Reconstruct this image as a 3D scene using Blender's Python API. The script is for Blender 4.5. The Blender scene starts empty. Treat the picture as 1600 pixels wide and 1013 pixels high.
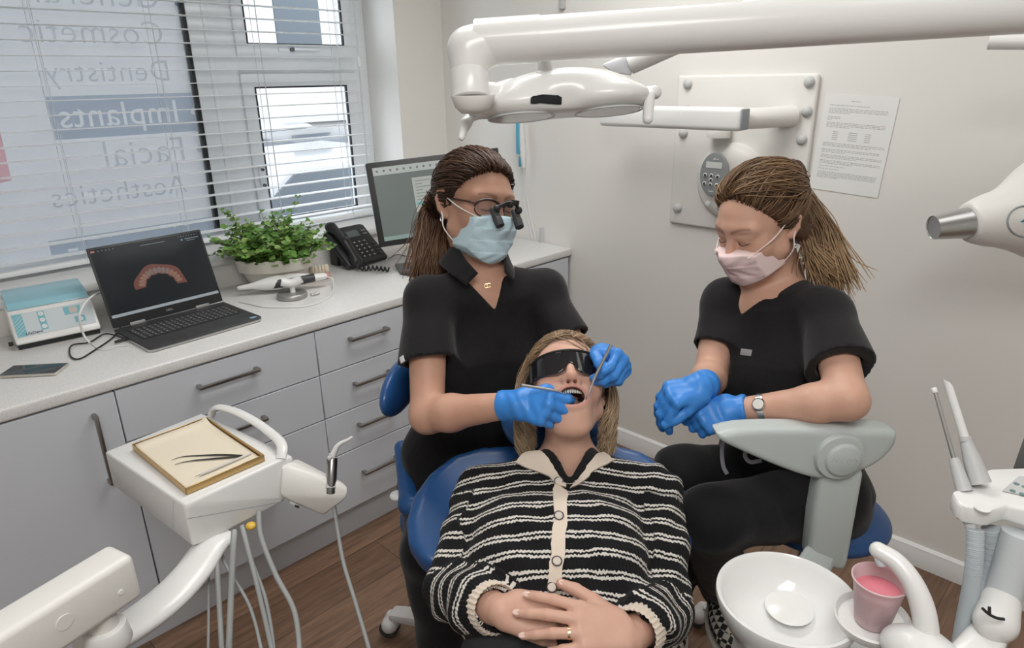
import bpy, bmesh, math, random
import numpy as np
import openvdb
from mathutils import Vector, Matrix
from mathutils.bvhtree import BVHTree

SC = bpy.context.scene
COL = SC.collection
RNG = np.random.RandomState(7)
random.seed(7)

# ------------------------------------------------------------------ camera
CAM_POS = np.array([2.7832, -2.3872, 1.6322])
YAW, PITCH, ROLL, FPX = 2.3456, 0.3457, -0.0184, 1070.64


def _axes():
    f = np.array([math.cos(YAW) * math.cos(PITCH), math.sin(YAW) * math.cos(PITCH), -math.sin(PITCH)])
    r = np.array([math.sin(YAW), -math.cos(YAW), 0.0])
    u = np.cross(r, f)
    return (math.cos(ROLL) * r + math.sin(ROLL) * u, -math.sin(ROLL) * r + math.cos(ROLL) * u, f)


CR, CU, CF = _axes()
cam_data = bpy.data.cameras.new('camera')
cam_data.sensor_width = 36.0
cam_data.lens = 36.0 * FPX / 1600.0
cam_data.clip_start = 0.02
cam = bpy.data.objects.new('camera', cam_data)
COL.objects.link(cam)
_m = Matrix.Identity(4)
for _i in range(3):
    _m[_i][0], _m[_i][1], _m[_i][2], _m[_i][3] = CR[_i], CU[_i], -CF[_i], CAM_POS[_i]
cam.matrix_world = _m
SC.camera = cam

# ------------------------------------------------------------------ light
SC.view_settings.view_transform = 'Standard'
SC.view_settings.look = 'None'
SC.view_settings.gamma = 1.0
SC.view_settings.exposure = 0.0
SC.view_settings.use_curve_mapping = False
world = bpy.data.worlds.new('daylight_sky')
SC.world = world
world.use_nodes = True
_bg = world.node_tree.nodes['Background']
_bg.inputs[0].default_value = (0.86, 0.93, 1.0, 1)
_bg.inputs[1].default_value = 5.6


def area(name, loc, size, power, color, target=None, sy=None):
    l = bpy.data.lights.new(name, 'AREA')
    l.shape = 'RECTANGLE'
    l.size, l.size_y = size, sy or size
    l.energy, l.color = power, color
    o = bpy.data.objects.new(name, l)
    o.location = loc
    if target is not None:
        d = Vector(target) - Vector(loc)
        o.rotation_euler = d.to_track_quat('-Z', 'Y').to_euler()
    COL.objects.link(o)
    return o


CEIL = 2.5
area('ceiling_lamp', (1.45, -1.0, CEIL - .03), .6, 20, (1, .985, .96), sy=1.2)
area('ceiling_lamp', (2.9, -2.6, CEIL - .03), .6, 30, (1, .985, .96), sy=1.2)
area('ceiling_lamp', (2.9, -0.7, CEIL - .03), .6, 4.5, (1, .985, .96), sy=1.2)
portal = area('window_portal', (-0.33, -1.52, 1.565), 1.27, 1, (1, 1, 1), target=(1, -1.52, 1.565), sy=2.46)   # only guides the sampling of sky light through the window
portal.data.cycles.is_portal = True
sun = bpy.data.lights.new('sun', 'SUN')
sun.energy, sun.angle, sun.color = 2.0, .2, (1, .98, .95)
sun_o = bpy.data.objects.new('sun', sun)
sun_o.rotation_euler = Vector((-.75, .25, -.6)).to_track_quat('-Z', 'Y').to_euler()
COL.objects.link(sun_o)


# ------------------------------------------------------------------ places
def ray(px, py):
    return CF + (px - 800) / FPX * CR - (py - 506.5) / FPX * CU


def D(px, py, d):                       # the point d metres deep along a line of sight
    return CAM_POS + ray(px, py) * d


def onx(px, py, x):
    v = ray(px, py); return CAM_POS + v * (x - CAM_POS[0]) / v[0]


def ony(px, py, y):
    v = ray(px, py); return CAM_POS + v * (y - CAM_POS[1]) / v[1]


def onz(px, py, z):
    v = ray(px, py); return CAM_POS + v * (z - CAM_POS[2]) / v[2]


def cv(r, u, t):                        # a direction: right, up, towards the viewer
    return nrm(r * CR + u * CU - t * CF)


def nrm(v):
    v = np.asarray(v, float); return v / np.linalg.norm(v)


def V(*a): return np.array(a, float)


# ------------------------------------------------------------------ objects
def tag(o, label=None, cat=None, group=None, kind=None):
    if label: o['label'] = label
    if cat: o['category'] = cat
    if group: o['group'] = group
    if kind: o['kind'] = kind
    return o


def empty(name, loc, label=None, cat=None, group=None, kind=None, rotz=0):
    o = bpy.data.objects.new(name, None)
    o.location = Vector(loc); o.rotation_euler = (0, 0, rotz)
    o.empty_display_size = .05
    COL.objects.link(o)
    return tag(o, label, cat, group, kind)


def put(name, me, mat=None, parent=None, label=None, cat=None, group=None, kind=None, smooth=True, world_space=True):
    o = bpy.data.objects.new(name, me)
    COL.objects.link(o)
    mats = mat if isinstance(mat, (list, tuple)) else [mat]
    if len(me.materials) == 0:
        for m in mats:
            if m: me.materials.append(m)
    if parent is not None:
        o.parent = parent
        if world_space:
            bpy.context.view_layer.update()
            o.matrix_parent_inverse = parent.matrix_world.inverted()
    if smooth: shade(me)
    return tag(o, label, cat, group, kind)


def shade(me, ang=.7):
    me.polygons.foreach_set('use_smooth', [True] * len(me.polygons))
    try: me.set_sharp_from_angle(angle=ang)
    except Exception: pass


def mesh_np(name, v, f, smooth=True):
    me = bpy.data.meshes.new(name)
    me.from_pydata([tuple(x) for x in np.asarray(v, float)], [], [tuple(int(i) for i in q) for q in f])
    me.validate(); me.update()
    if smooth: shade(me)
    return me


class MB:
    """Collects shapes for one mesh."""
    def __init__(s): s.v, s.f = [], []

    def add(s, v, f):
        b = len(s.v)
        s.v += [tuple(map(float, x)) for x in v]
        s.f += [tuple(i + b for i in q) for q in f]
        return s

    def box(s, lo, hi, M=None, bev=0.0, seg=2):
        bm = bmesh.new()
        bmesh.ops.create_cube(bm, size=1)
        lo, hi = np.array(lo, float), np.array(hi, float)
        for q in bm.verts:
            q.co = Vector((lo + hi) / 2 + np.array(q.co) * (hi - lo))
        if bev > 0:
            bmesh.ops.bevel(bm, geom=bm.edges[:], offset=min(bev, .49 * float(min(abs(hi - lo)))), segments=seg, profile=.5, affect='EDGES')
        return s._bm(bm, M)

    def _bm(s, bm, M=None):
        bm.verts.ensure_lookup_table(); bm.verts.index_update()
        vs = np.array([q.co[:] for q in bm.verts])
        if M is not None: vs = xf(M, vs)
        s.add(vs, [[q.index for q in f.verts] for f in bm.faces])
        bm.free()
        return s

    def prism(s, poly, z0, z1, M=None, bev=0.0, seg=2):
        bm = bmesh.new()
        a = [bm.verts.new((p[0], p[1], z0)) for p in poly]
        b = [bm.verts.new((p[0], p[1], z1)) for p in poly]
        n = len(poly)
        bm.faces.new(a[::-1]); bm.faces.new(b)
        for i in range(n): bm.faces.new((a[i], a[(i + 1) % n], b[(i + 1) % n], b[i]))
        bmesh.ops.recalc_face_normals(bm, faces=bm.faces[:])
        if bev > 0: bmesh.ops.bevel(bm, geom=bm.edges[:], offset=bev, segments=seg, profile=.5, affect='EDGES')
        return s._bm(bm, M)

    def hull(s, pts, bev=0.0, seg=2):
        bm = bmesh.new()
        for p in pts: bm.verts.new(Vector(p))
        bmesh.ops.convex_hull(bm, input=bm.verts[:])
        for q in [q for q in bm.verts if not q.link_faces]: bm.verts.remove(q)
        bmesh.ops.dissolve_limit(bm, angle_limit=.03, verts=bm.verts[:], edges=bm.edges[:])
        bmesh.ops.recalc_face_normals(bm, faces=bm.faces[:])
        if bev > 0: bmesh.ops.bevel(bm, geom=bm.edges[:], offset=bev, segments=seg, profile=.5, affect='EDGES')
        return s._bm(bm)

    def tube(s, pts, r, n=10, cap=True, flat=None):
        pts = np.asarray(pts, float); m = len(pts)
        rs = np.full(m, r) if np.isscalar(r) else np.interp(np.linspace(0, 1, m), np.linspace(0, 1, len(r)), r)
        t = np.gradient(pts, axis=0); t /= np.linalg.norm(t, axis=1)[:, None] + 1e-12
        a = np.array([0, 0, 1.0]) if abs(t[0][2]) < .9 else np.array([1.0, 0, 0])
        if flat is not None: a = np.asarray(flat[0], float)
        x = nrm(a - t[0] * (a @ t[0])); vs = []
        for i in range(m):
            x = nrm(x - t[i] * (x @ t[i])) if flat is None else nrm(a - t[i] * (a @ t[i]))
            y = np.cross(t[i], x)
            k = flat[1] if flat is not None else 1.0
            for j in range(n):
                w = 2 * math.pi * j / n
                vs.append(pts[i] + rs[i] * (k * math.cos(w) * x + math.sin(w) * y))
        fs = [(i * n + j, i * n + (j + 1) % n, (i + 1) * n + (j + 1) % n, (i + 1) * n + j) for i in range(m - 1) for j in range(n)]
        if cap: fs += [tuple(range(n))[::-1], tuple(range((m - 1) * n, m * n))]
        return s.add(vs, fs)

    def cyl(s, a, b, ra, rb=None, n=28, bev=0.0):
        a, b = np.asarray(a, float), np.asarray(b, float)
        rb = ra if rb is None else rb
        L = np.linalg.norm(b - a); d = (b - a) / L
        if bev > 0:
            st = [(0, ra - bev), (bev * .3, ra - bev * .3), (bev, ra), (L - bev, rb), (L - bev * .3, rb - bev * .3), (L, rb - bev)]
        else: st = [(0, ra), (L, rb)]
        return s.lathe([(q[1], q[0]) for q in st], frame(a, d), n, caps=True)

    def lathe(s, prof, M=None, n=40, caps=False, sx=1.0, sy=1.0):
        vs, fs = [], []
        m = len(prof)
        for r, z in prof:
            for j in range(n):
                w = 2 * math.pi * j / n
                vs.append((sx * r * math.cos(w), sy * r * math.sin(w), z))
        for i in range(m - 1):
            for j in range(n):
                fs.append((i * n + j, i * n + (j + 1) % n, (i + 1) * n + (j + 1) % n, (i + 1) * n + j))
        if caps: fs += [tuple(range(n))[::-1], tuple(range((m - 1) * n, m * n))]
        vs = np.array(vs)
        if M is not None: vs = xf(M, vs)
        return s.add(vs, fs)

    def ball(s, c, r, M=None, n=16):
        bm = bmesh.new()
        bmesh.ops.create_uvsphere(bm, u_segments=n, v_segments=max(6, n // 2), radius=1)
        rr = np.array([r] * 3 if np.isscalar(r) else r, float)
        for q in bm.verts: q.co = Vector(np.array(q.co) * rr)
        T = np.eye(4); T[:3, 3] = c
        if M is not None: T[:3, :3] = np.asarray(M)[:3, :3]
        return s._bm(bm, T)

    def mesh(s, name): return mesh_np(name, s.v, s.f)

    def put(s, name, mat, parent=None, **k):
        return put(name, s.mesh(name), mat, parent, **k)


def xf(M, v):
    M = np.asarray(M); return np.asarray(v) @ M[:3, :3].T + M[:3, 3]


def frame(o, z, x=None):
    z = nrm(z)
    a = np.asarray(x, float) if x is not None else (V(0, 0, 1) if abs(z[2]) < .9 else V(1, 0, 0))
    if x is None: a = np.cross(a, z)
    x = nrm(a - z * (a @ z)); y = np.cross(z, x)
    M = np.eye(4); M[:3, 0], M[:3, 1], M[:3, 2], M[:3, 3] = x, y, z, o
    return M


def bez(pts, n=24):                     # smooth curve through points
    P = np.asarray(pts, float)
    if len(P) == 2: return np.array([P[0] + (P[1] - P[0]) * t for t in np.linspace(0, 1, n)])
    Q = np.vstack([2 * P[0] - P[1], P, 2 * P[-1] - P[-2]]); out = []
    k = len(P) - 1; per = max(2, n // k)
    for i in range(k):
        p0, p1, p2, p3 = Q[i:i + 4]
        for t in np.linspace(0, 1, per, endpoint=(i == k - 1)):
            out.append(.5 * (2 * p1 + (p2 - p0) * t + (2 * p0 - 5 * p1 + 4 * p2 - p3) * t * t + (3 * p1 - p0 - 3 * p2 + p3) * t ** 3))
    return np.array(out)


def text_mesh(name, s, size, M, ext=.0004, align='LEFT', mirror=False, spacing=1.0, thin=0.0):
    c = bpy.data.curves.new(name, 'FONT')
    c.body, c.size, c.extrude, c.align_x = s, size, ext, align
    c.space_character = spacing
    c.resolution_u = 3
    c.offset = thin * size
    o = bpy.data.objects.new(name, c)
    COL.objects.link(o)
    dg = bpy.context.evaluated_depsgraph_get()
    me = bpy.data.meshes.new_from_object(o.evaluated_get(dg))
    bpy.data.objects.remove(o); bpy.data.curves.remove(c)
    vs = np.array([v.co[:] for v in me.vertices])
    if mirror: vs[:, 0] *= -1
    vs = xf(M, vs)
    for v, q in zip(me.vertices, vs): v.co = Vector(q)
    me.name = name
    return me


# ------------------------------------------------------------------ materials
_mats = {}


def mat(name, col, rough=.5, metal=0.0, bump=0.0, bscale=60.0, var=0.0, vscale=6.0, spec=.5, trans=0.0, emit=None, estr=1.0, ior=1.45, sss=0.0, alpha=1.0, coat=0.0, sheen=0.0):
    if name in _mats: return _mats[name]
    m = bpy.data.materials.new(name); m.use_nodes = True
    nt = m.node_tree; b = nt.nodes['Principled BSDF']
    c4 = (*col, 1)
    b.inputs['Base Color'].default_value = c4
    b.inputs['Roughness'].default_value = rough
    b.inputs['Metallic'].default_value = metal
    b.inputs['Specular IOR Level'].default_value = spec
    b.inputs['Transmission Weight'].default_value = trans
    b.inputs['IOR'].default_value = ior
    b.inputs['Alpha'].default_value = alpha
    b.inputs['Coat Weight'].default_value = coat
    b.inputs['Sheen Weight'].default_value = sheen
    if sss > 0:
        b.inputs['Subsurface Weight'].default_value = sss
        b.inputs['Subsurface Radius'].default_value = (.012, .005, .003)
        b.inputs['Subsurface Scale'].default_value = 1.0
    if emit:
        b.inputs['Emission Color'].default_value = (*emit, 1)
        b.inputs['Emission Strength'].default_value = estr
    tc = nt.nodes.new('ShaderNodeTexCoord')
    if var > 0:
        n = nt.nodes.new('ShaderNodeTexNoise'); n.inputs['Scale'].default_value = vscale; n.inputs['Detail'].default_value = 4
        r = nt.nodes.new('ShaderNodeMix'); r.data_type = 'RGBA'
        r.inputs[6].default_value = tuple(max(0, x * (1 - var)) for x in col) + (1,)
        r.inputs[7].default_value = tuple(min(1, x * (1 + var)) for x in col) + (1,)
        nt.links.new(tc.outputs['Object'], n.inputs['Vector']); nt.links.new(n.outputs['Fac'], r.inputs[0]); nt.links.new(r.outputs[2], b.inputs['Base Color'])
    if bump > 0:
        n = nt.nodes.new('ShaderNodeTexNoise'); n.inputs['Scale'].default_value = bscale; n.inputs['Detail'].default_value = 3
        p = nt.nodes.new('ShaderNodeBump'); p.inputs['Strength'].default_value = bump; p.inputs['Distance'].default_value = .002
        nt.links.new(tc.outputs['Object'], n.inputs['Vector']); nt.links.new(n.outputs['Fac'], p.inputs['Height']); nt.links.new(p.outputs['Normal'], b.inputs['Normal'])
    _mats[name] = m
    return m


def nodes(m):
    nt = m.node_tree; return nt, nt.nodes['Principled BSDF']


def nd(nt, kind, **kw):
    n = nt.nodes.new(kind)
    for k, v in kw.items():
        if k.startswith('i_'):
            key = k[2:]; key = int(key) if key.isdigit() else key.replace('_', ' ')
            n.inputs[key].default_value = v
        else: setattr(n, k, v)
    return n


# ------------------------------------------------------------------ organic shapes from distance fields
class Pr:
    __slots__ = ('f', 'c', 'r', 'op', 'k', 'tag')

    def __init__(s, f, c, r, op='u', k=.01, tag=0):
        s.f, s.c, s.r, s.op, s.k, s.tag = f, np.asarray(c, float), float(r), op, k, tag


def rc(a, b, ra, rb, k=.01, op='u', flat=None, tag=0):
    """A tapered rod; flat=(direction, factor) squeezes it along that direction."""
    a, b = np.asarray(a, float), np.asarray(b, float)
    ba = b - a; L2 = float(ba @ ba) + 1e-12
    if flat is not None: w, q = nrm(flat[0]), 1.0 / flat[1]

    def f(p):
        pa = p - a
        t = np.clip(pa @ ba / L2, 0, 1)
        dv = pa - t[:, None] * ba
        if flat is not None: dv = dv + ((q - 1) * (dv @ w))[:, None] * w
        return np.sqrt((dv * dv).sum(1)) - (ra + (rb - ra) * t)
    return Pr(f, (a + b) / 2, math.sqrt(L2) / 2 + max(ra, rb), op, k, tag)


def el(c, r, M=None, k=.01, op='u', tag=0):
    c = np.asarray(c, float); r = np.array([r] * 3 if np.isscalar(r) else r, float)
    A = np.eye(3) if M is None else np.asarray(M)[:3, :3]

    def f(p):
        q = (p - c) @ A
        k0 = np.sqrt(((q / r) ** 2).sum(1)); k1 = np.sqrt(((q / (r * r)) ** 2).sum(1)) + 1e-9
        return k0 * (k0 - 1) / k1
    return Pr(f, c, r.max(), op, k, tag)


def bx(c, h, M=None, rnd=.005, k=.005, op='u', tag=0):
    c = np.asarray(c, float); h = np.asarray(h, float) - rnd
    A = np.eye(3) if M is None else np.asarray(M)[:3, :3]

    def f(p):
        q = np.abs((p - c) @ A) - h
        return np.sqrt((np.maximum(q, 0) ** 2).sum(1)) + np.minimum(q.max(1), 0) - rnd
    return Pr(f, c, float(np.linalg.norm(h)) + rnd, op, k, tag)


def loft(o, S, X, Y, st, k=.02, op='u', tag=0):
    """Oval sections along axis S from o: st rows are (t, half width, half depth, forward offset, power)."""
    st = np.array([tuple(q) + (2.2,) * (5 - len(q)) for q in st], float)
    S, X, Y = nrm(S), nrm(X), nrm(Y); o = np.asarray(o, float)
    t0, t1 = st[0, 0], st[-1, 0]
    c = o + S * (t0 + t1) / 2

    def f(p):
        q = p - o; t = q @ S; tc = np.clip(t, t0, t1)
        a, b, oy, pw = (np.interp(tc, st[:, 0], st[:, i]) for i in (1, 2, 3, 4))
        x = np.abs(q @ X) / a; y = np.abs(q @ Y - oy) / b
        e = (x ** pw + y ** pw) ** (1 / pw)
        d = (e - 1) * np.minimum(a, b)
        ez = np.abs(t - tc)
        return np.where(ez > 0, np.sqrt(np.maximum(d, 0) ** 2 + ez ** 2) + np.minimum(d, 0) * 0, d) - 0.0
    return Pr(f, c, (t1 - t0) / 2 + st[:, 1:3].max() + abs(st[:, 3]).max(), op, k, tag)


def half(o, n, op='i', k=.004):
    """Keeps (op i) the side away from n, or cuts (op s) that side."""
    o, n = np.asarray(o, float), nrm(n)
    return Pr(lambda p: (p - o) @ n, o, 50, op, k)


def fn(f, c, r, op='u', k=.005, tag=0): return Pr(f, c, r, op, k, tag)


def ev(prims, p):
    d = np.full(len(p), 1e3)
    for q in prims:
        e = q.f(p)
        if q.op == 'u':
            h = np.maximum(q.k - np.abs(d - e), 0) / q.k; d = np.minimum(d, e) - h * h * q.k * .25
        elif q.op == 's':
            e = -e; h = np.maximum(q.k - np.abs(d - e), 0) / q.k; d = np.maximum(d, e) + h * h * q.k * .25
        elif q.op == 'i':
            h = np.maximum(q.k - np.abs(d - e), 0) / q.k; d = np.maximum(d, e) + h * h * q.k * .25
        elif q.op == 'd':               # displacement
            d = d + e
    return d


def grid_axis(lo, hi, vox, fine):
    out = [lo]
    while out[-1] < hi:
        x = out[-1]; s = vox
        for a, b, v in fine:
            if a - 3 * vox <= x <= b + 2 * vox: s = min(s, v)
        out.append(x + s)
    return np.array(out)


def sdf_mesh(name, prims, vox=.004, fine=(), lo=None, hi=None, pad=.015, B=10):
    us = [q for q in prims if q.op == 'u']
    if lo is None: lo = np.min([q.c - q.r for q in us], 0) - pad
    if hi is None: hi = np.max([q.c + q.r for q in us], 0) + pad
    ax = [grid_axis(lo[i], hi[i], vox, [(f[0][i], f[1][i], f[2]) for f in fine]) for i in range(3)]
    nb = [-(-len(a) // B) for a in ax]
    ax = [np.concatenate([a, a[-1] + vox * np.arange(1, n * B - len(a) + 1)]) for a, n in zip(ax, nb)]
    cen = [a.reshape(-1, B).mean(1) for a in ax]
    rad = [np.ptp(a.reshape(-1, B), axis=1) / 2 + vox for a in ax]
    G = np.stack(np.meshgrid(*cen, indexing='ij'), -1).reshape(-1, 3)
    Rr = np.stack(np.meshgrid(*rad, indexing='ij'), -1).reshape(-1, 3); Rr = np.sqrt((Rr ** 2).sum(1))
    dc = ev(prims, G)
    arr = np.repeat(np.repeat(np.repeat(dc.reshape(nb), B, 0), B, 1), B, 2).astype(np.float32)
    C = np.array([q.c for q in prims]); Q = np.array([q.r + 2.5 * q.k for q in prims])
    act = np.where(np.abs(dc) < Rr * 1.7 + .015)[0]
    for b in act:
        i, j, k = np.unravel_index(b, nb)
        sl = (slice(i * B, i * B + B), slice(j * B, j * B + B), slice(k * B, k * B + B))
        p = np.stack(np.meshgrid(ax[0][sl[0]], ax[1][sl[1]], ax[2][sl[2]], indexing='ij'), -1).reshape(-1, 3)
        near = np.linalg.norm(C - G[b], axis=1) < Q + Rr[b] + .03
        ps = [q for q, n in zip(prims, near) if n or q.op in 'id']
        if not any(q.op == 'u' for q in ps): continue
        arr[sl] = ev(ps, p).reshape(B, B, B)
    for a_ in range(3):                  # closed at the borders
        s = [slice(None)] * 3
        for e in (0, -1):
            s[a_] = e; arr[tuple(s)] = np.maximum(arr[tuple(s)], .001)
    g = openvdb.FloatGrid(1.0); g.copyFromArray(arr)
    pts, quads = g.convertToQuads(0.0)
    pts = np.asarray(pts, float)
    v = np.stack([np.interp(pts[:, i], np.arange(len(ax[i])), ax[i]) for i in range(3)], 1)
    quads = np.asarray(quads, int)
    p0, p1, p2 = v[quads[:, 0]], v[quads[:, 1]], v[quads[:, 2]]
    if (np.cross(p1 - p0, p2 - p0) * p0).sum() < 0: quads = quads[:, ::-1]
    me = bpy.data.meshes.new(name)
    me.vertices.add(len(v)); me.vertices.foreach_set('co', v.ravel())
    me.loops.add(quads.size); me.loops.foreach_set('vertex_index', quads.ravel())
    me.polygons.add(len(quads)); me.polygons.foreach_set('loop_start', np.arange(0, quads.size, 4))
    me.update(calc_edges=True); me.validate()
    me.polygons.foreach_set('use_smooth', [True] * len(me.polygons))
    return me


def vco(me):
    a = np.empty(len(me.vertices) * 3); me.vertices.foreach_get('co', a); return a.reshape(-1, 3)


def set_mats(me, mats, idx):
    for m in mats: me.materials.append(m)
    me.polygons.foreach_set('material_index', np.asarray(idx, np.int32)); me.update()


def fcen(me):
    v = vco(me); n = len(me.polygons)
    a = np.empty(n * 3); me.polygons.foreach_get('center', a); return a.reshape(-1, 3)


def attr(me, name, val):
    a = me.attributes.new(name, 'FLOAT', 'POINT'); a.data.foreach_set('value', np.asarray(val, np.float32))


def bvh_of(me):
    return BVHTree.FromPolygons([v.co[:] for v in me.vertices], [p.vertices[:] for p in me.polygons])


def cast(bvh, o, d, far=2.0):
    h = bvh.ray_cast(Vector(o), Vector(nrm(d)), far)
    return (np.array(h[0]), np.array(h[1])) if h[0] is not None else (None, None)


def drape(bvh, poly, O, U, W, N, off=.002, th=.002, step=.006, start=.25, smooth=2):
    """A cloth piece of outline poly (in U, W around O) laid along -N onto a surface, with thickness."""
    bm = bmesh.new()
    P = np.array(poly, float)
    dense = []
    for i in range(len(P)):
        a, b = P[i], P[(i + 1) % len(P)]
        n = max(1, int(np.linalg.norm(b - a) / step))
        dense += [a + (b - a) * t for t in np.arange(n) / n]
    dense = np.array(dense)
    lo, hi = P.min(0), P.max(0)
    inside = []
    for x in np.arange(lo[0] + step / 2, hi[0], step):
        for y in np.arange(lo[1] + step / 2, hi[1], step):
            c = False
            for i in range(len(P)):
                (x1, y1), (x2, y2) = P[i], P[i - 1]
                if (y1 > y) != (y2 > y) and x < (x2 - x1) * (y - y1) / (y2 - y1) + x1: c = not c
            if c and np.min(np.hypot(dense[:, 0] - x, dense[:, 1] - y)) > step * .5: inside.append((x, y))
    from mathutils.geometry import delaunay_2d_cdt
    allp = [Vector(q) for q in dense] + [Vector(q) for q in inside]
    n = len(dense)
    vs, es, fs, *_ = delaunay_2d_cdt(allp, [(i, (i + 1) % n) for i in range(n)], [list(range(n))], 1, 1e-6)
    U, W, N = nrm(U), nrm(W), nrm(N); pts = []; ok = []
    for q in vs:
        o = O + U * q[0] + W * q[1] + N * start
        h, nn = cast(bvh, o, -N, 1.0)
        ok.append(h is not None); pts.append(h if h is not None else O + U * q[0] + W * q[1])
    pts = np.array(pts); ok = np.array(ok)
    if (~ok).any() and ok.any():
        for i in np.where(~ok)[0]:
            j = np.argmin(np.linalg.norm((pts - pts[i])[ok] - ((pts - pts[i])[ok] @ N)[:, None] * N, axis=1))
            h = ((pts[ok][j] - pts[i]) @ N); pts[i] = pts[i] + N * h
    nb = [[] for _ in vs]
    for f in fs:
        for a in f:
            for b in f:
                if a != b: nb[a].append(b)
    for _ in range(smooth):
        pts = np.array([.5 * pts[i] + .5 * pts[nb[i]].mean(0) if nb[i] else pts[i] for i in range(len(pts))]) if smooth else pts
    m = len(pts); fs = [list(f) for f in fs]
    top = pts + N * (off + th); bot = pts + N * (off - th)
    cnt = {}
    for f in fs:
        for a, b in zip(f, f[1:] + f[:1]): cnt[(a, b)] = 1
    F = []
    for f in fs:
        p0, p1, p2 = (pts[i] for i in f[:3])
        g = f if np.cross(p1 - p0, p2 - p0) @ N > 0 else f[::-1]
        F.append(g); F.append([i + m for i in g[::-1]])
    for (a, b) in cnt:
        if (b, a) not in cnt: F.append([a, b, b + m, a + m])
    me = mesh_np('drape', np.vstack([top, bot]), F)
    bm = bmesh.new(); bm.from_mesh(me); bmesh.ops.recalc_face_normals(bm, faces=bm.faces[:]); bm.to_mesh(me); bm.free()
    shade(me, 1.0)
    return me


def strands(name, paths, r0=.0016, r1=.0004, sides=4):
    """paths: (N, M, 3) array of hair locks, each a tapering tube."""
    P = np.asarray(paths, float); N, M, _ = P.shape
    T = np.gradient(P, axis=1); T /= np.linalg.norm(T, axis=2)[..., None] + 1e-9
    A = RNG.randn(N, 1, 3) * .2 + V(.3, .5, .8)
    X = A - T * (A * T).sum(2)[..., None]; X /= np.linalg.norm(X, axis=2)[..., None] + 1e-9
    Y = np.cross(T, X)
    t = np.linspace(0, 1, M)
    rr = (r0 * np.minimum(1, 4 * (1 - t)) ** .6 + r1 * (t > .75))[None, :, None] * (.7 + .6 * RNG.rand(N, 1, 1))
    ring = [P + rr * (math.cos(2 * math.pi * j / sides) * X + math.sin(2 * math.pi * j / sides) * Y) for j in range(sides)]
    v = np.stack(ring, 2).reshape(-1, 3)
    i, m, j = np.meshgrid(np.arange(N), np.arange(M - 1), np.arange(sides), indexing='ij')
    b = (i * M + m) * sides
    q = np.stack([b + j, b + (j + 1) % sides, b + sides + (j + 1) % sides, b + sides + j], -1).reshape(-1, 4)
    rnd = np.repeat(RNG.rand(N), M * sides); tt = np.tile(np.repeat(t, sides), N)
    return v, q, rnd, tt


def join_mesh(name, parts):
    """parts: list of (verts, faces, {attr: values})."""
    vs, fs, b = [], [], 0
    at = {}
    for v, f, a in parts:
        vs.append(np.asarray(v)); fs += [tuple(int(i) + b for i in q) for q in f]
        for k in set(at) | set(a):
            at.setdefault(k, [np.zeros(b)] if b else [])
            at[k].append(np.asarray(a.get(k, np.zeros(len(v)))))
        b += len(v)
    me = bpy.data.meshes.new(name)
    me.from_pydata(np.vstack(vs).tolist(), [], fs); me.update()
    for k, a in at.items(): attr(me, k, np.concatenate(a))
    me.polygons.foreach_set('use_smooth', [True] * len(me.polygons))
    return me


def mesh_arrays(me):
    return vco(me), [p.vertices[:] for p in me.polygons]

# ================================================================== the room
M_wall = mat('wall_paint', (.80, .785, .75), .6, bump=.04, bscale=220)
M_white = mat('white_gloss_paint', (.82, .82, .81), .3)
M_upvc = mat('white_window_plastic', (.80, .83, .86), .28)
M_ceil = mat('ceiling_paint', (.86, .86, .85), .7)
M_gasket = mat('black_rubber', (.015, .016, .018), .5)
M_glass = mat('clear_glass', (1, 1, 1), 0.0, trans=1.0, ior=1.02, spec=.15)


def floor_mat():
    m = mat('wood_plank_floor', (.17, .10, .065), .42)
    nt, b = nodes(m)
    tc = nd(nt, 'ShaderNodeTexCoord')
    mp = nd(nt, 'ShaderNodeMapping'); mp.inputs['Rotation'].default_value = (0, 0, math.pi / 2)
    nt.links.new(tc.outputs['Object'], mp.inputs['Vector'])
    br = nd(nt, 'ShaderNodeTexBrick', offset=.37, i_Scale=1.0, i_Mortar_Size=.0012, i_Bias=0.0, i_Brick_Width=1.22, i_Row_Height=.18)
    br.inputs['Color1'].default_value = (.225, .135, .088, 1); br.inputs['Color2'].default_value = (.150, .088, .056, 1)
    br.inputs['Mortar'].default_value = (.05, .032, .022, 1)
    nt.links.new(mp.outputs[0], br.inputs['Vector'])
    ms = nd(nt, 'ShaderNodeMapping'); ms.inputs['Scale'].default_value = (22, 1.6, 1)
    nt.links.new(tc.outputs['Object'], ms.inputs['Vector'])
    n = nd(nt, 'ShaderNodeTexNoise', i_Scale=3.0, i_Detail=6.0, i_Roughness=.65, i_Distortion=.6)
    nt.links.new(ms.outputs[0], n.inputs['Vector'])
    rp = nd(nt, 'ShaderNodeMapRange', i_From_Min=.3, i_From_Max=.7, i_To_Min=.62, i_To_Max=1.4)
    nt.links.new(n.outputs['Fac'], rp.inputs['Value'])
    mx = nd(nt, 'ShaderNodeVectorMath', operation='SCALE')
    nt.links.new(br.outputs['Color'], mx.inputs[0]); nt.links.new(rp.outputs[0], mx.inputs['Scale'])
    nt.links.new(mx.outputs[0], b.inputs['Base Color'])
    bp = nd(nt, 'ShaderNodeBump', i_Strength=.12, i_Distance=.002)
    nt.links.new(n.outputs['Fac'], bp.inputs['Height']); nt.links.new(bp.outputs[0], b.inputs['Normal'])
    return m


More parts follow.
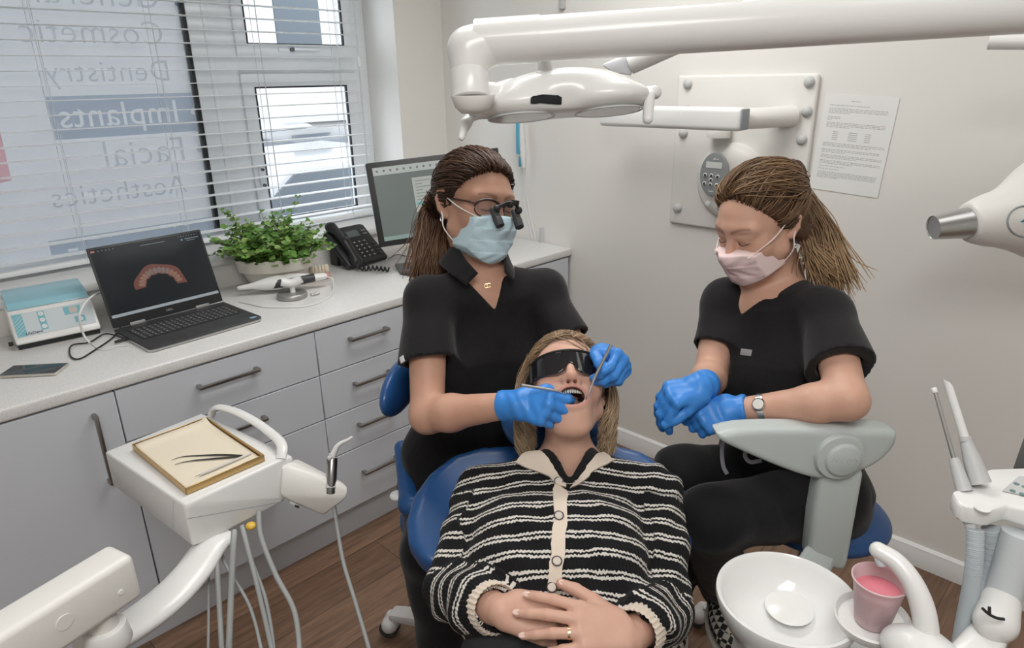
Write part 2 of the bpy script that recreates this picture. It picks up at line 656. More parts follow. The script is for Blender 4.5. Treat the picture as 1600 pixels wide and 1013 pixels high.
X1, Y1 = 4.3, -4.4
WY0, WY1, WZ0, WZ1 = -2.75, -.285, .93, 2.2      # window opening
MB().box((-.5, Y1, -.06), (X1, .12, 0)).put('floor', floor_mat(), kind='structure', smooth=False)
MB().box((-.5, Y1, CEIL), (X1, .12, CEIL + .05)).put('ceiling', M_ceil, kind='structure', smooth=False)
MB().box((-.4, 0, 0), (X1, .12, CEIL)).put('wall_back', M_wall, kind='structure', smooth=False)
MB().box((X1, Y1, 0), (X1 + .1, .12, CEIL)).put('wall_right', M_wall, kind='structure', smooth=False)
MB().box((-.5, Y1 - .1, 0), (X1, Y1, CEIL)).put('wall_front', M_wall, kind='structure', smooth=False)
wl = MB()
wl.box((-.32, WY1, 0), (0, 0, CEIL)).box((-.32, Y1, 0), (0, WY0, CEIL)).box((-.32, WY0, WZ1), (0, WY1, CEIL)).box((-.32, WY0, 0), (0, WY1, WZ0))
wl.box((0, Y1, 0), (.228, 0, .985))
wl.put('wall_left', M_wall, kind='structure', smooth=False)
sk = MB()
sk.prism([(0, 0), (-.016, 0), (-.016, .058), (-.012, .066), (-.012, .072), (-.004, .08), (0, .08)], 0, 3.9, frame((.40, 0, 0), (1, 0, 0), (0, 1, 0)))
sk.put('baseboard_back', M_white, kind='structure', smooth=False)

# window ------------------------------------------------------------
win = empty('window_1', (-.12, -1.45, WZ0), kind='structure', label='white plastic framed window behind the blind')
FX0, FX1 = -.30, -.24
MY = -1.085                                          # mullion
fr = MB()
fr.box((FX0, WY0, WZ0), (FX1, WY1, WZ0 + .045), bev=.006).box((FX0, WY0, WZ1 - .06), (FX1, WY1, WZ1), bev=.006)
fr.box((FX0 + .001, WY0, WZ0), (FX1 + .0011, WY0 + .06, WZ1), bev=.006).box((FX0 + .001, WY1 - .085, WZ0), (FX1 + .0011, WY1, WZ1), bev=.006)
fr.box((FX0 + .002, MY - .05, WZ0), (FX1 + .0022, MY + .14, WZ1), bev=.006).box((FX0 + .003, MY + .1, 1.66), (FX1 - .001, WY1 - .05, 1.75), bev=.006)
fr.box((FX1 - .002, MY + .012, WZ0), (FX1 + .006, MY + .030, WZ1), bev=.003)
fr.put('window_frame', M_upvc, win)
MB().box((FX0 + .01, MY - .062, WZ0 + .04), (FX1 - .002, MY - .048, WZ1 - .05)).put('gasket', M_gasket, win)
MB().box((-.245, WY0, .96), (.0, WY1, 1.012), bev=.004).box((-.02, WY0, .982), (.245, WY1 + .28, 1.012), bev=.008).put('window_sill', M_white, win)


def sash(z0, z1, y0, y1, w, name):
    s = MB()
    x0, x1 = FX1 - .012, FX1 + .014
    s.box((x0, y0, z0), (x1, y1, z0 + w), bev=.007).box((x0, y0, z1 - w), (x1, y1, z1), bev=.007)
    s.box((x0, y0, z0 + w * .9), (x1, y0 + w, z1 - w * .9), bev=.007).box((x0, y1 - w, z0 + w * .9), (x1, y1, z1 - w * .9), bev=.007)
    o = s.put(name, M_upvc, win)
    g = MB(); e = .007
    ya, yb, za, zb = y0 + w, y1 - w, z0 + w, z1 - w
    for lo, hi in (((ya - e, za - e), (yb + e, za)), ((ya - e, zb), (yb + e, zb + e)), ((ya - e, za), (ya, zb)), ((yb, za), (yb + e, zb))):
        g.box((x1 - .010, lo[0], lo[1]), (x1 + .0012, hi[0], hi[1]))
    g.put('glazing_gasket', M_gasket, o, smooth=False)
    MB().box((-.277, ya - .01, za - .01), (-.273, yb + .01, zb + .01)).put('pane', M_glass, o, smooth=False)
    return o


vent = sash(1.735, WZ1 - .04, MY + .135, WY1 - .083, .056, 'vent_sash')
case = sash(.97, 1.668, MY + .135, WY1 - .083, .063, 'casement_sash')
M_steel = mat('brushed_steel', (.55, .55, .55), .32, metal=1.0)
h = MB().box((FX1 + .012, -.76, 1.757), (FX1 + .022, -.66, 1.775), bev=.004).box((FX1 + .02, -.70, 1.761), (FX1 + .034, -.56, 1.772), bev=.004)
ho = h.put('handle', M_upvc, vent)
MB().cyl((FX1 + .02, -.70, 1.766), (FX1 + .038, -.70, 1.766), .009).put('lock', mat('dark_chrome', (.15, .15, .16), .25, metal=1.0), ho)
h = MB().box((FX1 + .012, -.93, 1.17), (FX1 + .022, -.90, 1.28), bev=.004)
ho = h.put('handle', M_upvc, case)
MB().cyl((FX1 + .02, -.915, 1.19), (FX1 + .034, -.915, 1.19), .007).cyl((FX1 + .02, -.915, 1.26), (FX1 + .034, -.915, 1.26), .006).put('screw', mat('dark_chrome', (.1, .1, .1), .3), ho)
MB().box((-.277, WY0 + .04, WZ0 + .03), (-.273, MY - .04, WZ1 - .04)).put('pane', M_glass, win, smooth=False)

# frosted vinyl on the fixed pane, with lettering read from the street
m_vin = mat('frosted_vinyl', (.70, .72, .74), .8)
nt, b = nodes(m_vin)
tl = nd(nt, 'ShaderNodeBsdfTranslucent'); tl.inputs['Color'].default_value = (.66, .665, .67, 1)
ms_ = nd(nt, 'ShaderNodeMixShader'); ms_.inputs[0].default_value = .62
nt.links.new(b.outputs[0], ms_.inputs[1]); nt.links.new(tl.outputs[0], ms_.inputs[2])
nt.links.new(ms_.outputs[0], nt.nodes['Material Output'].inputs[0])


def vinyl_mat(name, col, clear=.0):
    # thin tinted film that lets the light of the frosted film behind it through
    m = mat(name, col, .8); nt, b = nodes(m)
    tl = nd(nt, 'ShaderNodeBsdfTransparent'); tl.inputs['Color'].default_value = (*col, 1)
    mx = nd(nt, 'ShaderNodeMixShader'); mx.inputs[0].default_value = .93
    nt.links.new(b.outputs[0], mx.inputs[1]); nt.links.new(tl.outputs[0], mx.inputs[2])
    nt.links.new(mx.outputs[0], nt.nodes['Material Output'].inputs[0]); return m


M_vblue = vinyl_mat('grey_blue_vinyl', (.64, .69, .76)); M_vgrey = vinyl_mat('grey_vinyl', (.90, .91, .92)); M_vpink = vinyl_mat('pink_vinyl', (.98, .80, .82))
WX = -.2715
film = MB().box((WX, WY0 + .05, WZ0 + .035), (WX + .001, MY - .065, WZ1 - .05)).put('window_film', m_vin, win, smooth=False)


def barbox(pa, pb):
    a, b = onx(*pa, WX), onx(*pb, WX)
    return MB().box((WX + .0012, a[1], b[2]), (WX + .0018, MY - .066, a[2])).put('sign_bar', M_vblue, film, smooth=False)


bar1 = barbox((71, 151), (87, 219)); bar2 = barbox((75, 377), (85, 408))
pk = [tuple(onx(q[0], q[1], WX)[1:]) for q in ((-25, 205), (0, 205), (18, 282), (-25, 292))]
MB().prism(pk, 0, .0005, frame((WX + .0012, 0, 0), (1, 0, 0), (0, 1, 0))).put('sign_picture', M_vpink, film, smooth=False)


def wintext(s, pr, pl, m, name='lettering', thin=-.010):
    # reads correctly from the street, so it runs towards -y; seen reversed from the room
    a, b = onx(*pr, WX), onx(*pl, WX)
    Mx = np.eye(4); Mx[:3, 0], Mx[:3, 1], Mx[:3, 2] = V(0, -1, 0), V(0, 0, 1), V(-1, 0, 0)
    me = text_mesh(name, s, .1, Mx, ext=.0003, spacing=1.04, thin=thin)
    v = vco(me); k = (a[1] - b[1]) / np.ptp(v[:, 1])
    v = v * V(1, k, k); v[:, 1] += a[1] - v[:, 1].max(); v[:, 2] += a[2]; v[:, 0] += WX + .0022
    for q, w_ in zip(me.vertices, v): q.co = Vector(w_)
    return put(name, me, m, film, smooth=False)


M_vwhite = vinyl_mat('white_vinyl', (.62, .66, .71))
wintext('General', (249, 14), (60, 14), M_vgrey); wintext('Cosmetic', (256, 70), (34, 68), M_vgrey); wintext('Dentistry', (265, 126), (72, 128), M_vgrey)
cutters = [wintext('Implants', (279, 190), (95, 196), None, name='cut', thin=.002)]; wintext('Facial', (289, 250), (167, 260), M_vgrey); wintext('Aesthetics', (292, 300), (82, 318), M_vgrey)
for px_, py_, m in ((278, 5, M_vblue), (303, 174, M_vwhite), (312, 233, M_vgrey)):
    c = onx(px_, py_, WX)
    if m is M_vwhite: cutters.append(MB().cyl((WX - .002, c[1], c[2]), (WX + .006, c[1], c[2]), .014, n=24).put('cut', None, smooth=False))
    else: MB().cyl((WX + .0019, c[1], c[2]), (WX + .0025, c[1], c[2]), .014, n=24).put('bullet', m, film, smooth=False)
for px_, py_, ln in ((155, 371, .03), (174, 369, .006), (112, 391, .012), (122, 390, .03), (274, 354, .008), (296, 350, .022)):
    c = onx(px_, py_, WX)
    cutters.append(MB().box((WX - .002, c[1] - ln, c[2] - .004), (WX + .006, c[1], c[2] + .007)).put('cut', None, smooth=False))



def bar_with_holes(bar, holes, x0):
    """The vinyl bar as one thin sheet with the lettering left open, so the pale film shows through the letters."""
    from mathutils.geometry import delaunay_2d_cdt
    bv = vco(bar.data); y0, z0 = bv[:, 1:].min(0); y1, z1 = bv[:, 1:].max(0)
    P = [(y0, z0), (y1, z0), (y1, z1), (y0, z1)]; Eg = [(0, 1), (1, 2), (2, 3), (3, 0)]; trees = []
    for h_ in holes:
        b = bmesh.new(); b.from_mesh(h_.data)
        xs = [q.co.x for q in b.verts]; xm = max(xs)
        for q in [q for q in b.verts if q.co.x < xm - 1e-5]: b.verts.remove(q)
        bmesh.ops.remove_doubles(b, verts=b.verts[:], dist=2e-5)
        b.verts.index_update(); base = len(P)
        P += [(q.co.y, q.co.z) for q in b.verts]
        Eg += [(base + e.verts[0].index, base + e.verts[1].index) for e in b.edges if len(e.link_faces) == 1]
        trees.append((BVHTree.FromBMesh(b), xm)); b.free()
    vs, _e, fs, *_ = delaunay_2d_cdt([Vector(q) for q in P], Eg, [], 0, 1e-6)
    keep = []
    for f in fs:
        c = sum((vs[i] for i in f), Vector((0, 0))) / len(f)
        if not (y0 < c.x < y1 and z0 < c.y < z1): continue
        if any(t.ray_cast(Vector((xm + .5, c.x, c.y)), Vector((-1, 0, 0)), 1)[0] is not None for t, xm in trees): continue
        keep.append(tuple(f))
    bar.data = mesh_np('sign_bar', [(x0, q.x, q.y) for q in vs], keep, False); bar.data.materials.append(M_vblue)


bar_with_holes(bar1, cutters[:2], WX + .0016); bar_with_holes(bar2, cutters[2:], WX + .0016)
for c in cutters: bpy.data.objects.remove(c)

# blind -------------------------------------------------------------
blind = empty('venetian_blind', (-.03, -1.5, 1.02), 'white horizontal slatted blind hanging in front of the window', 'blind')
BY0, BY1 = -2.7, -.465
M_slat = mat('white_slat', (.84, .87, .89), .35)
s = MB(); z = 1.062; zs = []
while z < 2.12:
    s.box((-.055, BY0, z - .0014), (-.005, BY1, z + .0014), bev=.0012, seg=1); zs.append(z); z += .0475
s.put('slats', M_slat, blind)
MB().box((-.057, BY0, 1.022), (-.003, BY1, 1.040), bev=.004).put('bottom_rail', M_slat, blind)
MB().box((-.06, BY0, 2.12), (0, BY1, 2.17), bev=.004).put('head_rail', M_slat, blind)
M_cord = mat('grey_cord', (.62, .66, .70), .7)
for y in (-2.3, -1.73, -1.36, -.956, -.596):
    c = MB()
    for x in (-.057, -.003): c.tube([(x, y, 1.03), (x, y, 2.13)], .0011, 6)
    c.tube([(-.03, y + .012, 1.03), (-.03, y + .012, 2.13)], .0012, 6)
    c.put('ladder_cord', M_cord, blind)
w = MB().tube([(.006, -.50, 2.12), (.006, -.503, 1.12)], .0035, 8)
wo = w.put('tilt_wand', M_cord, blind)
MB().cyl((.006, -.5, 1.69), (.006, -.5, 1.73), .008, n=12).put('wand_joint', M_slat, wo)

# outside ------------------------------------------------------------
M_fac = mat('pale_render', (.30, .30, .295), .8)
M_road = mat('asphalt', (.15, .152, .155), .8)
M_owin = mat('dark_window_glass', (.055, .065, .075), .15, spec=.2)
MB().box((-14, -9, -.5), (-.45, 14, -.42)).put('pavement_ground', M_road, kind='structure', smooth=False)
bd = empty('street_building', (-9.5, 2.5, -.42), 'pale rendered building across the street with tall sash windows', 'building')
MB().box((-11, -9, -.42), (-9.4, 14, 7)).put('facade', M_fac, bd, smooth=False)
for y in (-4, -2, 0, 2.2, 4.2, 6.2, 8.2):
    for z in (1.6, 4.4):
        MB().box((-9.42, y, z), (-9.37, y + .9, z + 1.6), bev=.01).put('window', M_owin, bd)
MB().box((-9.4, -9, .9), (-9.3, 14, 1.05)).put('string_course', M_fac, bd)


def car(x, y, col, label, s=1.0):
    c = empty('car', (x, y, -.42), label, 'car', 'parked cars outside the window')
    body = [(-2.1, .35), (-2.1, .75), (-1.9, .9), (-1.2, .98), (-.6, 1.42), (.7, 1.45), (1.4, 1.0), (2.0, .9), (2.15, .6), (2.1, .35)]
    F = frame((x, y, -.42), (1, 0, 0), (0, 1, 0))
    MB().prism([(p[0] * s, p[1] * s) for p in body], -.85, .85, F, bev=.06).put('body', mat('car_paint_' + label.split()[0], col, .25, coat=.5), c)
    MB().prism([(-1.05, 1.0), (-.6, 1.36), (.62, 1.38), (1.15, 1.02)], .845, .88, F).put('window', M_owin, c)
    MB().prism([(-1.02, 1.02), (-.62, 1.36), (.62, 1.38), (1.2, 1.02)], -.88, -.845, F).put('window', M_owin, c)
    for dx in (-1.35, 1.35):
        for dz in (-.8, .8):
            a = xf(F, [(dx, .33, dz - .09), (dx, .33, dz + .09)])
            MB().cyl(a[0], a[1], .33, bev=.03).put('wheel', M_gasket, c)


car(-3.2, 1.0, (.20, .205, .21), 'silver car parked nearest outside the window')
car(-5.2, 2.2, (.035, .042, .052), 'dark grey car parked behind the silver one outside')
car(-7.9, 2.6, (.26, .26, .265), 'white car parked by the building across the street')
car(-4.2, 6.9, (.03, .06, .10), 'blue car parked further along the street outside')
car(-7.8, 7.4, (.06, .035, .035), 'dark maroon car parked opposite, beside the white one')

# ================================================================== cabinets
M_cab = mat('pale_grey_laminate', (.60, .63, .68), .32)
M_carc = mat('carcass_shadow_gap', (.16, .17, .19), .6)
M_handle = mat('pewter_metal', (.34, .32, .30), .36, metal=1.0)


def worktop_mat():
    m = mat('speckled_worktop', (.74, .73, .71), .28)
    nt, b = nodes(m); tc = nd(nt, 'ShaderNodeTexCoord')
    v = nd(nt, 'ShaderNodeTexNoise', i_Scale=420.0, i_Detail=2.0)
    r = nd(nt, 'ShaderNodeValToRGB'); e = r.color_ramp.elements
    e[0].position, e[0].color = .36, (.64, .64, .64, 1); e[1].position, e[1].color = .52, (.77, .765, .75, 1)
    nt.links.new(tc.outputs['Object'], v.inputs['Vector']); nt.links.new(v.outputs['Fac'], r.inputs[0]); nt.links.new(r.outputs[0], b.inputs['Base Color'])
    return m


WT = .894
XF = .8375
wtp = MB().box((.228, -3.4, .858), (XF + .004, -.002, WT), bev=.007, seg=3)
wtp.put('worktop', worktop_mat(), label='long white speckled worktop running under the window', cat='worktop')


def handle(lo, hi, parent, vert=False):
    a = MB()
    if not vert:
        y0, y1, z = lo, hi[0], hi[1]
        a.box((XF, y0, z - .006), (XF + .028, y0 + .014, z + .006), bev=.003).box((XF, y1 - .014, z - .006), (XF + .028, y1, z + .006), bev=.003)
        a.box((XF + .020, y0, z - .0055), (XF + .030, y1, z + .0055), bev=.003)
    else:
        y, z0, z1 = lo, hi[0], hi[1]
        a.box((XF, y - .006, z0), (XF + .028, y + .006, z0 + .014), bev=.003).box((XF, y - .006, z1 - .014), (XF + .028, y + .006, z1), bev=.003)
        a.box((XF + .020, y - .0055, z0), (XF + .030, y + .0055, z1), bev=.003)
    a.put('handle', M_handle, parent)


def unit(y0, y1, rows, label, door=None, hw=.19, cat='cabinet'):
    u = empty('drawer_cabinet' if door is None else 'door_cabinet', (.55, (y0 + y1) / 2, 0), label, cat, 'base cabinets under the worktop')
    MB().box((.23, y0, .14), (XF - .02, y1, .857)).put('carcass', M_carc, u, smooth=False)
    MB().box((.23, y0, 0), (XF - .05, y1, .14)).put('plinth', M_cab, u, smooth=False)
    g = .0018
    if door is None:
        for a, b in zip(rows, rows[1:]):
            d = MB().box((XF - .02, y0 + g, b + g), (XF, y1 - g, a - g), bev=.0015, seg=1).put('drawer', M_cab, u)
            yc = (y0 + y1) / 2
            handle(yc - hw / 2, (yc + hw / 2, (a + b) / 2 + (.02 if a > .8 else .013)), d)
    else:
        d = MB().box((XF - .02, y0 + g, .137), (XF, y1 - g, .853), bev=.0015, seg=1).put('door', M_cab, u)
        handle(door, (.60, .812), d, True)


rows = [.855, .696, .531, .373, .137]
unit(-2.54, -1.937, None, 'grey cabinet with a single tall door left of the drawers', door=-1.998)
unit(-3.15, -2.54, None, 'grey door cabinet at the far left end of the worktop', door=-2.6)
unit(-1.937, -1.33, rows[:3] + [.137], 'wide grey cabinet with three deep drawers under the laptop')
unit(-1.33, -.93, rows, 'narrow grey cabinet with four drawers between the wide one and the dentist', hw=.16)
unit(-.93, -.02, rows, 'grey four drawer cabinet in the corner by the back wall')

# ================================================================== things on the worktop
M_black = mat('black_plastic', (.020, .021, .022), .42)
M_dark = mat('charcoal_plastic', (.045, .047, .05), .45)
M_silver = mat('silver_metal', (.62, .62, .62), .3, metal=1.0)
M_wplast = mat('white_plastic', (.80, .80, .79), .3)
M_screen = mat('screen_glass', (.010, .011, .012), .10, spec=.25, emit=(.010, .012, .014), estr=1.0)


def emit_mat(name, col, s=1.0):
    return mat(name, (.02, .02, .02), .25, emit=col, estr=s)


def quad(name, pts, m, parent=None):
    return put(name, mesh_np(name, pts, [tuple(range(len(pts)))], False), m, parent, smooth=False)


# laptop ------------------------------------------------------------
A_ = onz(235, 553, WT); B_ = onz(418, 500, WT)                # front corners
ux = nrm(B_ - A_); uy = V(-ux[1], ux[0], 0); uy = uy if uy[0] < 0 else -uy
LW, LD = .362, .262
LM = np.eye(4); LM[:3, 0], LM[:3, 1], LM[:3, 2], LM[:3, 3] = ux, uy, V(0, 0, 1), A_ * V(1, 1, 0) + V(0, 0, WT)
lap = empty('laptop', A_, 'open black laptop showing a dental scan on its screen', 'laptop')
base = MB().prism([(.012, 0), (LW - .012, 0), (LW, .012), (LW, LD), (0, LD), (0, .012)], .002, .015, LM, bev=.003).put('base', M_dark, lap)
MB().prism([(.012, -.0005), (LW - .012, -.0005), (LW + .0005, .012), (LW + .0005, LD), (-.0005, LD), (-.0005, .012)], .002, .010, LM, bev=.002).put('silver_edge', M_silver, base)
MB().prism([(.02, .095), (LW - .02, .095), (LW - .02, LD - .035), (.02, LD - .035)], .0148, .0156, LM).put('keyboard_well', M_black, base, smooth=False)
M_key = mat('dark_keycap', (.055, .056, .058), .5)
kb = MB()
for r in range(6):
    n = 18; kw = (LW - .05) / n
    for c in range(n):
        x0 = .025 + c * kw; y0 = .099 + r * .0212
        kb.box((x0, y0, .0152), (x0 + kw - .0026, y0 + (.0185 if r < 5 else .010), .0176), LM, bev=.0008, seg=1)
kb.put('keyboard', M_key, base)
kl = MB()
for r in range(5):
    for c in range(18):
        x0 = .025 + c * kw; y0 = .099 + r * .0212
        kl.box((x0 + .004, y0 + .009, .0176), (x0 + .0075, y0 + .0125, .0178), LM)
kl.put('key_legends', mat('pale_print', (.5, .5, .5), .6), base, smooth=False)
MB().prism([(LW * .34, .012), (LW * .62, .012), (LW * .62, .088), (LW * .34, .088)], .0149, .0153, LM).put('touchpad', M_dark, base, smooth=False)
MB().prism([(LW - .035, .012), (LW - .014, .012), (LW - .014, .026), (LW - .035, .026)], .0149, .0154, LM).put('sticker', mat('blue_sticker', (.25, .42, .6), .4), base, smooth=False)
# lid: from the hinge up to the upper corners seen in the photo
hl = xf(LM, [(0, LD, .014)])[0]; hr = xf(LM, [(LW, LD, .014)])[0]
LH = .262
ang = math.radians(19)
up = nrm(uy * math.sin(ang) + V(0, 0, 1) * math.cos(ang))
SM = np.eye(4); SM[:3, 0], SM[:3, 1], SM[:3, 2], SM[:3, 3] = ux, up, np.cross(ux, up), hl
lid = MB().box((0, .004, -.006), (LW, LH, 0), SM, bev=.003).put('lid', M_black, lap)
MB().box((.05, -.006, -.008), (.098, .010, .002), SM, bev=.003).box((LW - .098, -.006, -.008), (LW - .05, .010, .002), SM, bev=.003).put('hinge', mat('grey_hinge', (.25, .25, .25), .5, metal=.5), lap)
sx0, sx1, sy0, sy1 = .007, LW - .007, .034, LH - .007
MB().box((sx0, sy0, 0), (sx1, sy1, .0006), SM).put('screen', M_screen, lid, smooth=False)
MB().box((sx0, sy0, .0006), (sx1, sy0 + .0095, .0009), SM).put('taskbar', emit_mat('pale_taskbar_glow', (.26, .29, .31)), lid, smooth=False)
MB().box((sx0 + .002, sy1 - .010, .0006), (sx0 + .013, sy1 - .004, .0009), SM).put('screen_icon', emit_mat('red_icon_glow', (.33, .12, .10)), lid, smooth=False)
ic = MB()
for i in range(5): ic.box((sx0 + .022 + .011 * i, sy1 - .009, .0006), (sx0 + .025 + .011 * i, sy1 - .006, .0009), SM)
for i in range(8): ic.box((sx1 - .075 + .009 * i, sy1 - .008, .0006), (sx1 - .072 + .009 * i, sy1 - .005, .0009), SM)
ic.put('screen_text', emit_mat('grey_text_glow', (.13, .16, .18)), lid, smooth=False)
MB().box((.155, sy1 - .014, .0006), (.235, sy1 - .012, .0009), SM).put('screen_title', emit_mat('grey_text_glow', (.13, .16, .18)), lid, smooth=False)
ic = MB().box((sx1 - .055, sy1 - .018, .0006), (sx1 - .008, sy1 - .015, .0009), SM).box((sx1 - .05, sy1 - .024, .0006), (sx1 - .022, sy1 - .022, .0009), SM)
ic.put('screen_note', emit_mat('grey_text_glow', (.13, .16, .18)), lid, smooth=False)
MB().box((sx1 - .068, sy1 - .021, .0006), (sx1 - .062, sy1 - .015, .0009), SM).put('screen_icon', emit_mat('blue_icon_glow', (.08, .22, .32)), lid, smooth=False)
put('maker_name', text_mesh('maker_name', 'DELL', .010, SM @ np.array([[1, 0, 0, LW / 2 - .012], [0, 1, 0, .016], [0, 0, 1, .0006], [0, 0, 0, 1.]])), mat('grey_print', (.4, .4, .4), .5), lid, smooth=False)


def arch(t, r):                                   # dental arch seen on the screen
    a = math.pi * (1.02 - t * 1.04)
    return V(.182 + math.cos(a) * (.060 + r), .105 + math.sin(a) * (.052 + r) * .95 - .35 * (t - .5) * .03)


M_gum = emit_mat('gum_glow', (.115, .036, .026)); M_tooth = emit_mat('tooth_glow', (.20, .105, .075)); M_toothg = emit_mat('grey_tooth_glow', (.145, .105, .095))
T = np.linspace(0, 1, 40)
og = [arch(t, .022 + .003 * math.sin(19 * t)) for t in T]; ig = [arch(t, -.013 + .002 * math.sin(40 * t)) for t in T]
v, f = [], []
for a, b in zip(og, ig): v += [(*a, .0007), (*b, .0007)]
for i in range(39): f.append((2 * i, 2 * i + 1, 2 * i + 3, 2 * i + 2))
v = xf(SM, np.array(v)); quadm = mesh_np('gums', v, f, False); put('scan_gums', quadm, M_gum, lid, smooth=False)
for i in range(14):
    t0, t1 = .04 + i * .066, .04 + (i + .90) * .066
    pts = [arch(t0, -.005), arch(t0 + .008, -.010), arch(t1 - .008, -.010), arch(t1, -.005), arch(t1, .006), arch((t0 + t1) / 2, .011), arch(t0, .006)]
    quad('scan_tooth', xf(SM, [(*q, .00095) for q in pts]), M_tooth if i < 4 or i > 9 else M_toothg, lid)
# cables at its left side
M_bcab = mat('black_cable', (.018, .019, .02), .5)
c0 = xf(LM, [(-.001, LD * .62, .008)])[0]
cab = [c0, onz(165, 522, WT + .006), onz(140, 535, WT + .006), onz(112, 540, WT + .005), onz(110, 556, WT + .004), onz(124, 561, WT + .004), onz(150, 546, WT + .004), onz(176, 528, WT + .006), xf(LM, [(.03, LD + .03, -.002)])[0] + V(0, 0, .008)]
pc = MB().tube(bez(cab, 70), .0024, 8).put('power_cable', M_bcab, label='black power lead looped on the worktop beside the laptop', cat='cable')
MB().cyl(c0 - ux * .034, c0 - ux * .001, .0042).put('plug', M_bcab, pc)
# ultrasonic bath -----------------------------------------------------
fl, frr = onz(28, 549, WT), onz(160, 521, WT)
ex = nrm(frr - fl); ey = V(-ex[1], ex[0], 0); ey = ey if ey[0] < 0 else -ey
UM = np.eye(4); UM[:3, 0], UM[:3, 1], UM[:3, 2], UM[:3, 3] = ex, ey, V(0, 0, 1), fl * V(1, 1, 0) + V(0, 0, WT)
UW = float(np.linalg.norm(frr - fl)); UD = .235
ub = empty('ultrasonic_bath', fl, 'white benchtop ultrasonic cleaner with a blue tinted lid, left of the laptop', 'cleaner')
prof = [(0, .012), (.012, .012), (UD, .012), (UD, .125), (.10, .118), (.072, .112), (-.002, .030)]      # side outline (depth, height)
PM = UM @ np.array([[0, 0, 1, 0], [1, 0, 0, 0], [0, 1, 0, 0], [0, 0, 0, 1.]])
body = MB().prism([(-.004, .016), (UD, .016), (UD, .104), (.066, .104), (-.004, .026)], 0, UW, PM, bev=.006).put('body', M_wplast, ub)
MB().prism([(.004, 0), (UD - .004, 0), (UD - .004, .018), (.004, .018)], .004, UW - .004, PM, bev=.002).put('base', M_black, ub)
M_lid = mat('blue_tinted_lid', (.45, .80, .92), .12, trans=.35, ior=1.2, coat=.4)
MB().prism([(.070, .1045), (UD - .002, .1045), (UD - .006, .136), (.090, .122)], .004, UW - .004, PM, bev=.004).put('lid', M_lid, ub)
# sloping control panel
fd = nrm(V(.070, .078)); n0 = xf(UM, [(0, -.004, .026)])[0]
pu = nrm(ey * fd[0] + V(0, 0, 1) * fd[1]); CM = np.eye(4); CM[:3, 0], CM[:3, 1], CM[:3, 2], CM[:3, 3] = ex, pu, np.cross(ex, pu), n0
PH = float(np.hypot(.070, .078))
M_panel = mat('panel_grey', (.58, .64, .67), .4); M_teal = mat('panel_teal', (.20, .47, .54), .4); M_lcd = mat('lcd_window', (.55, .50, .45), .3)
pan = MB().box((.008, .014, .0), (UW - .008, PH - .012, .0012), CM).put('control_panel', M_panel, ub, smooth=False)
MB().prism([(.009, .016), (.034, .016), (.034, PH - .014), (.009, PH - .014)], .0012, .0016, CM).put('panel_stripe', M_teal, pan, smooth=False)
st = MB()
for i in range(6):
    y0 = .020 + i * .011
    st.prism([(.010, y0), (.033, min(y0 + .02, PH - .014)), (.033, min(y0 + .0212, PH - .014)), (.010, y0 + .0008)], .0016, .0018, CM)
st.put('panel_hatching', M_wplast, pan, smooth=False)
for lo, hi in (((.072, .026), (.090, .088)), ((.140, .060), (.186, .087)), ((.162, .028), (.190, .049))): MB().box((*lo, .0012), (*hi, .0016), CM).put('panel_field', M_teal, pan, smooth=False)
MB().box((.155, .063, .0016), (.176, .084, .002), CM).put('display', M_lcd, pan, smooth=False)
for (x, y), sgn in zip([(.081, .079), (.081, .058), (.081, .036), (.177, .038)], '+-ox'):
    bt = MB(); P = xf(CM, [(x, y, .0016), (x, y, .003)]); bt.cyl(P[0], P[1], .0068, n=20)
    bo = bt.put('button', M_wplast, pan)
    sg = MB().box((x - .0035, y - .0006, .003), (x + .0035, y + .0006, .0033), CM)
    if sgn == '+': sg.box((x - .0006, y - .0035, .003), (x + .0006, y + .0035, .0033), CM)
    sg.put('button_mark', M_teal, bo, smooth=False)
put('brand_lettering', text_mesh('brand_lettering', 'UlsDent', .013, CM @ np.array([[1, 0, 0, .030], [0, 1, 0, .018], [0, 0, 1, .002], [0, 0, 0, 1.]])), M_dark, pan, smooth=False)
foot = xf(UM, [(-.004, .06, .008)])[0]
MB().cyl(foot, foot - ex * .012, .006, n=14).put('side_knob', M_black, ub)
pts = [onz(140, 536, WT + .005), D(131, 524, 2.08), D(124, 497, 2.05), D(130, 478, 2.06), D(143, 464, 2.12), D(158, 458, 2.24), D(168, 470, 2.34)]
MB().tube(bez(pts, 40), .0034, 10).put('white_tube', M_wplast, label='white flexible lead curving up between cleaner and laptop', cat='cable')
pts = [onz(150, 506, WT + .004), onz(166, 507, WT + .004), onz(178, 506, WT + .004)]
pts = [onz(128, 520, WT + .003), onz(150, 543, WT + .003), onz(168, 546, WT + .003), onz(184, 541, WT + .003), onz(206, 540, WT + .003)]
MB().tube(bez(pts, 30), .0016, 8).put('thin_cable', M_wplast, label='thin white lead lying flat in front of the laptop corner', cat='cable')
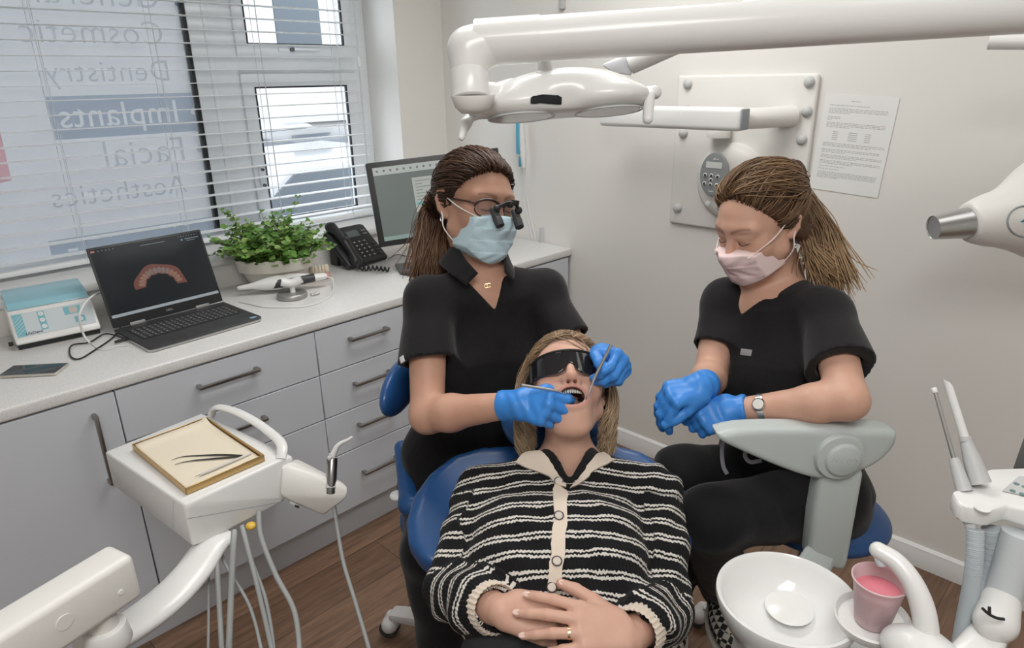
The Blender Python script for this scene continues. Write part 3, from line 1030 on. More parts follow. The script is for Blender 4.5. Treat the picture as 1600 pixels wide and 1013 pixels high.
# smartphone ----------------------------------------------------------
ph = [onz(88, 588, WT), onz(110, 571, WT)]
pu_ = nrm(ph[1] - ph[0]); pv_ = V(-pu_[1], pu_[0], 0); pv_ = pv_ if pv_ @ V(0, -1, 0) > 0 else -pv_
HM = np.eye(4); HM[:3, 0], HM[:3, 1], HM[:3, 2], HM[:3, 3] = pv_, -pu_ if np.cross(pv_, -pu_)[2] > 0 else pu_, V(0, 0, 1), ph[1] * V(1, 1, 0) + V(0, 0, WT)
pw = float(np.linalg.norm(ph[1] - ph[0]))
sgnv = 1 if np.cross(pv_, pu_)[2] < 0 else -1
if sgnv > 0: rng = (0, pw)
else: rng = (-pw, 0)
sp = empty('smartphone', ph[1], 'smartphone with a pale metal edge lying face up on the worktop', 'phone')
MB().box((0, rng[0], .0008), (.150, rng[1], .0088), HM, bev=.004, seg=3).put('case', mat('pale_gold_metal', (.72, .69, .64), .3, metal=.6), sp)
MB().box((.003, rng[0] + .003, .0086), (.147, rng[1] - .003, .0093), HM, bev=.0003, seg=1).put('screen', mat('phone_glass', (.015, .017, .018), .04), sp)
# pot plant -----------------------------------------------------------
pp = empty('potted_plant', (.29, -1.16, WT), 'bushy green herb in an oval cream pot behind the laptop', 'plant')
pd = nrm(onz(478, 390, WT + .09) - onz(358, 400, WT + .09)); PA = math.atan2(pd[1], pd[0])
PT = np.eye(4); PT[:3, :3] = np.array([[math.cos(PA), -math.sin(PA), 0], [math.sin(PA), math.cos(PA), 0], [0, 0, 1]]); PT[:3, 3] = (.355, -1.195, WT)
M_pot = mat('cream_ceramic', (.70, .67, .60), .35, var=.04)
prof = [(.0, .0), (.085, .0), (.092, .006), (.112, .040), (.122, .064), (.134, .066), (.140, .098), (.143, .108), (.139, .113), (.132, .108), (.126, .085), (.0, .083)]
pot = MB().lathe(prof, PT, 56, sx=1.0, sy=.66)
vv = np.array(pot.v)
for i, q in enumerate(vv):                         # wavy rim
    if q[2] > WT + .100:
        w = math.atan2(q[1] - PT[1, 3], q[0] - PT[0, 3]); vv[i, 2] += .003 * math.sin(14 * w)
pot.v = [tuple(q) for q in vv]
pot.put('pot', M_pot, pp)
MB().lathe([(0, .087), (.124, .087), (.124, .080), (0, .080)], PT, 40, sx=1.0, sy=.66).put('soil', mat('dark_soil', (.04, .028, .02), .9, bump=.6, bscale=200), pp)
M_leaf = mat('herb_leaf', (.12, .26, .05), .42, var=.45, vscale=40, sss=0.0)
M_leaf2 = mat('pale_herb_leaf', (.24, .38, .10), .42, var=.35, vscale=40)
M_stem = mat('herb_stem', (.22, .26, .08), .6)
stems = MB(); lv = [MB(), MB()]


def leaf(m, c, d, up, L, W):
    s = nrm(np.cross(d, up)); up = np.cross(s, d); pts = []
    for t, w in ((0, .08), (.25, .75), (.5, 1.0), (.75, .8), (.92, .35)):
        b = c + d * L * t - up * L * .22 * t * t
        pts += [b - s * W * w + up * W * .25 * w, b, b + s * W * w + up * W * .25 * w]
    pts.append(c + d * L - up * L * .24)
    f = []
    for i in range(4):
        for j in range(2): f.append((i * 3 + j, i * 3 + j + 1, i * 3 + j + 4, i * 3 + j + 3))
    f += [(12, 13, 15), (13, 14, 15)]
    m.add(pts, f)


R2 = np.random.RandomState(3)
for i in range(150):
    a = R2.rand() * 6.283; r = math.sqrt(R2.rand())
    b0 = xf(PT, [(r * .115 * math.cos(a), r * .076 * math.sin(a), .083)])[0]
    out = nrm(xf(PT, [(math.cos(a) * 1.5, .75 * math.sin(a), 0)])[0] - PT[:3, 3])
    H = (.175 - .06 * r) * (.55 + .65 * R2.rand())
    if i in (5, 17, 40): H = .23
    spread = .02 + .090 * r * (.4 + .9 * R2.rand())
    tip = b0 + out * spread + V(0, 0, H)
    mid = b0 + out * spread * .35 + V(0, 0, H * .62)
    tip = tip + V(0, 0, -.055 * r * R2.rand())
    cv_ = bez([b0, mid, tip], 8)
    stems.tube(cv_, [.0014, .0008], 5)
    nl = 7
    for k in range(nl):
        t = .25 + .75 * k / (nl - 1); c = cv_[min(len(cv_) - 1, int(t * (len(cv_) - 1)))]
        aa = k * 2.4 + R2.rand()
        for s_ in (0, math.pi):
            d = nrm(V(math.cos(aa + s_), math.sin(aa + s_), .15 + .5 * R2.rand() - .3 * (1 - t)))
            L = (.020 + .014 * R2.rand()) * (1.15 - .35 * t)
            leaf(lv[0 if R2.rand() < .72 else 1], c, d, nrm(V(.55 * R2.randn() + .5, .55 * R2.randn() - .5, 1)), L, L * .42)
for m_ in [stems] + lv:
    a_ = np.array(m_.v)
    lo_x = np.where(a_[:, 2] < 1.03, .252, .012); a_[:, 0] = np.where(a_[:, 0] < lo_x, lo_x + .12 * (lo_x - a_[:, 0]), a_[:, 0])
    a_[:, 1] = np.where((a_[:, 1] > -.945), -.945 - .1 * (a_[:, 1] + .945), a_[:, 1]); m_.v = [tuple(q) for q in a_]
stems.put('stems', M_stem, pp)
lv[0].put('foliage', M_leaf, pp); lv[1].put('pale_foliage', M_leaf2, pp)
# scanner on its stand -------------------------------------------------
sc_c = onz(457, 465, WT)
stn = empty('scanner_stand', sc_c, 'round grey metal cradle standing under the dental scanner', 'stand')
MB().lathe([(0, 0), (.050, 0), (.054, .004), (.054, .014), (.050, .019), (.016, .021), (.0, .021)], frame(sc_c, (0, 0, 1)), 48).put('base', mat('satin_grey_metal', (.42, .42, .41), .38, metal=.7), stn)
ct = sc_c + V(0, 0, .050) + CR * .004
MB().lathe([(.010, .018), (.009, .04), (.014, .056), (.012, .058), (0, .056)], frame(sc_c + CR * .004, (0, 0, 1)), 24).put('neck', M_wplast, stn)
wa, wb = D(374, 450, 2.50) , D(505, 432, 2.58)
wax = nrm(wb - wa); up_ = nrm(V(0, 0, 1) - wax * wax[2])
wl_ = float(np.linalg.norm(wb - wa))
wand = empty('intraoral_scanner', wa, 'white and black handheld dental scanner resting on the grey cradle', 'scanner')
side = np.cross(wax, up_)
cr = [D(430, 448, 2.53) , D(480, 444, 2.56)]
MB().tube(bez([ct - wax * .035 + V(0, 0, .014), ct + V(0, 0, .004), ct + wax * .035 + V(0, 0, .016)], 12), .016, 14, flat=(side, 1.0)).put('cradle', M_wplast, stn)
pr = [rc(wa, wa + wax * wl_ * .45, .009, .023, flat=(up_, .85), k=.01), el(wa + wax * wl_ * .52, (wl_ * .32, .028, .024), np.stack([wax, side, up_], 1), k=.02), rc(wa + wax * wl_ * .6, wb, .025, .016, flat=(up_, .8), k=.02)]
me = sdf_mesh('scanner_body', pr, .0028)
fc = (fcen(me) - wa) @ wax / wl_; fu = (fcen(me) - wa) @ side
set_mats(me, [M_wplast, M_dark], ((fc - 2.5 * (((fcen(me) - wa) @ up_)) > .42) & (fc < .90) & (((fcen(me) - wa) @ up_) < .017) & (((fcen(me) - wa) @ up_) > -.014)).astype(int))
put('wand_body', me, None, wand)
pts = [wb, D(520, 437, 2.62), onz(517, 462, WT + .004), onz(480, 478, WT + .004), onz(420, 480, WT + .004), onz(395, 476, WT + .004), onz(372, 471, WT + .004)]
MB().tube(bez(pts, 60), .0024, 8).put('cable', M_wplast, wand)
MB().cyl(onz(486, 461, WT + .006), onz(499, 458, WT + .006), .004).put('plug', M_silver, stn)
# teeth model -----------------------------------------------------------
tm = empty('teeth_model', onz(498, 432, WT), 'pink and ivory teaching model of teeth behind the scanner', 'model')
tc_ = onz(500, 434, WT)
M_pink = mat('pink_acrylic', (.62, .34, .28), .3); M_ivory = mat('ivory_acrylic', (.75, .66, .52), .3)
pr = []
for i in range(9):
    a = math.pi * i / 8
    q0 = tc_ + CR * .034 * math.cos(a) + V(*(-CF[:2]), 0) * .04 * math.sin(a) + V(0, 0, .012)
    if i: pr.append(rc(pq, q0, .011, .011, k=.008))
    pq = q0
put('gum_base', sdf_mesh('gum_base', pr, .003), M_pink, tm)
for i in range(9):
    a = math.pi * i / 8
    q0 = tc_ + CR * .034 * math.cos(a) + V(*(-CF[:2]), 0) * .04 * math.sin(a) + V(0, 0, .018)
    MB().ball(q0 + V(0, 0, .016 + .010 * math.sin(a * 1.0 + .5)), (.0055, .0055, .018)).put('tooth', M_ivory, tm)
# desk phone --------------------------------------------------------------
p0_, p1_ = onz(545, 424, WT), onz(606, 408, WT)
qx = nrm(p1_ - p0_); qy = V(-qx[1], qx[0], 0); qy = qy if qy[0] < 0 else -qy
QM = np.eye(4); QM[:3, 0], QM[:3, 1], QM[:3, 2], QM[:3, 3] = qx, qy, V(0, 0, 1), p0_ * V(1, 1, 0) + V(0, 0, WT)
dp = empty('desk_phone', p0_, 'black desk telephone with its handset on the cradle', 'telephone')
QA = math.radians(38)
FM = QM @ np.array([[1, 0, 0, 0], [0, math.cos(QA), -math.sin(QA), 0], [0, math.sin(QA), math.cos(QA), .012], [0, 0, 0, 1.]])
pb = MB().prism([(0, 0), (.205, 0), (.205, .195), (.19, .205), (.015, .205), (0, .195)], -.012, .014, FM, bev=.006).put('body', M_black, dp)
MB().box((.02, .10, 0), (.035, .15, .10), QM, bev=.003).box((.17, .10, 0), (.185, .15, .10), QM, bev=.003).put('stand', M_black, dp)
MB().box((.085, .135, .0135), (.155, .178, .0155), FM, bev=.002).put('display_bezel', M_dark, pb)
MB().box((.092, .140, .0152), (.148, .172, .0162), FM).put('display', mat('grey_lcd', (.12, .15, .15), .15), pb, smooth=False)
M_btn = mat('phone_button', (.05, .052, .055), .35); M_leg = mat('white_print', (.6, .6, .6), .5)
for r in range(5):
    for c in range(3):
        x, y = .088 + c * .026, .022 + r * .020
        bo = MB().box((x, y, .0135), (x + .018, y + .012, .017), FM, bev=.002, seg=1).put('button', M_btn, pb)
        MB().box((x + .006, y + .003, .017), (x + .011, y + .009, .0172), FM).put('button_mark', M_leg, bo, smooth=False)
for r in range(4):
    bo = MB().box((.172, .022 + r * .02, .0135), (.194, .034 + r * .02, .017), FM, bev=.002, seg=1).put('button', M_btn, pb)
for r in range(2):
    bo = MB().box((.168, .142 + r * .018, .0135), (.19, .15 + r * .018, .017), FM, bev=.002, seg=1).put('button', mat('grey_button', (.2, .2, .2), .4), pb)
hp = xf(FM, [(.036, .012, .032), (.036, .10, .046), (.036, .20, .034)])
pr = [rc(hp[0], hp[1], .020, .017, k=.02, flat=(FM[:3, 2], .75)), rc(hp[1], hp[2], .017, .021, k=.02, flat=(FM[:3, 2], .75)), el(hp[0] - FM[:3, 2] * .010, (.026, .030, .017), FM[:3, :3], k=.012), el(hp[2] - FM[:3, 2] * .010, (.026, .030, .017), FM[:3, :3], k=.012)]
put('handset', sdf_mesh('handset', pr, .003), M_black, dp)
cc = bez([hp[0] - qy * .02 - V(0, 0, .01), onz(560, 422, WT + .008), onz(585, 421, WT + .008), onz(608, 424, WT + .010)], 24)
t = np.linspace(0, 1, 240); ctr = np.stack([np.interp(t, np.linspace(0, 1, len(cc)), cc[:, i]) for i in range(3)], 1)
kk = np.clip((t - .35) * 6, 0, 1) * .008
ctr = ctr + kk[:, None] * (np.cos(t * 75)[:, None] * V(0, 0, 1) + np.sin(t * 75)[:, None] * V(*(-CF[:2]), 0)) + V(0, 0, .006)
MB().tube(ctr, .0036, 8).put('coiled_cord', M_black, dp)
# monitor -------------------------------------------------------------------
mTL, mBL = onx(577, 256, .50), None
mo = empty('computer_monitor', (.42, -.60, WT), 'black framed computer monitor with a grey document on its screen', 'monitor')
sD = 2.62
TL, BL, TR = D(577, 255, sD), D(594, 387, sD + .045), D(735, 236, sD + .10)
mx_ = nrm(TR - TL); my_ = nrm((TL - BL) - mx_ * ((TL - BL) @ mx_)); mH = float(np.linalg.norm(TL - BL)); mW = .53
MM = np.eye(4); MM[:3, 0], MM[:3, 1], MM[:3, 2], MM[:3, 3] = mx_, my_, np.cross(mx_, my_), BL
MB().box((0, 0, -.04), (mW, mH, 0), MM, bev=.004).put('housing', M_black, mo)
b_ = .021
MB().box((b_, b_, -.001), (mW - b_, mH - b_, .0006), MM).put('screen', emit_mat('grey_screen_glow', (.115, .135, .125)), mo, smooth=False)
MB().box((b_, mH - b_ - .030, .0006), (mW - b_, mH - b_, .0009), MM).put('toolbar', emit_mat('pale_toolbar_glow', (.36, .38, .36)), mo, smooth=False)
MB().box((b_, b_, .0006), (mW - b_, b_ + .016, .0009), MM).put('taskbar', emit_mat('pale_status_glow', (.20, .27, .25)), mo, smooth=False)
ti = MB()
for i in range(12): ti.box((b_ + .012 + i * .026, mH - b_ - .019, .0009), (b_ + .020 + i * .026, mH - b_ - .011, .0011), MM)
ti.put('toolbar_icons', emit_mat('dark_icon_glow', (.12, .13, .12)), mo, smooth=False)
MB().box((.165, .115, .0006), (.35, mH - .075, .0009), MM).put('document', emit_mat('document_glow', (.34, .36, .33)), mo, smooth=False)
ti = MB()
for i in range(7): ti.box((.175, mH - .09 - i * .012, .0009), (.175 + (.028 if i % 2 else .06), mH - .087 - i * .012, .0011), MM)
ti.put('document_text', emit_mat('dark_text_glow', (.17, .18, .17)), mo, smooth=False)
MB().box((.17, mH - .180, .0009), (.345, mH - .170, .0011), MM).put('document_highlight', emit_mat('teal_glow', (.10, .33, .32)), mo, smooth=False)
mc = xf(MM, [(.165, .04, -.05)])[0]; mbs = V(mc[0], mc[1], WT)
MB().box((-.017, -.012, .008), (.017, .012, mc[2] - WT + .03), frame(mbs, (0, 0, 1), mx_), bev=.004).put('stand_column', M_black, mo)
MB().box((-.09, -.04, 0), (.09, .11, .012), frame(mbs, (0, 0, 1), mx_), bev=.004).put('stand_foot', mat('slate_plastic', (.07, .075, .08), .4), mo)
# keyboard on the worktop
k0, k1 = onz(627, 430, WT), onz(656, 420, WT)
kx = nrm(k1 - k0); ky = V(-kx[1], kx[0], 0)
KM = np.eye(4); KM[:3, 0], KM[:3, 1], KM[:3, 2], KM[:3, 3] = kx, ky, V(0, 0, 1), k0 * V(1, 1, 0) + V(0, 0, WT)
kr = 1 if (np.cross(kx, V(0, 0, 1)) @ V(1, 0, 0)) > 0 else -1
ke = empty('computer_keyboard', k0, 'slim grey keyboard in front of the monitor, half hidden by the dentist', 'keyboard')
lo, hi = ((0, -.13), (.36, 0)) if kr > 0 else ((0, 0), (.36, .13))
MB().box((*lo, 0), (*hi, .014), KM, bev=.003).put('case', M_dark, ke)
kk_ = MB()
for r in range(5):
    for c in range(15):
        kk_.box((lo[0] + .012 + c * .0225, lo[1] + .012 + r * .022, .013), (lo[0] + .031 + c * .0225, lo[1] + .030 + r * .022, .018), KM, bev=.001, seg=1)
kk_.put('keys', mat('grey_key', (.16, .165, .17), .5), ke)
pts = [onz(606, 405, WT + .003), onz(620, 398, WT + .003), onz(632, 400, WT + .003), onz(650, 402, WT + .003)]
MB().tube(bez(pts, 20), .0018, 6).put('phone_cable', M_bcab, label='thin black lead on the worktop between telephone and monitor', cat='cable')

# ================================================================== dental equipment
M_dent = mat('dental_white_enamel', (.80, .80, .785), .28, coat=.15)
M_dent2 = mat('warm_white_plastic', (.78, .765, .73), .36)
M_sage = mat('sage_grey_plastic', (.50, .545, .535), .42)
M_hose = mat('grey_hose', (.36, .375, .375), .5)
M_lgrey = mat('light_grey_plastic', (.55, .56, .56), .45)
M_gold = mat('gold_anodised_metal', (.62, .42, .18), .34, metal=.75)
M_paper = mat('cream_paper', (.80, .72, .58), .8)
M_chrome = mat('polished_steel', (.66, .66, .67), .16, metal=1.0)
M_dsteel = mat('dark_steel', (.16, .16, .16), .3, metal=1.0)
M_blue = mat('blue_upholstery', (.020, .085, .25), .33, bump=.05, bscale=900, coat=.1)
M_seam = mat('seam_grey', (.30, .32, .34), .6)
ZU = V(0, 0, 1)

# delivery unit -------------------------------------------------------
TZ = .815
A, E, R_ = onz(163, 706, TZ), onz(287, 790, TZ), onz(443, 717, TZ)
C_ = A + R_ - E + V(-.012, .012, 0)
R2_ = D(460, 713, 1.60)
un = empty('delivery_unit', (1.26, -1.9, .70), 'white instrument delivery head carrying the gold tray', 'dental unit')
bot = [A - ZU * .095, E - ZU * .103, E - ZU * .106 + V(.002, .03, 0), R_ - ZU * .092 + V(0, -.03, 0), D(452, 780, 1.60), C_ - ZU * .07]
MB().hull([A, A - V(0, 0, .02) , E, R_, R2_, C_] + bot, bev=.006, seg=3).put('housing', M_dent, un)
nrm_r = nrm(np.cross(R_ - E, ZU)); nrm_r = nrm_r if nrm_r @ CF < 0 else -nrm_r


def onplane(px, py, P, n):
    v = ray(px, py); return CAM_POS + v * (((P - CAM_POS) @ n) / (v @ n))


ub_ = bvh_of([o for o in un.children if o.name.startswith('housing')][0].data)
for qa, qb, m in (((292, 811), (448, 783), M_seam), ((271, 782), (271, 850), mat('pale_seam', (.55, .62, .68), .5))):
    pts = []
    for t in np.linspace(0, 1, 30):
        x, y = qa[0] + (qb[0] - qa[0]) * t, qa[1] + (qb[1] - qa[1]) * t
        h, n_ = cast(ub_, D(x, y, 1.0), ray(x, y))
        if h is not None and (not pts or np.linalg.norm(h - pts[-1]) < .05): pts.append(h + n_ * .0002)
    if len(pts) > 4: MB().tube(pts, .0008, 6).put('panel_joint', m, un)
hp = [D(330, 652, 1.79), D(334, 640, 1.775), D(345, 637, 1.755), D(372, 645, 1.72), D(400, 660, 1.685), D(422, 676, 1.65), D(437, 690, 1.615), D(441, 703, 1.595), D(438, 718, 1.58)]
MB().tube(bez(hp, 60), .0125, 14, flat=(ZU, .55)).put('handle', M_dent, un)
arm_ = [D(460, 722, 1.60), D(479, 747, 1.60), D(452, 782, 1.59), D(505, 806, 1.60), D(494, 756, 1.61), D(512, 749, 1.60), D(543, 758, 1.59), D(544, 777, 1.585), D(520, 746, 1.66), D(462, 716, 1.66), D(508, 800, 1.66), D(440, 727, 1.57), D(437, 776, 1.56)]
MB().hull(arm_, bev=.006, seg=2).put('syringe_bracket', M_dent2, un)
MB().hull([D(x, y, d) for x, y in ((454, 783), (466, 789), (464, 793), (452, 787)) for d in (1.575, 1.60)], bev=.001).put('switch', M_lgrey, un)
MB().hull([D(x, y, d) for x, y in ((461, 789), (468, 791), (467, 795), (460, 792)) for d in (1.57, 1.59)], bev=.001).put('button', M_black, un)
MB().cyl(D(517, 764, 1.59), D(517, 755, 1.595), .0155, n=28).put('socket_ring', M_lgrey, un)
cl = MB().ball(D(392, 822, 1.52), (.012, .012, .008)); cl.put('clip', mat('yellow_plastic', (.75, .5, .08), .4), un)
# hoses
hz = [[(326, 870), (326, 899), (326, 960), (325, 1030)], [(338, 862), (339, 882), (343, 950), (347, 1030)], [(366, 830), (365, 850), (361, 930), (357, 1030)],
      [(344, 850), (352, 882), (388, 943), (405, 1000), (410, 1040)], [(378, 822), (385, 850), (402, 917), (424, 1012), (428, 1040)],
      [(382, 830), (393, 876), (414, 934), (426, 1000), (426, 1040)], [(404, 800), (408, 840), (431, 899), (458, 950), (467, 1000), (466, 1040)]]
hr_ = [.0028, .0056, .0066, .0036, .0052, .0042, .0058]
hd = [1.47, 1.46, 1.46, 1.50, 1.50, 1.51, 1.53]
for i, (q, r, d) in enumerate(zip(hz, hr_, hd)):
    pts = [D(x, y, d - .02 * k) for k, (x, y) in enumerate(q)]
    lo = pts[-1]
    pts += [lo + V(-.02, -.01, -.10), lo + V(-.06 - .01 * i, -.06, -.12), lo + V(-.06, -.14, -.03)]
    MB().tube(bez(pts, 64), r, 10).put('hose', M_hose, un)
q = [D(521, 788, 1.60), D(524, 806, 1.60), D(536, 876, 1.57), D(555, 940, 1.52), D(576, 1012, 1.47), D(583, 1050, 1.43), D(560, 1090, 1.38), D(480, 1110, 1.35)]
MB().tube(bez(q, 60), .0046, 10).put('syringe_hose', M_hose, un)
# its carrying arm
am = [(352, 836, 1.51), (330, 852, 1.475), (300, 895, 1.42), (262, 935, 1.36), (215, 972, 1.29), (172, 1000, 1.22), (140, 1015, 1.18)]
ap = bez([D(*q) for q in am], 30)
MB().tube(ap, [.034, .040, .043, .043, .040], 20, flat=(ZU, .48)).put('support_arm', M_dent, un)
# spring arm seen at lower left
bm_ = empty('support_beam', D(100, 1000, 1.05), 'thick white support arm of the unit, cut by the left edge', 'arm')
ZB = .905
fa, fb = onz(196, 871, ZB), onz(0, 993, ZB)
ba_, bb_ = onz(155, 857, ZB), onz(0, 950, ZB)
dx_ = nrm(fb - fa); wv = nrm((ba_ - fa) - dx_ * ((ba_ - fa) @ dx_)); bw = .062
BM = frame(fa, dx_, wv)
MB().prism([(-.004, 0), (bw, 0), (bw, .088), (-.004, .088)] if BM[2, 1] < 0 else [(-.004, 0), (bw, 0), (bw, -.088), (-.004, -.088)], -.012, .62, BM, bev=.012, seg=4).put('beam', M_dent2, bm_)
sgn = -1 if BM[2, 1] > 0 else 1
P = xf(BM, [(-.004, sgn * .040, .110), (-.0055, sgn * .040, .110)]); MB().cyl(P[0], P[1], .0125, n=28).put('cover_cap', M_dent2, bm_)
P = xf(BM, [(-.002, sgn * .052, .022), (-.006, sgn * .052, .022)]); MB().cyl(P[0], P[1], .0045, n=16).put('screw_cap', M_wplast, bm_)
jp = xf(BM, [(.028, sgn * .080, .045)])[0]
MB().cyl(jp, jp - ZU * .05, .023, n=32).put('pivot', M_dent2, bm_)
MB().cyl(jp - ZU * .035, jp - ZU * .075, .034, .037, n=40, bev=.006).put('pivot_collar', M_dent, bm_)

# tray and what lies in it ----------------------------------------------
tz = TZ + .002
tc = [onz(*q, TZ + .016) for q in ((205, 693), (323, 654), (412, 713), (292, 765))]
tx = nrm(tc[3] - tc[0]); tx[2] = 0; ty = V(-tx[1], tx[0], 0); tc0 = (tc[0] + tc[1] + tc[2] + tc[3]) / 4
if ty @ (tc[1] - tc[0]) < 0: ty = -ty
tw, tl = .286, .180
TM = frame(V(tc0[0], tc0[1], tz), (0, 0, 1), tx)
tr = empty('instrument_tray', V(tc0[0], tc0[1], tz), 'shallow gold metal tray on top of the delivery unit', 'tray')
MB().box((-tw / 2, -tl / 2, 0), (tw / 2, tl / 2, .0018), TM).put('base', M_gold, tr)
rim = MB()
for lo, hi in (((-tw / 2, -tl / 2), (tw / 2, -tl / 2 + .0022)), ((-tw / 2, tl / 2 - .0022), (tw / 2, tl / 2)), ((-tw / 2, -tl / 2), (-tw / 2 + .0022, tl / 2)), ((tw / 2 - .0022, -tl / 2), (tw / 2, tl / 2))):
    rim.box((*lo, 0), (*hi, .0165), TM, bev=.0008, seg=1)
rim.put('rim', M_gold, tr)
pv = []; nx_, ny_ = 24, 16
for i in range(nx_ + 1):
    for j in range(ny_ + 1):
        u, w = i / nx_, j / ny_
        z = .0050 + .010 * max(0, 1 - u * 9) ** 2 + .007 * max(0, (w - .9) * 10) ** 2 * (1 - u) + .0015 * math.sin(5 * u) * math.sin(4 * w)
        pv.append((-tw / 2 + .006 + u * (tw - .012), -tl / 2 + .005 + w * (tl - .010), z))
pf = [(i * (ny_ + 1) + j, (i + 1) * (ny_ + 1) + j, (i + 1) * (ny_ + 1) + j + 1, i * (ny_ + 1) + j + 1) for i in range(nx_) for j in range(ny_)]
pm = mesh_np('tray_paper', xf(TM, np.array(pv)), pf)
po = put('tray_paper', pm, M_paper, label='sheet of cream paper lining the gold tray', cat='paper')
md = po.modifiers.new('thick', 'SOLIDIFY'); md.thickness = .0008; md.offset = -1
zt = tz + .0058
tt = empty('tweezers', onz(330, 715, zt), 'steel dental tweezers with bent points on the tray paper', 'tweezers')
for k, q in enumerate(([(378, 712), (345, 711), (310, 712), (284, 714), (268, 719)], [(379, 713), (345, 716), (310, 719), (288, 722), (273, 726)])):
    MB().tube(bez([onz(x, y, zt + .002) for x, y in q], 24), [.0030, .0030, .0024, .0014, .0007], 8, flat=(ZU, .5)).put('arm', M_dsteel, tt)
pbm = MB().tube([onz(392, 709, zt + .003), onz(330, 735, zt + .003), onz(313, 742, zt + .003)], [.0028, .0030, .0028], 10)
pr_ = pbm.put('dental_probe', mat('pale_handle', (.62, .60, .58), .4), label='slim grey handled dental instrument beside the tweezers', cat='instrument')
MB().tube([onz(314, 741.6, zt + .003), onz(304, 745, zt + .002)], [.0012, .0005], 6).put('tip', M_chrome, pr_)

# three way syringe -------------------------------------------------------
sy = empty('air_water_syringe', D(517, 765, 1.605), 'steel air water syringe with a white tip standing in the unit bracket', 'syringe')
MB().cyl(D(517, 772, 1.585), D(519, 716, 1.60), .0115, .0125, n=24, bev=.002).put('handle', mat('grey_steel', (.32, .32, .32), .3, metal=1.0), sy)
MB().cyl(D(519, 719, 1.60), D(519.5, 708, 1.602), .010, .0085, n=20, bev=.002).put('head', M_lgrey, sy)
MB().ball(D(515, 716, 1.588), .006).put('button', M_lgrey, sy)
MB().tube(bez([D(520, 712, 1.60), D(526, 699, 1.60), D(534, 692, 1.60), D(543, 688, 1.60), D(551, 683, 1.60)], 24), [.0075, .0055, .004, .0036], 12).put('tip', M_wplast, sy)

# operating lamp --------------------------------------------------------------
lamp = empty('operating_lamp', D(870, 150, 1.2), 'white double lobed operating lamp with two side handles over the dentist', 'lamp')
t0, t1 = D(762, 66, 1.13), D(1720, 6, 1.02)
MB().tube([t0, t0 + (t1 - t0) * .5, t1], .0355, 36).put('boom', M_dent, lamp)
t2 = t1 + (t1 - t0) * .25
MB().cyl(t2 - ZU * .05, V(t2[0], t2[1], CEIL), .04, n=36).put('ceiling_post', M_dent, lamp)
MB().tube([t1, t2], .0355, 36).put('boom_extension', M_dent, lamp)
MB().tube([t0 + (t1 - t0) * -.02, t0 + (t1 - t0) * .095], .037, 36).put('boom_sleeve', M_dent, lamp)
me = sdf_mesh('elbow', [rc(D(735, 76, 1.13), D(775, 66, 1.13), .033, .0365, k=.02), rc(D(733, 80, 1.13), D(733, 104, 1.13), .032, .031, k=.02)], .004)
put('elbow', me, M_dent, lamp)
MB().cyl(D(733, 106, 1.13), D(736, 154, 1.13), .0305, .032, n=40, bev=.004).put('pivot', M_dent, lamp)
MB().lathe([(0, .0), (.020, .001), (.030, .010), (.036, .026), (.036, .029), (0, .029)], frame(D(740, 178, 1.13), (0, 0, 1)), 40).put('pivot_cup', M_dent2, lamp)
me = sdf_mesh('yoke', [rc(D(742, 170, 1.13), D(765, 150, 1.17), .014, .018, k=.02), rc(D(765, 150, 1.17), D(800, 140, 1.24), .018, .02, k=.02)], .004)
put('yoke', me, M_dent, lamp)
hc = D(880, 158, 1.20); hx = nrm(CR - ZU * .0 + V(0, 0, 0)); hx = nrm(cv(1, .07, 0)); hup = nrm(ZU - hx * (hx @ ZU)); hf = np.cross(hx, hup)   # hf: away from or towards viewer
if hf @ CF > 0: hf = -hf
HA = np.stack([hx, hf, hup], 1)
tl_ = math.radians(10)
HA2 = np.stack([hx, hf * math.cos(tl_) + hup * math.sin(tl_), hup * math.cos(tl_) - hf * math.sin(tl_)], 1)


def hl_(x, y, z): return hc + HA2 @ V(x, y, z)


pr = [el(hl_(-.075, .0, -.004), (.072, .078, .030), HA2, k=.05), el(hl_(.078, .0, -.002), (.074, .082, .029), HA2, k=.05), el(hl_(.0, -.01, .018), (.095, .066, .034), HA2, k=.05),
      Pr(lambda p: -(((p - hc) @ HA2)[:, 2] + .024 + .10 * 0 - 1.2 * ((p - hc) @ HA2)[:, 0] ** 2 * 0), hc, 5, 'i', .006)]
put('housing', sdf_mesh('housing', pr, .0035), M_dent, lamp)
for sx, sz in ((-.075, -.0245), (.078, -.0245)):
    c = hl_(sx, .004, sz)
    MB().lathe([(0, 0), (.054, 0), (.056, .004), (0, .004)], np.block([[HA2, c[:, None]], [np.zeros((1, 3)), 1]]), 44, sx=1.0, sy=1.15).put('reflector_window', mat('lamp_window', (.55, .55, .53), .12), lamp)
    MB().tube([hl_(sx + .058 * math.cos(a), .004 + .066 * math.sin(a), sz + .001) for a in np.linspace(0, 2 * math.pi, 48)], .0016, 6).put('window_rim', M_lgrey, lamp)
SN = [hl_(-.055, .0745, .010), hl_(-.002, .079, .014), hl_(-.002, .072, .032), hl_(-.012, .071, .034), hl_(-.045, .069, .031), hl_(-.055, .068, .026)]
sn = [(828, 164), (880, 160), (880, 150), (872, 146.5), (850, 147.5), (833, 151), (828, 155)]
lb = bvh_of(lamp.children[-1].data if False else bpy.data.objects['housing.001'].data if 'housing.001' in bpy.data.objects else bpy.data.objects['housing'].data)
hobj = [o for o in lamp.children if o.name.startswith('housing') and o.data.name.startswith('housing')]
lb = bvh_of(hobj[0].data)
PN = nrm(-CF); PU, PW = CR, CU
Oc = D(854, 156, 1.13)
poly = [((x - 854) / FPX * 1.13, -(y - 156) / FPX * 1.13) for x, y in sn]
me = drape(lb, poly, Oc, PU, PW, PN, off=.001, th=.0015, step=.004, smooth=1)
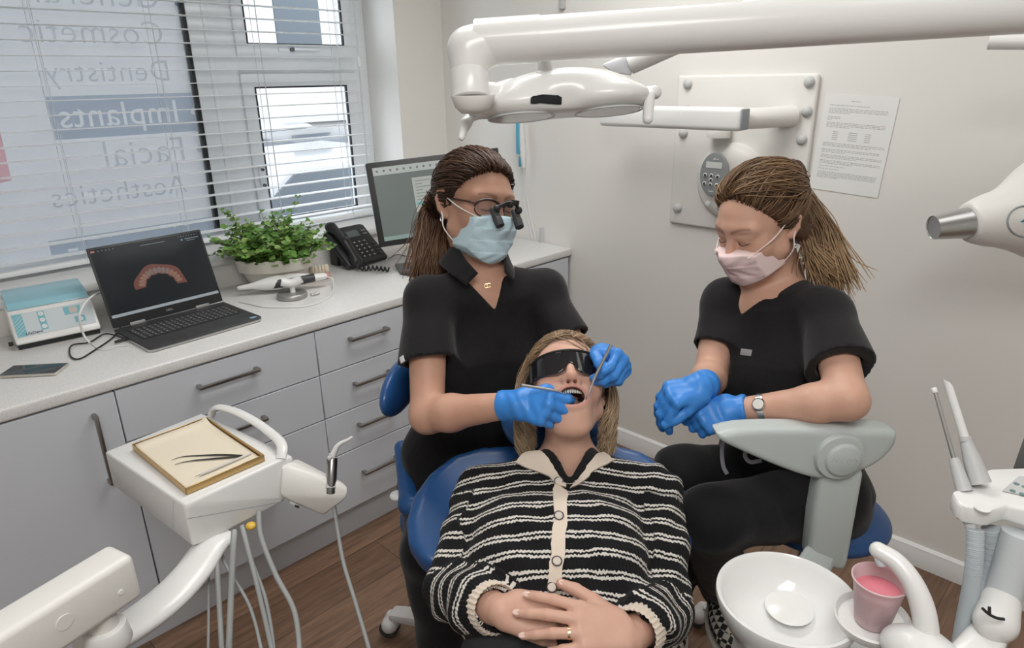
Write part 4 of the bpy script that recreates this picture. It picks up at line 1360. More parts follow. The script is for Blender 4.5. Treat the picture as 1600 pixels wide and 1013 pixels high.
put('sensor_window', me, mat('black_gloss', (.012, .014, .018), .1), lamp)
kp = D(851, 118, 1.16)
MB().cyl(D(850, 88, 1.165), D(851, 116, 1.165), .013, n=28).lathe([(0, -.004), (.012, -.004), (.0155, .0), (.0155, .006), (.012, .009), (0, .009)], frame(D(851, 119, 1.165), (0, 0, 1)), 28).put('hanger', M_dent, lamp)
MB().ball(D(853, 129, 1.155), .0085).put('knob', M_dsteel, lamp)
me = sdf_mesh('handle', [rc(hl_(-.135, .01, -.012), hl_(-.158, .01, -.010), .011, .010, k=.012), rc(hl_(-.158, .01, -.010), hl_(-.172, .03, -.030), .010, .008, k=.012), rc(hl_(-.172, .03, -.030), hl_(-.180, .05, -.055), .0085, .0055, k=.01)], .003)
put('handle', me, M_dent, lamp)
me = sdf_mesh('handle', [rc(hl_(.135, .01, .0), hl_(.158, .012, .002), .013, .012, k=.012), rc(D(1015, 150, 1.17), D(1012, 186, 1.16), .0095, .009, k=.012)], .003)
put('handle', me, M_dent, lamp)

# wall plate with the x-ray arm -------------------------------------------------
xr = empty('xray_unit', (1.6, -.02, 1.3), 'white wall plate with round control panel and folding x-ray arm', 'x-ray machine')
pl0, pl1 = ony(1049, 347, 0), ony(1284, 114, 0)
MB().box((pl0[0], -.020, pl0[2]), (pl1[0], -.0005, pl1[2]), bev=.010, seg=3).put('wall_plate', M_wall, xr)
for q in ((1075, 131), (1265, 128), (1261, 174), (1253, 218), (1068, 208), (1059, 325)):
    c = ony(*q, -.021)
    MB().lathe([(.0, .016), (.010, .015), (.016, .009), (.018, 0), (0, 0)], frame(c, (0, -1, 0)), 24).put('bolt_cap', M_lgrey, xr)
c = ony(1074, 166, -.021); MB().ball(c, .006).put('screw', M_lgrey, xr)
ya = -.22
a0, a1 = ony(942, 180, ya), ony(1158, 190, ya)
zm = (a0[2] + a1[2]) / 2
MB().box((a0[0], ya - .03, zm - .034), (a1[0] + .012, ya + .03, zm + .040), bev=.016, seg=4).put('swing_arm', M_dent, xr)
MB().box((a1[0] + .008, ya - .026, zm - .030), (a1[0] + .0155, ya + .026, zm + .036), bev=.0036, seg=2).put('end_cap', M_seam, xr)
c = ony(1185, 190, -.1)
MB().cyl((a1[0] - .04, ya + .02, zm), (a1[0] + .085, -.02, zm + .005), .034, n=36).put('wall_bracket', M_dent2, xr)
cp = ony(1122, 285, -.06)
MB().lathe([(.0, .05), (.05, .048), (.085, .036), (.098, .018), (.100, .0), (.094, -.01), (0, -.012)], frame(cp + V(.030, .040, .004), (-.10, -1, .05)), 56, sx=1.36, sy=1.36).put('control_housing', M_dent2, xr)
MB().lathe([(0, 0), (.042, 0), (.040, .05), (.030, .062), (0, .062)], frame(ony(1122, 215, -.05), (0, 0, 1)), 30).put('housing_neck', M_dent2, xr)
XM = frame(cp + V(-.008, -.022, .030), (-.10, -1, .05)); 
if XM[2, 1] < .5:
    n_ = XM[:3, 2].copy(); XM = np.eye(4); XM[:3, 2] = n_; XM[:3, 1] = nrm(ZU - n_ * (n_ @ ZU)); XM[:3, 0] = np.cross(XM[:3, 1], n_); XM[:3, 3] = cp + V(-.008, -.022, .030)
panel = MB().lathe([(0, .006), (.052, .006), (.056, .003), (.056, -.012), (0, -.012)], XM, 48, sx=1.0, sy=1.36).put('control_panel', mat('grey_panel', (.30, .32, .32), .45), xr)
MB().box((-.032, .022, .006), (.034, .044, .008), XM, bev=.001, seg=1).put('display', mat('pale_display', (.78, .80, .78), .3), panel)
for x, y in ((-.030, -.004), (-.004, -.004), (.022, -.006), (-.004, -.020), (-.030, -.034), (-.004, -.036), (.022, -.036)):
    P = xf(XM, [(x, y, .006), (x, y, .011)])
    bt = MB().cyl(P[0], P[1], .0078, n=18, bev=.002).put('button', M_wplast, panel)
    P = xf(XM, [(x + .001, y - .001, .0105), (x + .001, y - .001, .0115)]); MB().cyl(P[0], P[1], .0052, n=14).put('button_face', M_dark, bt)
tr_ = MB().prism([(-.006, .052), (.006, .052), (.002, .060)], .006, .0068, XM); tr_.box((.008, .053, .006), (.018, .056, .0068), XM)
tr_.put('emblem', M_wplast, panel, smooth=False)
MB().box((-.010, -.062, .006), (.010, -.058, .0068), XM).put('panel_text', M_lgrey, panel, smooth=False)
P = xf(XM, [(-.012, -.106, -.004), (-.012, -.106, .003)]); MB().cyl(P[0], P[1], .010, n=20, bev=.002).put('key_switch', mat('pale_grey', (.62, .65, .66), .4), xr)
# folding arm above and the x-ray head at right
sa, sb, sc_ = D(962, 103, 1.75), D(1010, 88, 1.72), D(1190, 8, 1.60)
MB().hull([D(940, 101, 1.76), D(958, 114, 1.75), D(987, 118, 1.74), D(988, 84, 1.74), D(975, 84, 1.76), D(942, 103, 1.80), D(987, 118, 1.78), D(988, 84, 1.79)], bev=.004).put('arm_knuckle', mat('mid_grey_plastic', (.42, .43, .45), .4), xr)
MB().tube([D(985, 100, 1.75), sc_], .026, 24).put('scissor_arm', M_dent, xr)
MB().tube([D(1545, 66, 1.55), D(1700, 66, 1.45)], .016, 20).put('scissor_arm', M_dent, xr)
MB().tube(bez([D(1700, 66, 1.45), D(1740, 160, 1.55), D(1690, 300, 1.62)], 20), .018, 20).put('head_yoke', M_dent, xr)
xd = 1.62
ca, cb_ = D(1458, 356, xd), D(1514, 348, xd); cax = nrm(cb_ - ca)
px2m = xd / FPX
me = sdf_mesh('tube_housing', [rc(cb_ - cax * .002, D(1560, 343, xd), 24.8 * px2m, 31 * px2m, k=.01), rc(D(1555, 342, xd), D(1640, 338, xd), 30 * px2m, 62 * px2m, k=.08), el(D(1660, 320, xd), .13, k=.06), half(cb_ - cax * .004, -cax, 'i', .004)], .006)
xh = put('tube_housing', me, M_dent2, xr)
MB().lathe([(.0, .004), (18.0 * px2m, .003), (18.6 * px2m, 0), (24.5 * px2m, float(np.linalg.norm(cb_ - ca))), (0, float(np.linalg.norm(cb_ - ca)))], frame(ca, cax), 48).put('cone', mat('satin_aluminium', (.50, .50, .50), .30, metal=.9), xh)
hb = bvh_of(me)
cen = [D(1602, 346, 1.4)]
ringp = []
for a in np.linspace(0, 2 * math.pi, 60):
    o = D(1602 + 28 * math.cos(a), 346 + 24 * math.sin(a), 1.2); h, n_ = cast(hb, o, ray(1602 + 28 * math.cos(a), 346 + 24 * math.sin(a)))
    if h is not None: ringp.append(h - nrm(ray(1602, 346)) * .0005)
if len(ringp) > 8: MB().tube(ringp, .0022, 8).put('dial_groove', M_seam, xh)
tri = []
for q in ((1594, 347), (1601, 342), (1604, 348)):
    h, n_ = cast(hb, D(*q, 1.2), ray(*q))
    if h is not None: tri.append(h)
if len(tri) == 3: MB().hull([t - nrm(ray(1600, 346)) * e for t in tri for e in (-.001, .0015)]).put('emblem', mat('teal_emblem', (.05, .25, .38), .4), xh)

# exposure handset hanging on the back wall
eh = empty('exposure_handset', ony(816, 220, -.03), 'white and blue handset hanging by its cord on the back wall', 'handset')
hA, hB = ony(814, 196, -.03), ony(818, 262, -.03)
MB().tube([hA + ZU * .02, hA, (hA + hB) / 2, hB], [.012, .012, .015, .010], 16).put('grip', M_wplast, eh)
MB().box((hA[0] - .0145, -.052, hB[2] + .06), (hA[0] + .002, -.035, hA[2] + .03), bev=.005).put('blue_face', mat('handset_blue', (.10, .42, .60), .35), eh)
MB().box((hB[0] - .016, -.048, hB[2] + .004), (hB[0] - .006, -.034, hB[2] + .05), bev=.003).put('trigger', mat('handset_teal', (.08, .30, .42), .35), eh)
q = [hB, ony(822, 300, -.012), ony(829, 340, -.010), ony(836, 372, -.010), ony(841, 405, -.010)]
MB().tube(bez(q, 40), .0026, 8).put('cord', M_wplast, eh)
q = [hB + V(-.006, 0, 0), ony(817, 300, -.012), ony(825, 342, -.010), ony(833, 376, -.010), ony(839, 408, -.010)]
MB().tube(bez(q, 40), .0022, 8).put('cord', M_wplast, eh)
t_, bq = ony(848, 355, 0), ony(843, 420, 0)
MB().box((t_[0] - .010, -.016, bq[2]), (t_[0] + .010, -.0005, t_[2]), bev=.003).put('cable_trunking', M_lgrey, label='short grey upright cable trunking on the back wall', cat='trunking')
q = ony(881, 6, 0)
MB().box((q[0] - .012, -.020, q[2] - .02), (q[0] + .012, -.0005, q[2] + .12), bev=.003).put('wall_bracket', M_lgrey, label='small grey bracket high on the back wall above the lamp', cat='bracket')

# notice on the wall ---------------------------------------------------------------
n0, n1 = ony(1289, 144, 0), ony(1385, 316, 0)
nw, nh = .222, .305
NA = math.radians(-3.2)
NM = np.eye(4); NM[:3, 0] = (math.cos(NA), 0, math.sin(NA)); NM[:3, 1] = (-math.sin(NA), 0, math.cos(NA)); NM[:3, 2] = (0, -1, 0); NM[:3, 3] = (n0[0] + .004, -.0015, n0[2] - .004)
no = MB().box((0, -nh, 0), (nw, 0, .0006), NM).put('wall_notice', mat('notice_paper', (.82, .83, .81), .5), label='white laminated notice of small print taped to the back wall', cat='notice', smooth=False)
tx_ = MB(); rr = random.Random(5)
blocks = [(.020, 1, .085, .045), (.034, 1, .02, .17), (.044, 4, .02, .18), (.070, 3, .02, .04), (.088, 4, .02, .18), (.152, 3, .02, .19), (.172, 3, .02, .18), (.190, 3, .02, .19), (.208, 3, .02, .19), (.226, 1, .02, .17), (.235, 1, .02, .16), (.245, 5, .02, .185)]
for y0, n, x0, w in blocks:
    for i in range(n):
        y = y0 + i * .0045; x = x0; xe = x0 + w * (1 if i < n - 1 else .35 + .5 * rr.random())
        while x < xe:
            L = .004 + .010 * rr.random()
            tx_.add(xf(NM, [(x, -y, .0008), (min(x + L, xe), -y, .0008), (min(x + L, xe), -y + .0017, .0008), (x, -y + .0017, .0008)]), [(0, 1, 2, 3)])
            x += L + .0022
for r in range(5):
    for c in range(3):
        tx_.add(xf(NM, [(.045 + c * .05 + q0, -.116 - r * .006 + q1, .0008) for q0, q1 in ((0, 0), (.018 + .01 * (c % 2), 0), (.018 + .01 * (c % 2), .0018), (0, .0018))]), [(0, 1, 2, 3)])
tx_.put('small_print', mat('notice_ink', (.42, .42, .42), .6), no, smooth=False)

# patient chair --------------------------------------------------------------------
ch = empty('dental_chair', (2.0, -1.45, .3), 'blue padded reclining dental chair under the patient', 'chair')
BX = nrm(V(CR[0], CR[1], 0))                                   # across the chair
BH = nrm(V(-CF[0], -CF[1], 0))                                 # towards the feet
RE = math.radians(27)
BS = nrm(-BH * math.cos(RE) + ZU * math.sin(RE))               # up the back towards the head
BN = np.cross(BX, BS); BN = BN if BN[2] > 0 else -BN           # out of the back, upwards
BO = D(862, 842, 1.44)                                        # middle of the wide part, on the padding
rows_ = [(690, 52), (698, 110), (712, 152), (740, 187), (775, 212), (815, 226), (850, 224), (875, 208), (892, 180)]
st = []
for y, hw in rows_:
    P = onplane(862, y, BO, BN); t = (P - BO) @ BS
    st.append((t, hw / FPX * float((P - CAM_POS) @ CF), 0, 0, 2))
st = sorted(st)
ta = np.array([s[0] for s in st]); wa_ = np.array([s[1] for s in st])


def backf(p):
    q = p - BO; t = q @ BS; x = q @ BX; n = q @ BN
    tc_ = np.clip(t, ta[0] - .002, ta[-1])
    w = np.interp(tc_, ta, wa_)
    d2 = np.maximum(np.abs(x) - w, np.maximum(ta[0] - t, t - ta[-1])) + .028
    nn = n + .038 - .45 * x * x * 0 - .30 * np.abs(x) ** 2       # dished
    qd = np.stack([np.maximum(d2, 0), np.maximum(np.abs(nn) - .010, 0)], 1)
    return np.sqrt((qd ** 2).sum(1)) - .028


me = sdf_mesh('backrest', [fn(backf, BO, .55, k=.01)], .007, lo=BO - .42, hi=BO + .42)
put('backrest', me, M_blue, ch)
hdp = D(868, 655, 1.56)
HB = np.stack([BX, BS, BN], 1)
me = sdf_mesh('headrest', [el(hdp - BN * .0, (.125, .10, .045), HB, k=.02)], .006)
put('headrest', me, M_blue, ch)
MB().box((-.04, -.14, -.02), (.04, .04, .02), frame(hdp - BN * .075, BN, BX), bev=.008).put('headrest_post', M_lgrey, ch)
sb_ = BO - BS * .30 - BN * .03
me = sdf_mesh('seat', [rc(sb_ + BX * .1 - BS * .0, sb_ - BX * .1, .055, .055, k=.03), bx(sb_ + BH * .30 - ZU * .03, (.20, .34, .05), np.stack([BX, BH, ZU], 1), rnd=.045, k=.03)], .009)
put('seat', me, M_blue, ch)
MB().box((-.16, -.12, .0), (.16, .12, .05), frame(V(*(BO + BH * .45)[:2], 0), ZU, BX), bev=.02).box((-.09, -.07, .05), (.09, .07, sb_[2] - .10), frame(V(*(BO + BH * .45)[:2], 0), ZU, BX), bev=.02).put('pedestal', M_dent2, ch)
# swung-out armrest
apx = [(1310, 706, 1.345)]
ac = D(1310, 703, 1.37)
AXd = nrm(V(CR[0], CR[1], 0) + .0 * V(1, 0, 0)); AF = nrm(V(-CF[0], -CF[1], 0))


def ap_(px, py, dd=0.0): return onplane(px, py, ac + AF * dd, AF)


def inpoly(q, P):
    P = np.asarray(P); c = np.zeros(len(q), bool); d = np.full(len(q), 1e9)
    for i in range(len(P)):
        a, b = P[i - 1], P[i]
        e = b - a; t = np.clip(((q - a) @ e) / (e @ e), 0, 1); d = np.minimum(d, np.linalg.norm(q - a - t[:, None] * e, axis=1))
        k = (a[1] > q[:, 1]) != (b[1] > q[:, 1])
        with np.errstate(divide='ignore', invalid='ignore'): xx = (b[0] - a[0]) * (q[:, 1] - a[1]) / (b[1] - a[1]) + a[0]
        c ^= k & (q[:, 0] < xx)
    return np.where(c, -d, d)


apl = [ap_(x, y + 6, .026) for x, y in ((1121, 675), (1150, 668), (1200, 665), (1290, 665), (1360, 666), (1396, 668), (1404, 676), (1398, 695), (1375, 718), (1340, 735), (1300, 745), (1265, 742), (1220, 727), (1170, 706), (1128, 686))]
apl2 = np.array([[(q - ac) @ AXd, (q - ac) @ ZU] for q in apl])
apl2 = bez(list(apl2) + [apl2[0]], 60)[:-1]


def armf(p):
    q = p - ac
    d2 = inpoly(np.stack([q @ AXd, q @ ZU], 1), apl2) + .014
    qd = np.stack([np.maximum(d2, 0), np.maximum(np.abs(q @ AF) - .014, 0)], 1)
    return np.sqrt((qd ** 2).sum(1)) + np.minimum(np.maximum(d2, np.abs(q @ AF) - .014), 0) - .014


pr2 = [fn(armf, ac - AXd * .05, .24)]
put('armrest', sdf_mesh('armrest', pr2, .0045), M_sage, ch)
ar = [o for o in ch.children if o.name.startswith('armrest')][0]
dc = ap_(1311, 713, .030)
MB().lathe([(.0, -.03), (.049, -.03), (.049, .004), (.046, .009), (.040, .010), (0, .010)], frame(dc, AF), 48).put('pivot_cover', M_sage, ch)
MB().lathe([(.0, .0165), (.030, .016), (.0345, .013), (.036, .009), (0, .009)], frame(dc + CR * .004 - CU * .003, AF), 44).put('pivot_cap', M_sage, ch)
M_eng = mat('engraved_grey', (.40, .44, .43), .5)
em = MB()
for k in range(5):
    em.tube(bez([dc + AF * .0168 + AXd * (-.022 + .010 * k) + ZU * (.003 * math.sin(2 * k) - .003), dc + AF * .0168 + AXd * (-.018 + .010 * k) + ZU * .004, dc + AF * .0168 + AXd * (-.012 + .010 * k) + ZU * (-.003)], 8), .0008, 5)
em.put('embossed_mark', M_eng, ch)
post = [ap_(x, y, .0) for x, y in ((1276, 725), (1343, 725), (1330, 800), (1318, 868), (1312, 884), (1256, 868), (1263, 800))]
pm_ = np.array([[(q - ac) @ AXd, (q - ac) @ ZU] for q in post])
FMx = np.eye(4); FMx[:3, 0], FMx[:3, 1], FMx[:3, 2], FMx[:3, 3] = AXd, ZU, np.cross(AXd, ZU), ac
MB().prism(pm_[::-1] if False else pm_, -.026, .026, FMx, bev=.014, seg=3).put('armrest_post', M_sage, ch)
MB().hull([ap_(1262, 850, e) for e in (-.02, .02)] + [ap_(1312, 870, e) for e in (-.02, .02)] + [V(*(BO + BH * .45)[:2], .32) + V(0, 0, s) + BX * t for s in (-.03, .03) for t in (0.0, .08)], bev=.01).put('armrest_bracket', M_sage, ch)

# spittoon ---------------------------------------------------------------------------
bc = onz(1230, 932, .80)
spt = empty('spittoon', bc - ZU * .1, 'white ceramic spittoon bowl with curved water spout, lower right', 'spittoon')
prof = [(0, -.072), (.034, -.070), (.070, -.056), (.092, -.034), (.104, -.010), (.108, .0), (.111, .003), (.115, .001), (.116, -.006), (.108, -.034), (.092, -.066), (.060, -.088), (.045, -.094), (0, -.094)]
me = MB().lathe(prof, frame(bc, (0, 0, 1)), 72)
me.put('bowl', mat('white_ceramic', (.84, .84, .83), .14, coat=.3), spt)
MB().lathe([(0, -.18), (.075, -.18), (.078, -.13), (.066, -.086), (.0, -.086)], frame(bc, (0, 0, 1)), 48).put('bowl_base', M_dent, spt)
lc = onz(1233, 950, bc[2] - .052)
MB().lathe([(0, .004), (.036, .003), (.0405, 0), (.036, -.003), (0, -.004)], frame(lc, nrm(V(.03, -.06, 1))), 48).put('drain_cover', M_dent, spt)
MB().cyl(lc - ZU * .018, lc - ZU * .003, .012, n=20).put('drain_pin', M_dark, spt)
hc_ = onz(1362, 968, .815)
MB().lathe([(0, -.012), (.050, -.012), (.056, -.004), (.058, .006), (.055, .008), (.050, -.002), (0, -.004)], frame(hc_, (0, 0, 1)), 48, sx=1.05, sy=.95).put('cup_platform', M_dent, spt)
so = D(1442, 1000, 1.0)
SPp = [D(1446, 1040, 1.0), D(1447, 985, 1.0), D(1440, 945, 1.005), D(1424, 908, 1.015), D(1400, 878, 1.03), D(1372, 860, 1.045)]
MB().tube(bez(SPp, 40), [.0165, .017, .0165, .015, .014, .0125], 24).ball(D(1372, 860, 1.045), .0126).put('spout', M_dent, spt)
MB().cyl(D(1374, 864, 1.045), D(1378, 884, 1.045), .0095, .008, n=20, bev=.002).put('nozzle', mat('clear_plastic', (.7, .75, .8), .15), spt)
me = sdf_mesh('spout_cover', [el(D(1440, 1022, 1.0), (.040, .040, .036), k=.02), rc(D(1400, 1003, 1.02), D(1470, 1045, .98), .020, .03, k=.03)], .005)
put('spout_cover', me, M_dent, spt)
MB().box((-.09, -.09, -.70), (.09, .09, -.10), frame((hc_ + bc) / 2 + V(.03, .03, -.02), (0, 0, 1), BX), bev=.03).put('column', M_dent, spt)
# cup of mouthwash
cbase = onz(1362, 972, hc_[2] - .0018)
cu = empty('rinse_cup', cbase, 'translucent plastic cup of pink mouthwash under the spout', 'cup')
chh = float(onplane(1371, 906, cbase, AF)[2] - cbase[2]); chh = min(max(chh, .06), .095)
prof = [(0, .001), (.024, .001), (.0255, .003), (.0375, chh - .003), (.040, chh - .002), (.0405, chh + .001), (.0385, chh + .002), (.0362, chh - .002), (.0242, .0045), (0, .0045)]
M_cup = mat('frosted_pink_plastic', (.88, .68, .70), .35, trans=.35, ior=1.2)
MB().lathe(prof, frame(cbase, (0, 0, 1)), 56).put('cup', M_cup, cu)
MB().lathe([(0, .006), (.0238, .006), (.0338, chh - .020), (0, chh - .020)], frame(cbase, (0, 0, 1)), 48).put('mouthwash', mat('pink_liquid', (.72, .22, .27), .08), cu)

# suction unit at the right -----------------------------------------------------------
su = empty('suction_unit', D(1550, 790, 1.05), 'white assistant unit holding two suction tubes at the right edge', 'suction unit')
sd = 1.05
top = [(1487, 782, 1.04), (1497, 800, 1.02), (1510, 806, 1.02), (1548, 812, 1.0), (1575, 803, 1.0), (1640, 822, .97), (1700, 790, 1.05), (1640, 738, 1.12), (1600, 744, 1.11), (1545, 746, 1.10), (1515, 768, 1.07)]
zt_ = D(1550, 790, 1.03)[2]
tp = [onz(x, y - 14, zt_) for x, y, _ in top]
MB().prism([(q[0], q[1]) for q in (tp if sum((tp[i][0] - tp[i - 1][0]) * (tp[i][1] + tp[i - 1][1]) for i in range(len(tp))) < 0 else tp[::-1])], zt_ - .030, zt_, bev=.006, seg=2).put('holder', M_dent, su)
kpl = [onz(x, y, zt_ + .001) for x, y in ((1566, 768), (1592, 745), (1640, 752), (1630, 782))]
MB().hull([q + ZU * e for q in kpl for e in (0, .0015)]).put('keypad', M_lgrey, su)
for x, y in ((1588, 757), (1582, 768), (1601, 762), (1597, 773)):
    c = onz(x, y, zt_ + .002); MB().cyl(c, c + ZU * .0012, .0042, n=16).put('keypad_button', mat('green_grey', (.16, .26, .25), .4), su)
cc_ = onz(1535, 795, zt_ + .0005); MB().lathe([(0, 0), (.011, 0), (.011, .0012), (0, .0012)], frame(cc_, (0, 0, 1)), 24).put('cover', M_wplast, su)
me = sdf_mesh('suction_cradle', [rc(D(1505, 806, 1.05), D(1513, 826, 1.045), .005, .004, k=.006), rc(D(1522, 812, 1.04), D(1519, 832, 1.04), .005, .004, k=.006)], .003)
put('cradle', me, M_lgrey, su)
for (ha, hb_, ta_, tb_, rs, nm, lb_) in (
        ((1532, 756), (1509, 690), (1509, 690), (1481, 599), (.0155, .0085, .0068, .0058), 'wide_suction_tube', 'wide white suction tip in its grey handle, right of the thin one'),
        ((1507, 768), (1490, 716), (1490, 716), (1461, 612), (.0115, .0070, .0032, .0030), 'saliva_ejector', 'thin grey suction tube with a white end cap in its handle')):
    e = empty(nm, D(*ha, 1.07), lb_, 'suction tube')
    MB().tube([D(*ha, 1.07), D((ha[0] * .4 + hb_[0] * .6), (ha[1] * .4 + hb_[1] * .6), 1.08), D(*hb_, 1.085)], [rs[0], (rs[0] + rs[1]) * .52, rs[1]], 24).put('handle', M_lgrey, e)
    if rs[2] > .005:
        MB().cyl(D(*ta_, 1.085), D(ta_[0] - 1, ta_[1] - 8, 1.086), .0086, n=24).put('collar', M_lgrey, e)
        ta3, tb3 = D(*ta_, 1.086), D(*tb_, 1.10); ax_ = nrm(tb3 - ta3)
        t_ob = MB().tube([ta3, tb3], [rs[2], rs[3]], 22); o_ = t_ob.put('tip', M_wplast, e)
        vv_ = vco(o_.data); k_ = ((vv_ - ta3) @ ax_) > np.linalg.norm(tb3 - ta3) * .9
        vv_[k_] += ax_ * (((vv_[k_] - tb3) @ CR) * -1.4)[:, None]
        for v_, q_ in zip(o_.data.vertices, vv_): v_.co = Vector(q_)
    else:
        MB().cyl(D(*ta_, 1.085), D(*tb_, 1.10), rs[2], rs[3], n=16).put('tube', M_silver, e)
        MB().cyl(D(1461, 614, 1.10), D(1458.5, 606, 1.102), .0046, n=18, bev=.001).put('end_cap', M_wplast, e)


def ribbed(pts, r, n):
    c = bez(pts, 160); k = np.linspace(0, 1, len(c))
    return MB().tube(c, [r * (1 + .07 * (i % 2)) for i in range(n)], 14)


for pts, r in (([(1524, 828, 1.03), (1523, 870, 1.03), (1517, 920, 1.04), (1506, 975, 1.06), (1495, 1040, 1.08)], .0115), ([(1548, 826, 1.05), (1550, 865, 1.06), (1545, 905, 1.07), (1528, 945, 1.08), (1515, 1000, 1.1), (1505, 1050, 1.1)], .0125), ([(1563, 826, 1.05), (1566, 870, 1.08), (1562, 910, 1.1), (1553, 960, 1.12), (1548, 1040, 1.12)], .006)):
    ribbed([D(*q) for q in pts], r, 120).put('hose', mat('blue_grey_hose', (.46, .51, .54), .5), su)
MB().cyl(D(1597, 835, 1.02), D(1566, 935, 1.04), .026, .024, n=36).put('column', mat('pale_blue_grey', (.60, .64, .66), .4), su)
me = sdf_mesh('joint', [rc(D(1562, 945, 1.03), D(1556, 972, 1.02), .027, .030, k=.01)], .004); put('joint', me, M_dent, su)
slot = [D(x, y, .985) for x, y in ((1535, 951), (1545, 960), (1557, 966), (1569, 968))]
MB().tube(bez(slot, 16), .0022, 8).box((-.002, -.002, -.006), (.002, .002, .006), frame(D(1546, 955, .985), CU), bev=.0005).put('joint_slot', M_black, su)
MB().hull([D(x, y, d) for x, y, d in ((1590, 965, 1.02), (1560, 1040, .98), (1440, 1060, 1.0), (1535, 955, 1.05), (1590, 965, 1.08), (1480, 1020, 1.06), (1560, 1050, 1.06), (1430, 1060, 1.06))], bev=.008, seg=3).put('lower_arm', M_dent, su)
MB().hull([D(x, y, d) for x, y in ((1579, 744), (1604, 672), (1660, 660), (1640, 744)) for d in (1.20, 1.23)], bev=.004).put('display_screen', mat('dark_grey_panel', (.10, .10, .10), .25), su)
MB().tube([D(1625, 735, 1.21), D(1640, 760, 1.14), D(1640, 785, 1.06)], .010, 14).put('screen_stalk', M_lgrey, su)
la_ = D(1440, 1058, 1.03)
MB().hull([la_ + V(a, b, c) for a in (-.03, .03) for b in (-.03, .03) for c in (-.03, .03)] + [(hc_ + bc) / 2 + V(.03, .03, -.02) + V(a, b, c - .22) for a in (-.04, .04) for b in (-.04, .04) for c in (-.05, .05)], bev=.01).put('arm_link', M_dent, su)

# ================================================================== people
def skin_mat(name, col, lip=(.45, .16, .14)):
    m = mat(name, col, .47, sss=.12, spec=.35)
    nt, b = nodes(m)
    tc = nd(nt, 'ShaderNodeTexCoord')
    n = nd(nt, 'ShaderNodeTexNoise', i_Scale=28.0, i_Detail=4.0)
    nt.links.new(tc.outputs['Object'], n.inputs['Vector'])
    r = nd(nt, 'ShaderNodeMix', data_type='RGBA')
    r.inputs[6].default_value = (col[0] * .93, col[1] * .86, col[2] * .84, 1); r.inputs[7].default_value = (min(1, col[0] * 1.05), col[1] * 1.1, col[2] * 1.12, 1)
    nt.links.new(n.outputs['Fac'], r.inputs[0])
    last = r.outputs[2]
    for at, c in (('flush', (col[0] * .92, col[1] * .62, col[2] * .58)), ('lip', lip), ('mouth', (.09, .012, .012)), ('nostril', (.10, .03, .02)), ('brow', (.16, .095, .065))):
        a = nd(nt, 'ShaderNodeAttribute', attribute_name=at)
        x = nd(nt, 'ShaderNodeMix', data_type='RGBA'); x.inputs[7].default_value = (*c, 1)
        nt.links.new(a.outputs['Fac'], x.inputs[0]); nt.links.new(last, x.inputs[6]); last = x.outputs[2]
    nt.links.new(last, b.inputs['Base Color'])
    n2 = nd(nt, 'ShaderNodeTexNoise', i_Scale=420.0, i_Detail=2.0); bp = nd(nt, 'ShaderNodeBump', i_Strength=.10, i_Distance=.001)
    nt.links.new(tc.outputs['Object'], n2.inputs['Vector']); nt.links.new(n2.outputs['Fac'], bp.inputs['Height']); nt.links.new(bp.outputs[0], b.inputs['Normal'])
    return m


def hair_mat(name, dark, light, tip=None):
    m = mat(name, dark, .42, spec=.4)
    nt, b = nodes(m)
    a = nd(nt, 'ShaderNodeAttribute', attribute_name='rnd'); t = nd(nt, 'ShaderNodeAttribute', attribute_name='tt')
    x = nd(nt, 'ShaderNodeMix', data_type='RGBA'); x.inputs[6].default_value = (*dark, 1); x.inputs[7].default_value = (*light, 1)
    p = nd(nt, 'ShaderNodeMath', operation='POWER'); p.inputs[1].default_value = 1.7
    nt.links.new(a.outputs['Fac'], p.inputs[0]); nt.links.new(p.outputs[0], x.inputs[0])
    y = nd(nt, 'ShaderNodeMix', data_type='RGBA'); y.inputs[7].default_value = (*(tip or light), 1)
    q = nd(nt, 'ShaderNodeMath', operation='MULTIPLY'); q.inputs[1].default_value = .75
    nt.links.new(t.outputs['Fac'], q.inputs[0]); nt.links.new(q.outputs[0], y.inputs[0]); nt.links.new(x.outputs[2], y.inputs[6])
    nt.links.new(y.outputs[2], b.inputs['Base Color'])
    return m


def cloth_mat(name, col, rough=.85):
    m = mat(name, col, rough, spec=.25, sheen=.12)
    nt, b = nodes(m); tc = nd(nt, 'ShaderNodeTexCoord')
    n = nd(nt, 'ShaderNodeTexNoise', i_Scale=700.0, i_Detail=1.0); n2 = nd(nt, 'ShaderNodeTexNoise', i_Scale=9.0, i_Detail=3.0, i_Distortion=1.2)
    a = nd(nt, 'ShaderNodeMath', operation='MULTIPLY_ADD'); a.inputs[1].default_value = 8.0
    bp = nd(nt, 'ShaderNodeBump', i_Strength=.35, i_Distance=.0012)
    for q in (n, n2): nt.links.new(tc.outputs['Object'], q.inputs['Vector'])
    nt.links.new(n2.outputs['Fac'], a.inputs[0]); nt.links.new(n.outputs['Fac'], a.inputs[2]); nt.links.new(a.outputs[0], bp.inputs['Height']); nt.links.new(bp.outputs[0], b.inputs['Normal'])
    return m


M_scrub = cloth_mat('black_scrub_cloth', (.010, .0095, .0105))
M_trs = cloth_mat('black_trouser_cloth', (.0085, .0085, .010))
M_glove = mat('blue_nitrile', (.045, .235, .66), .40, bump=.12, bscale=120, spec=.45)


def B3(F, U):                                    # columns: person's left, forward, up
    F = nrm(F); U = nrm(np.asarray(U) - F * (np.asarray(U) @ F)); return np.stack([-np.cross(F, U), F, U], 1)


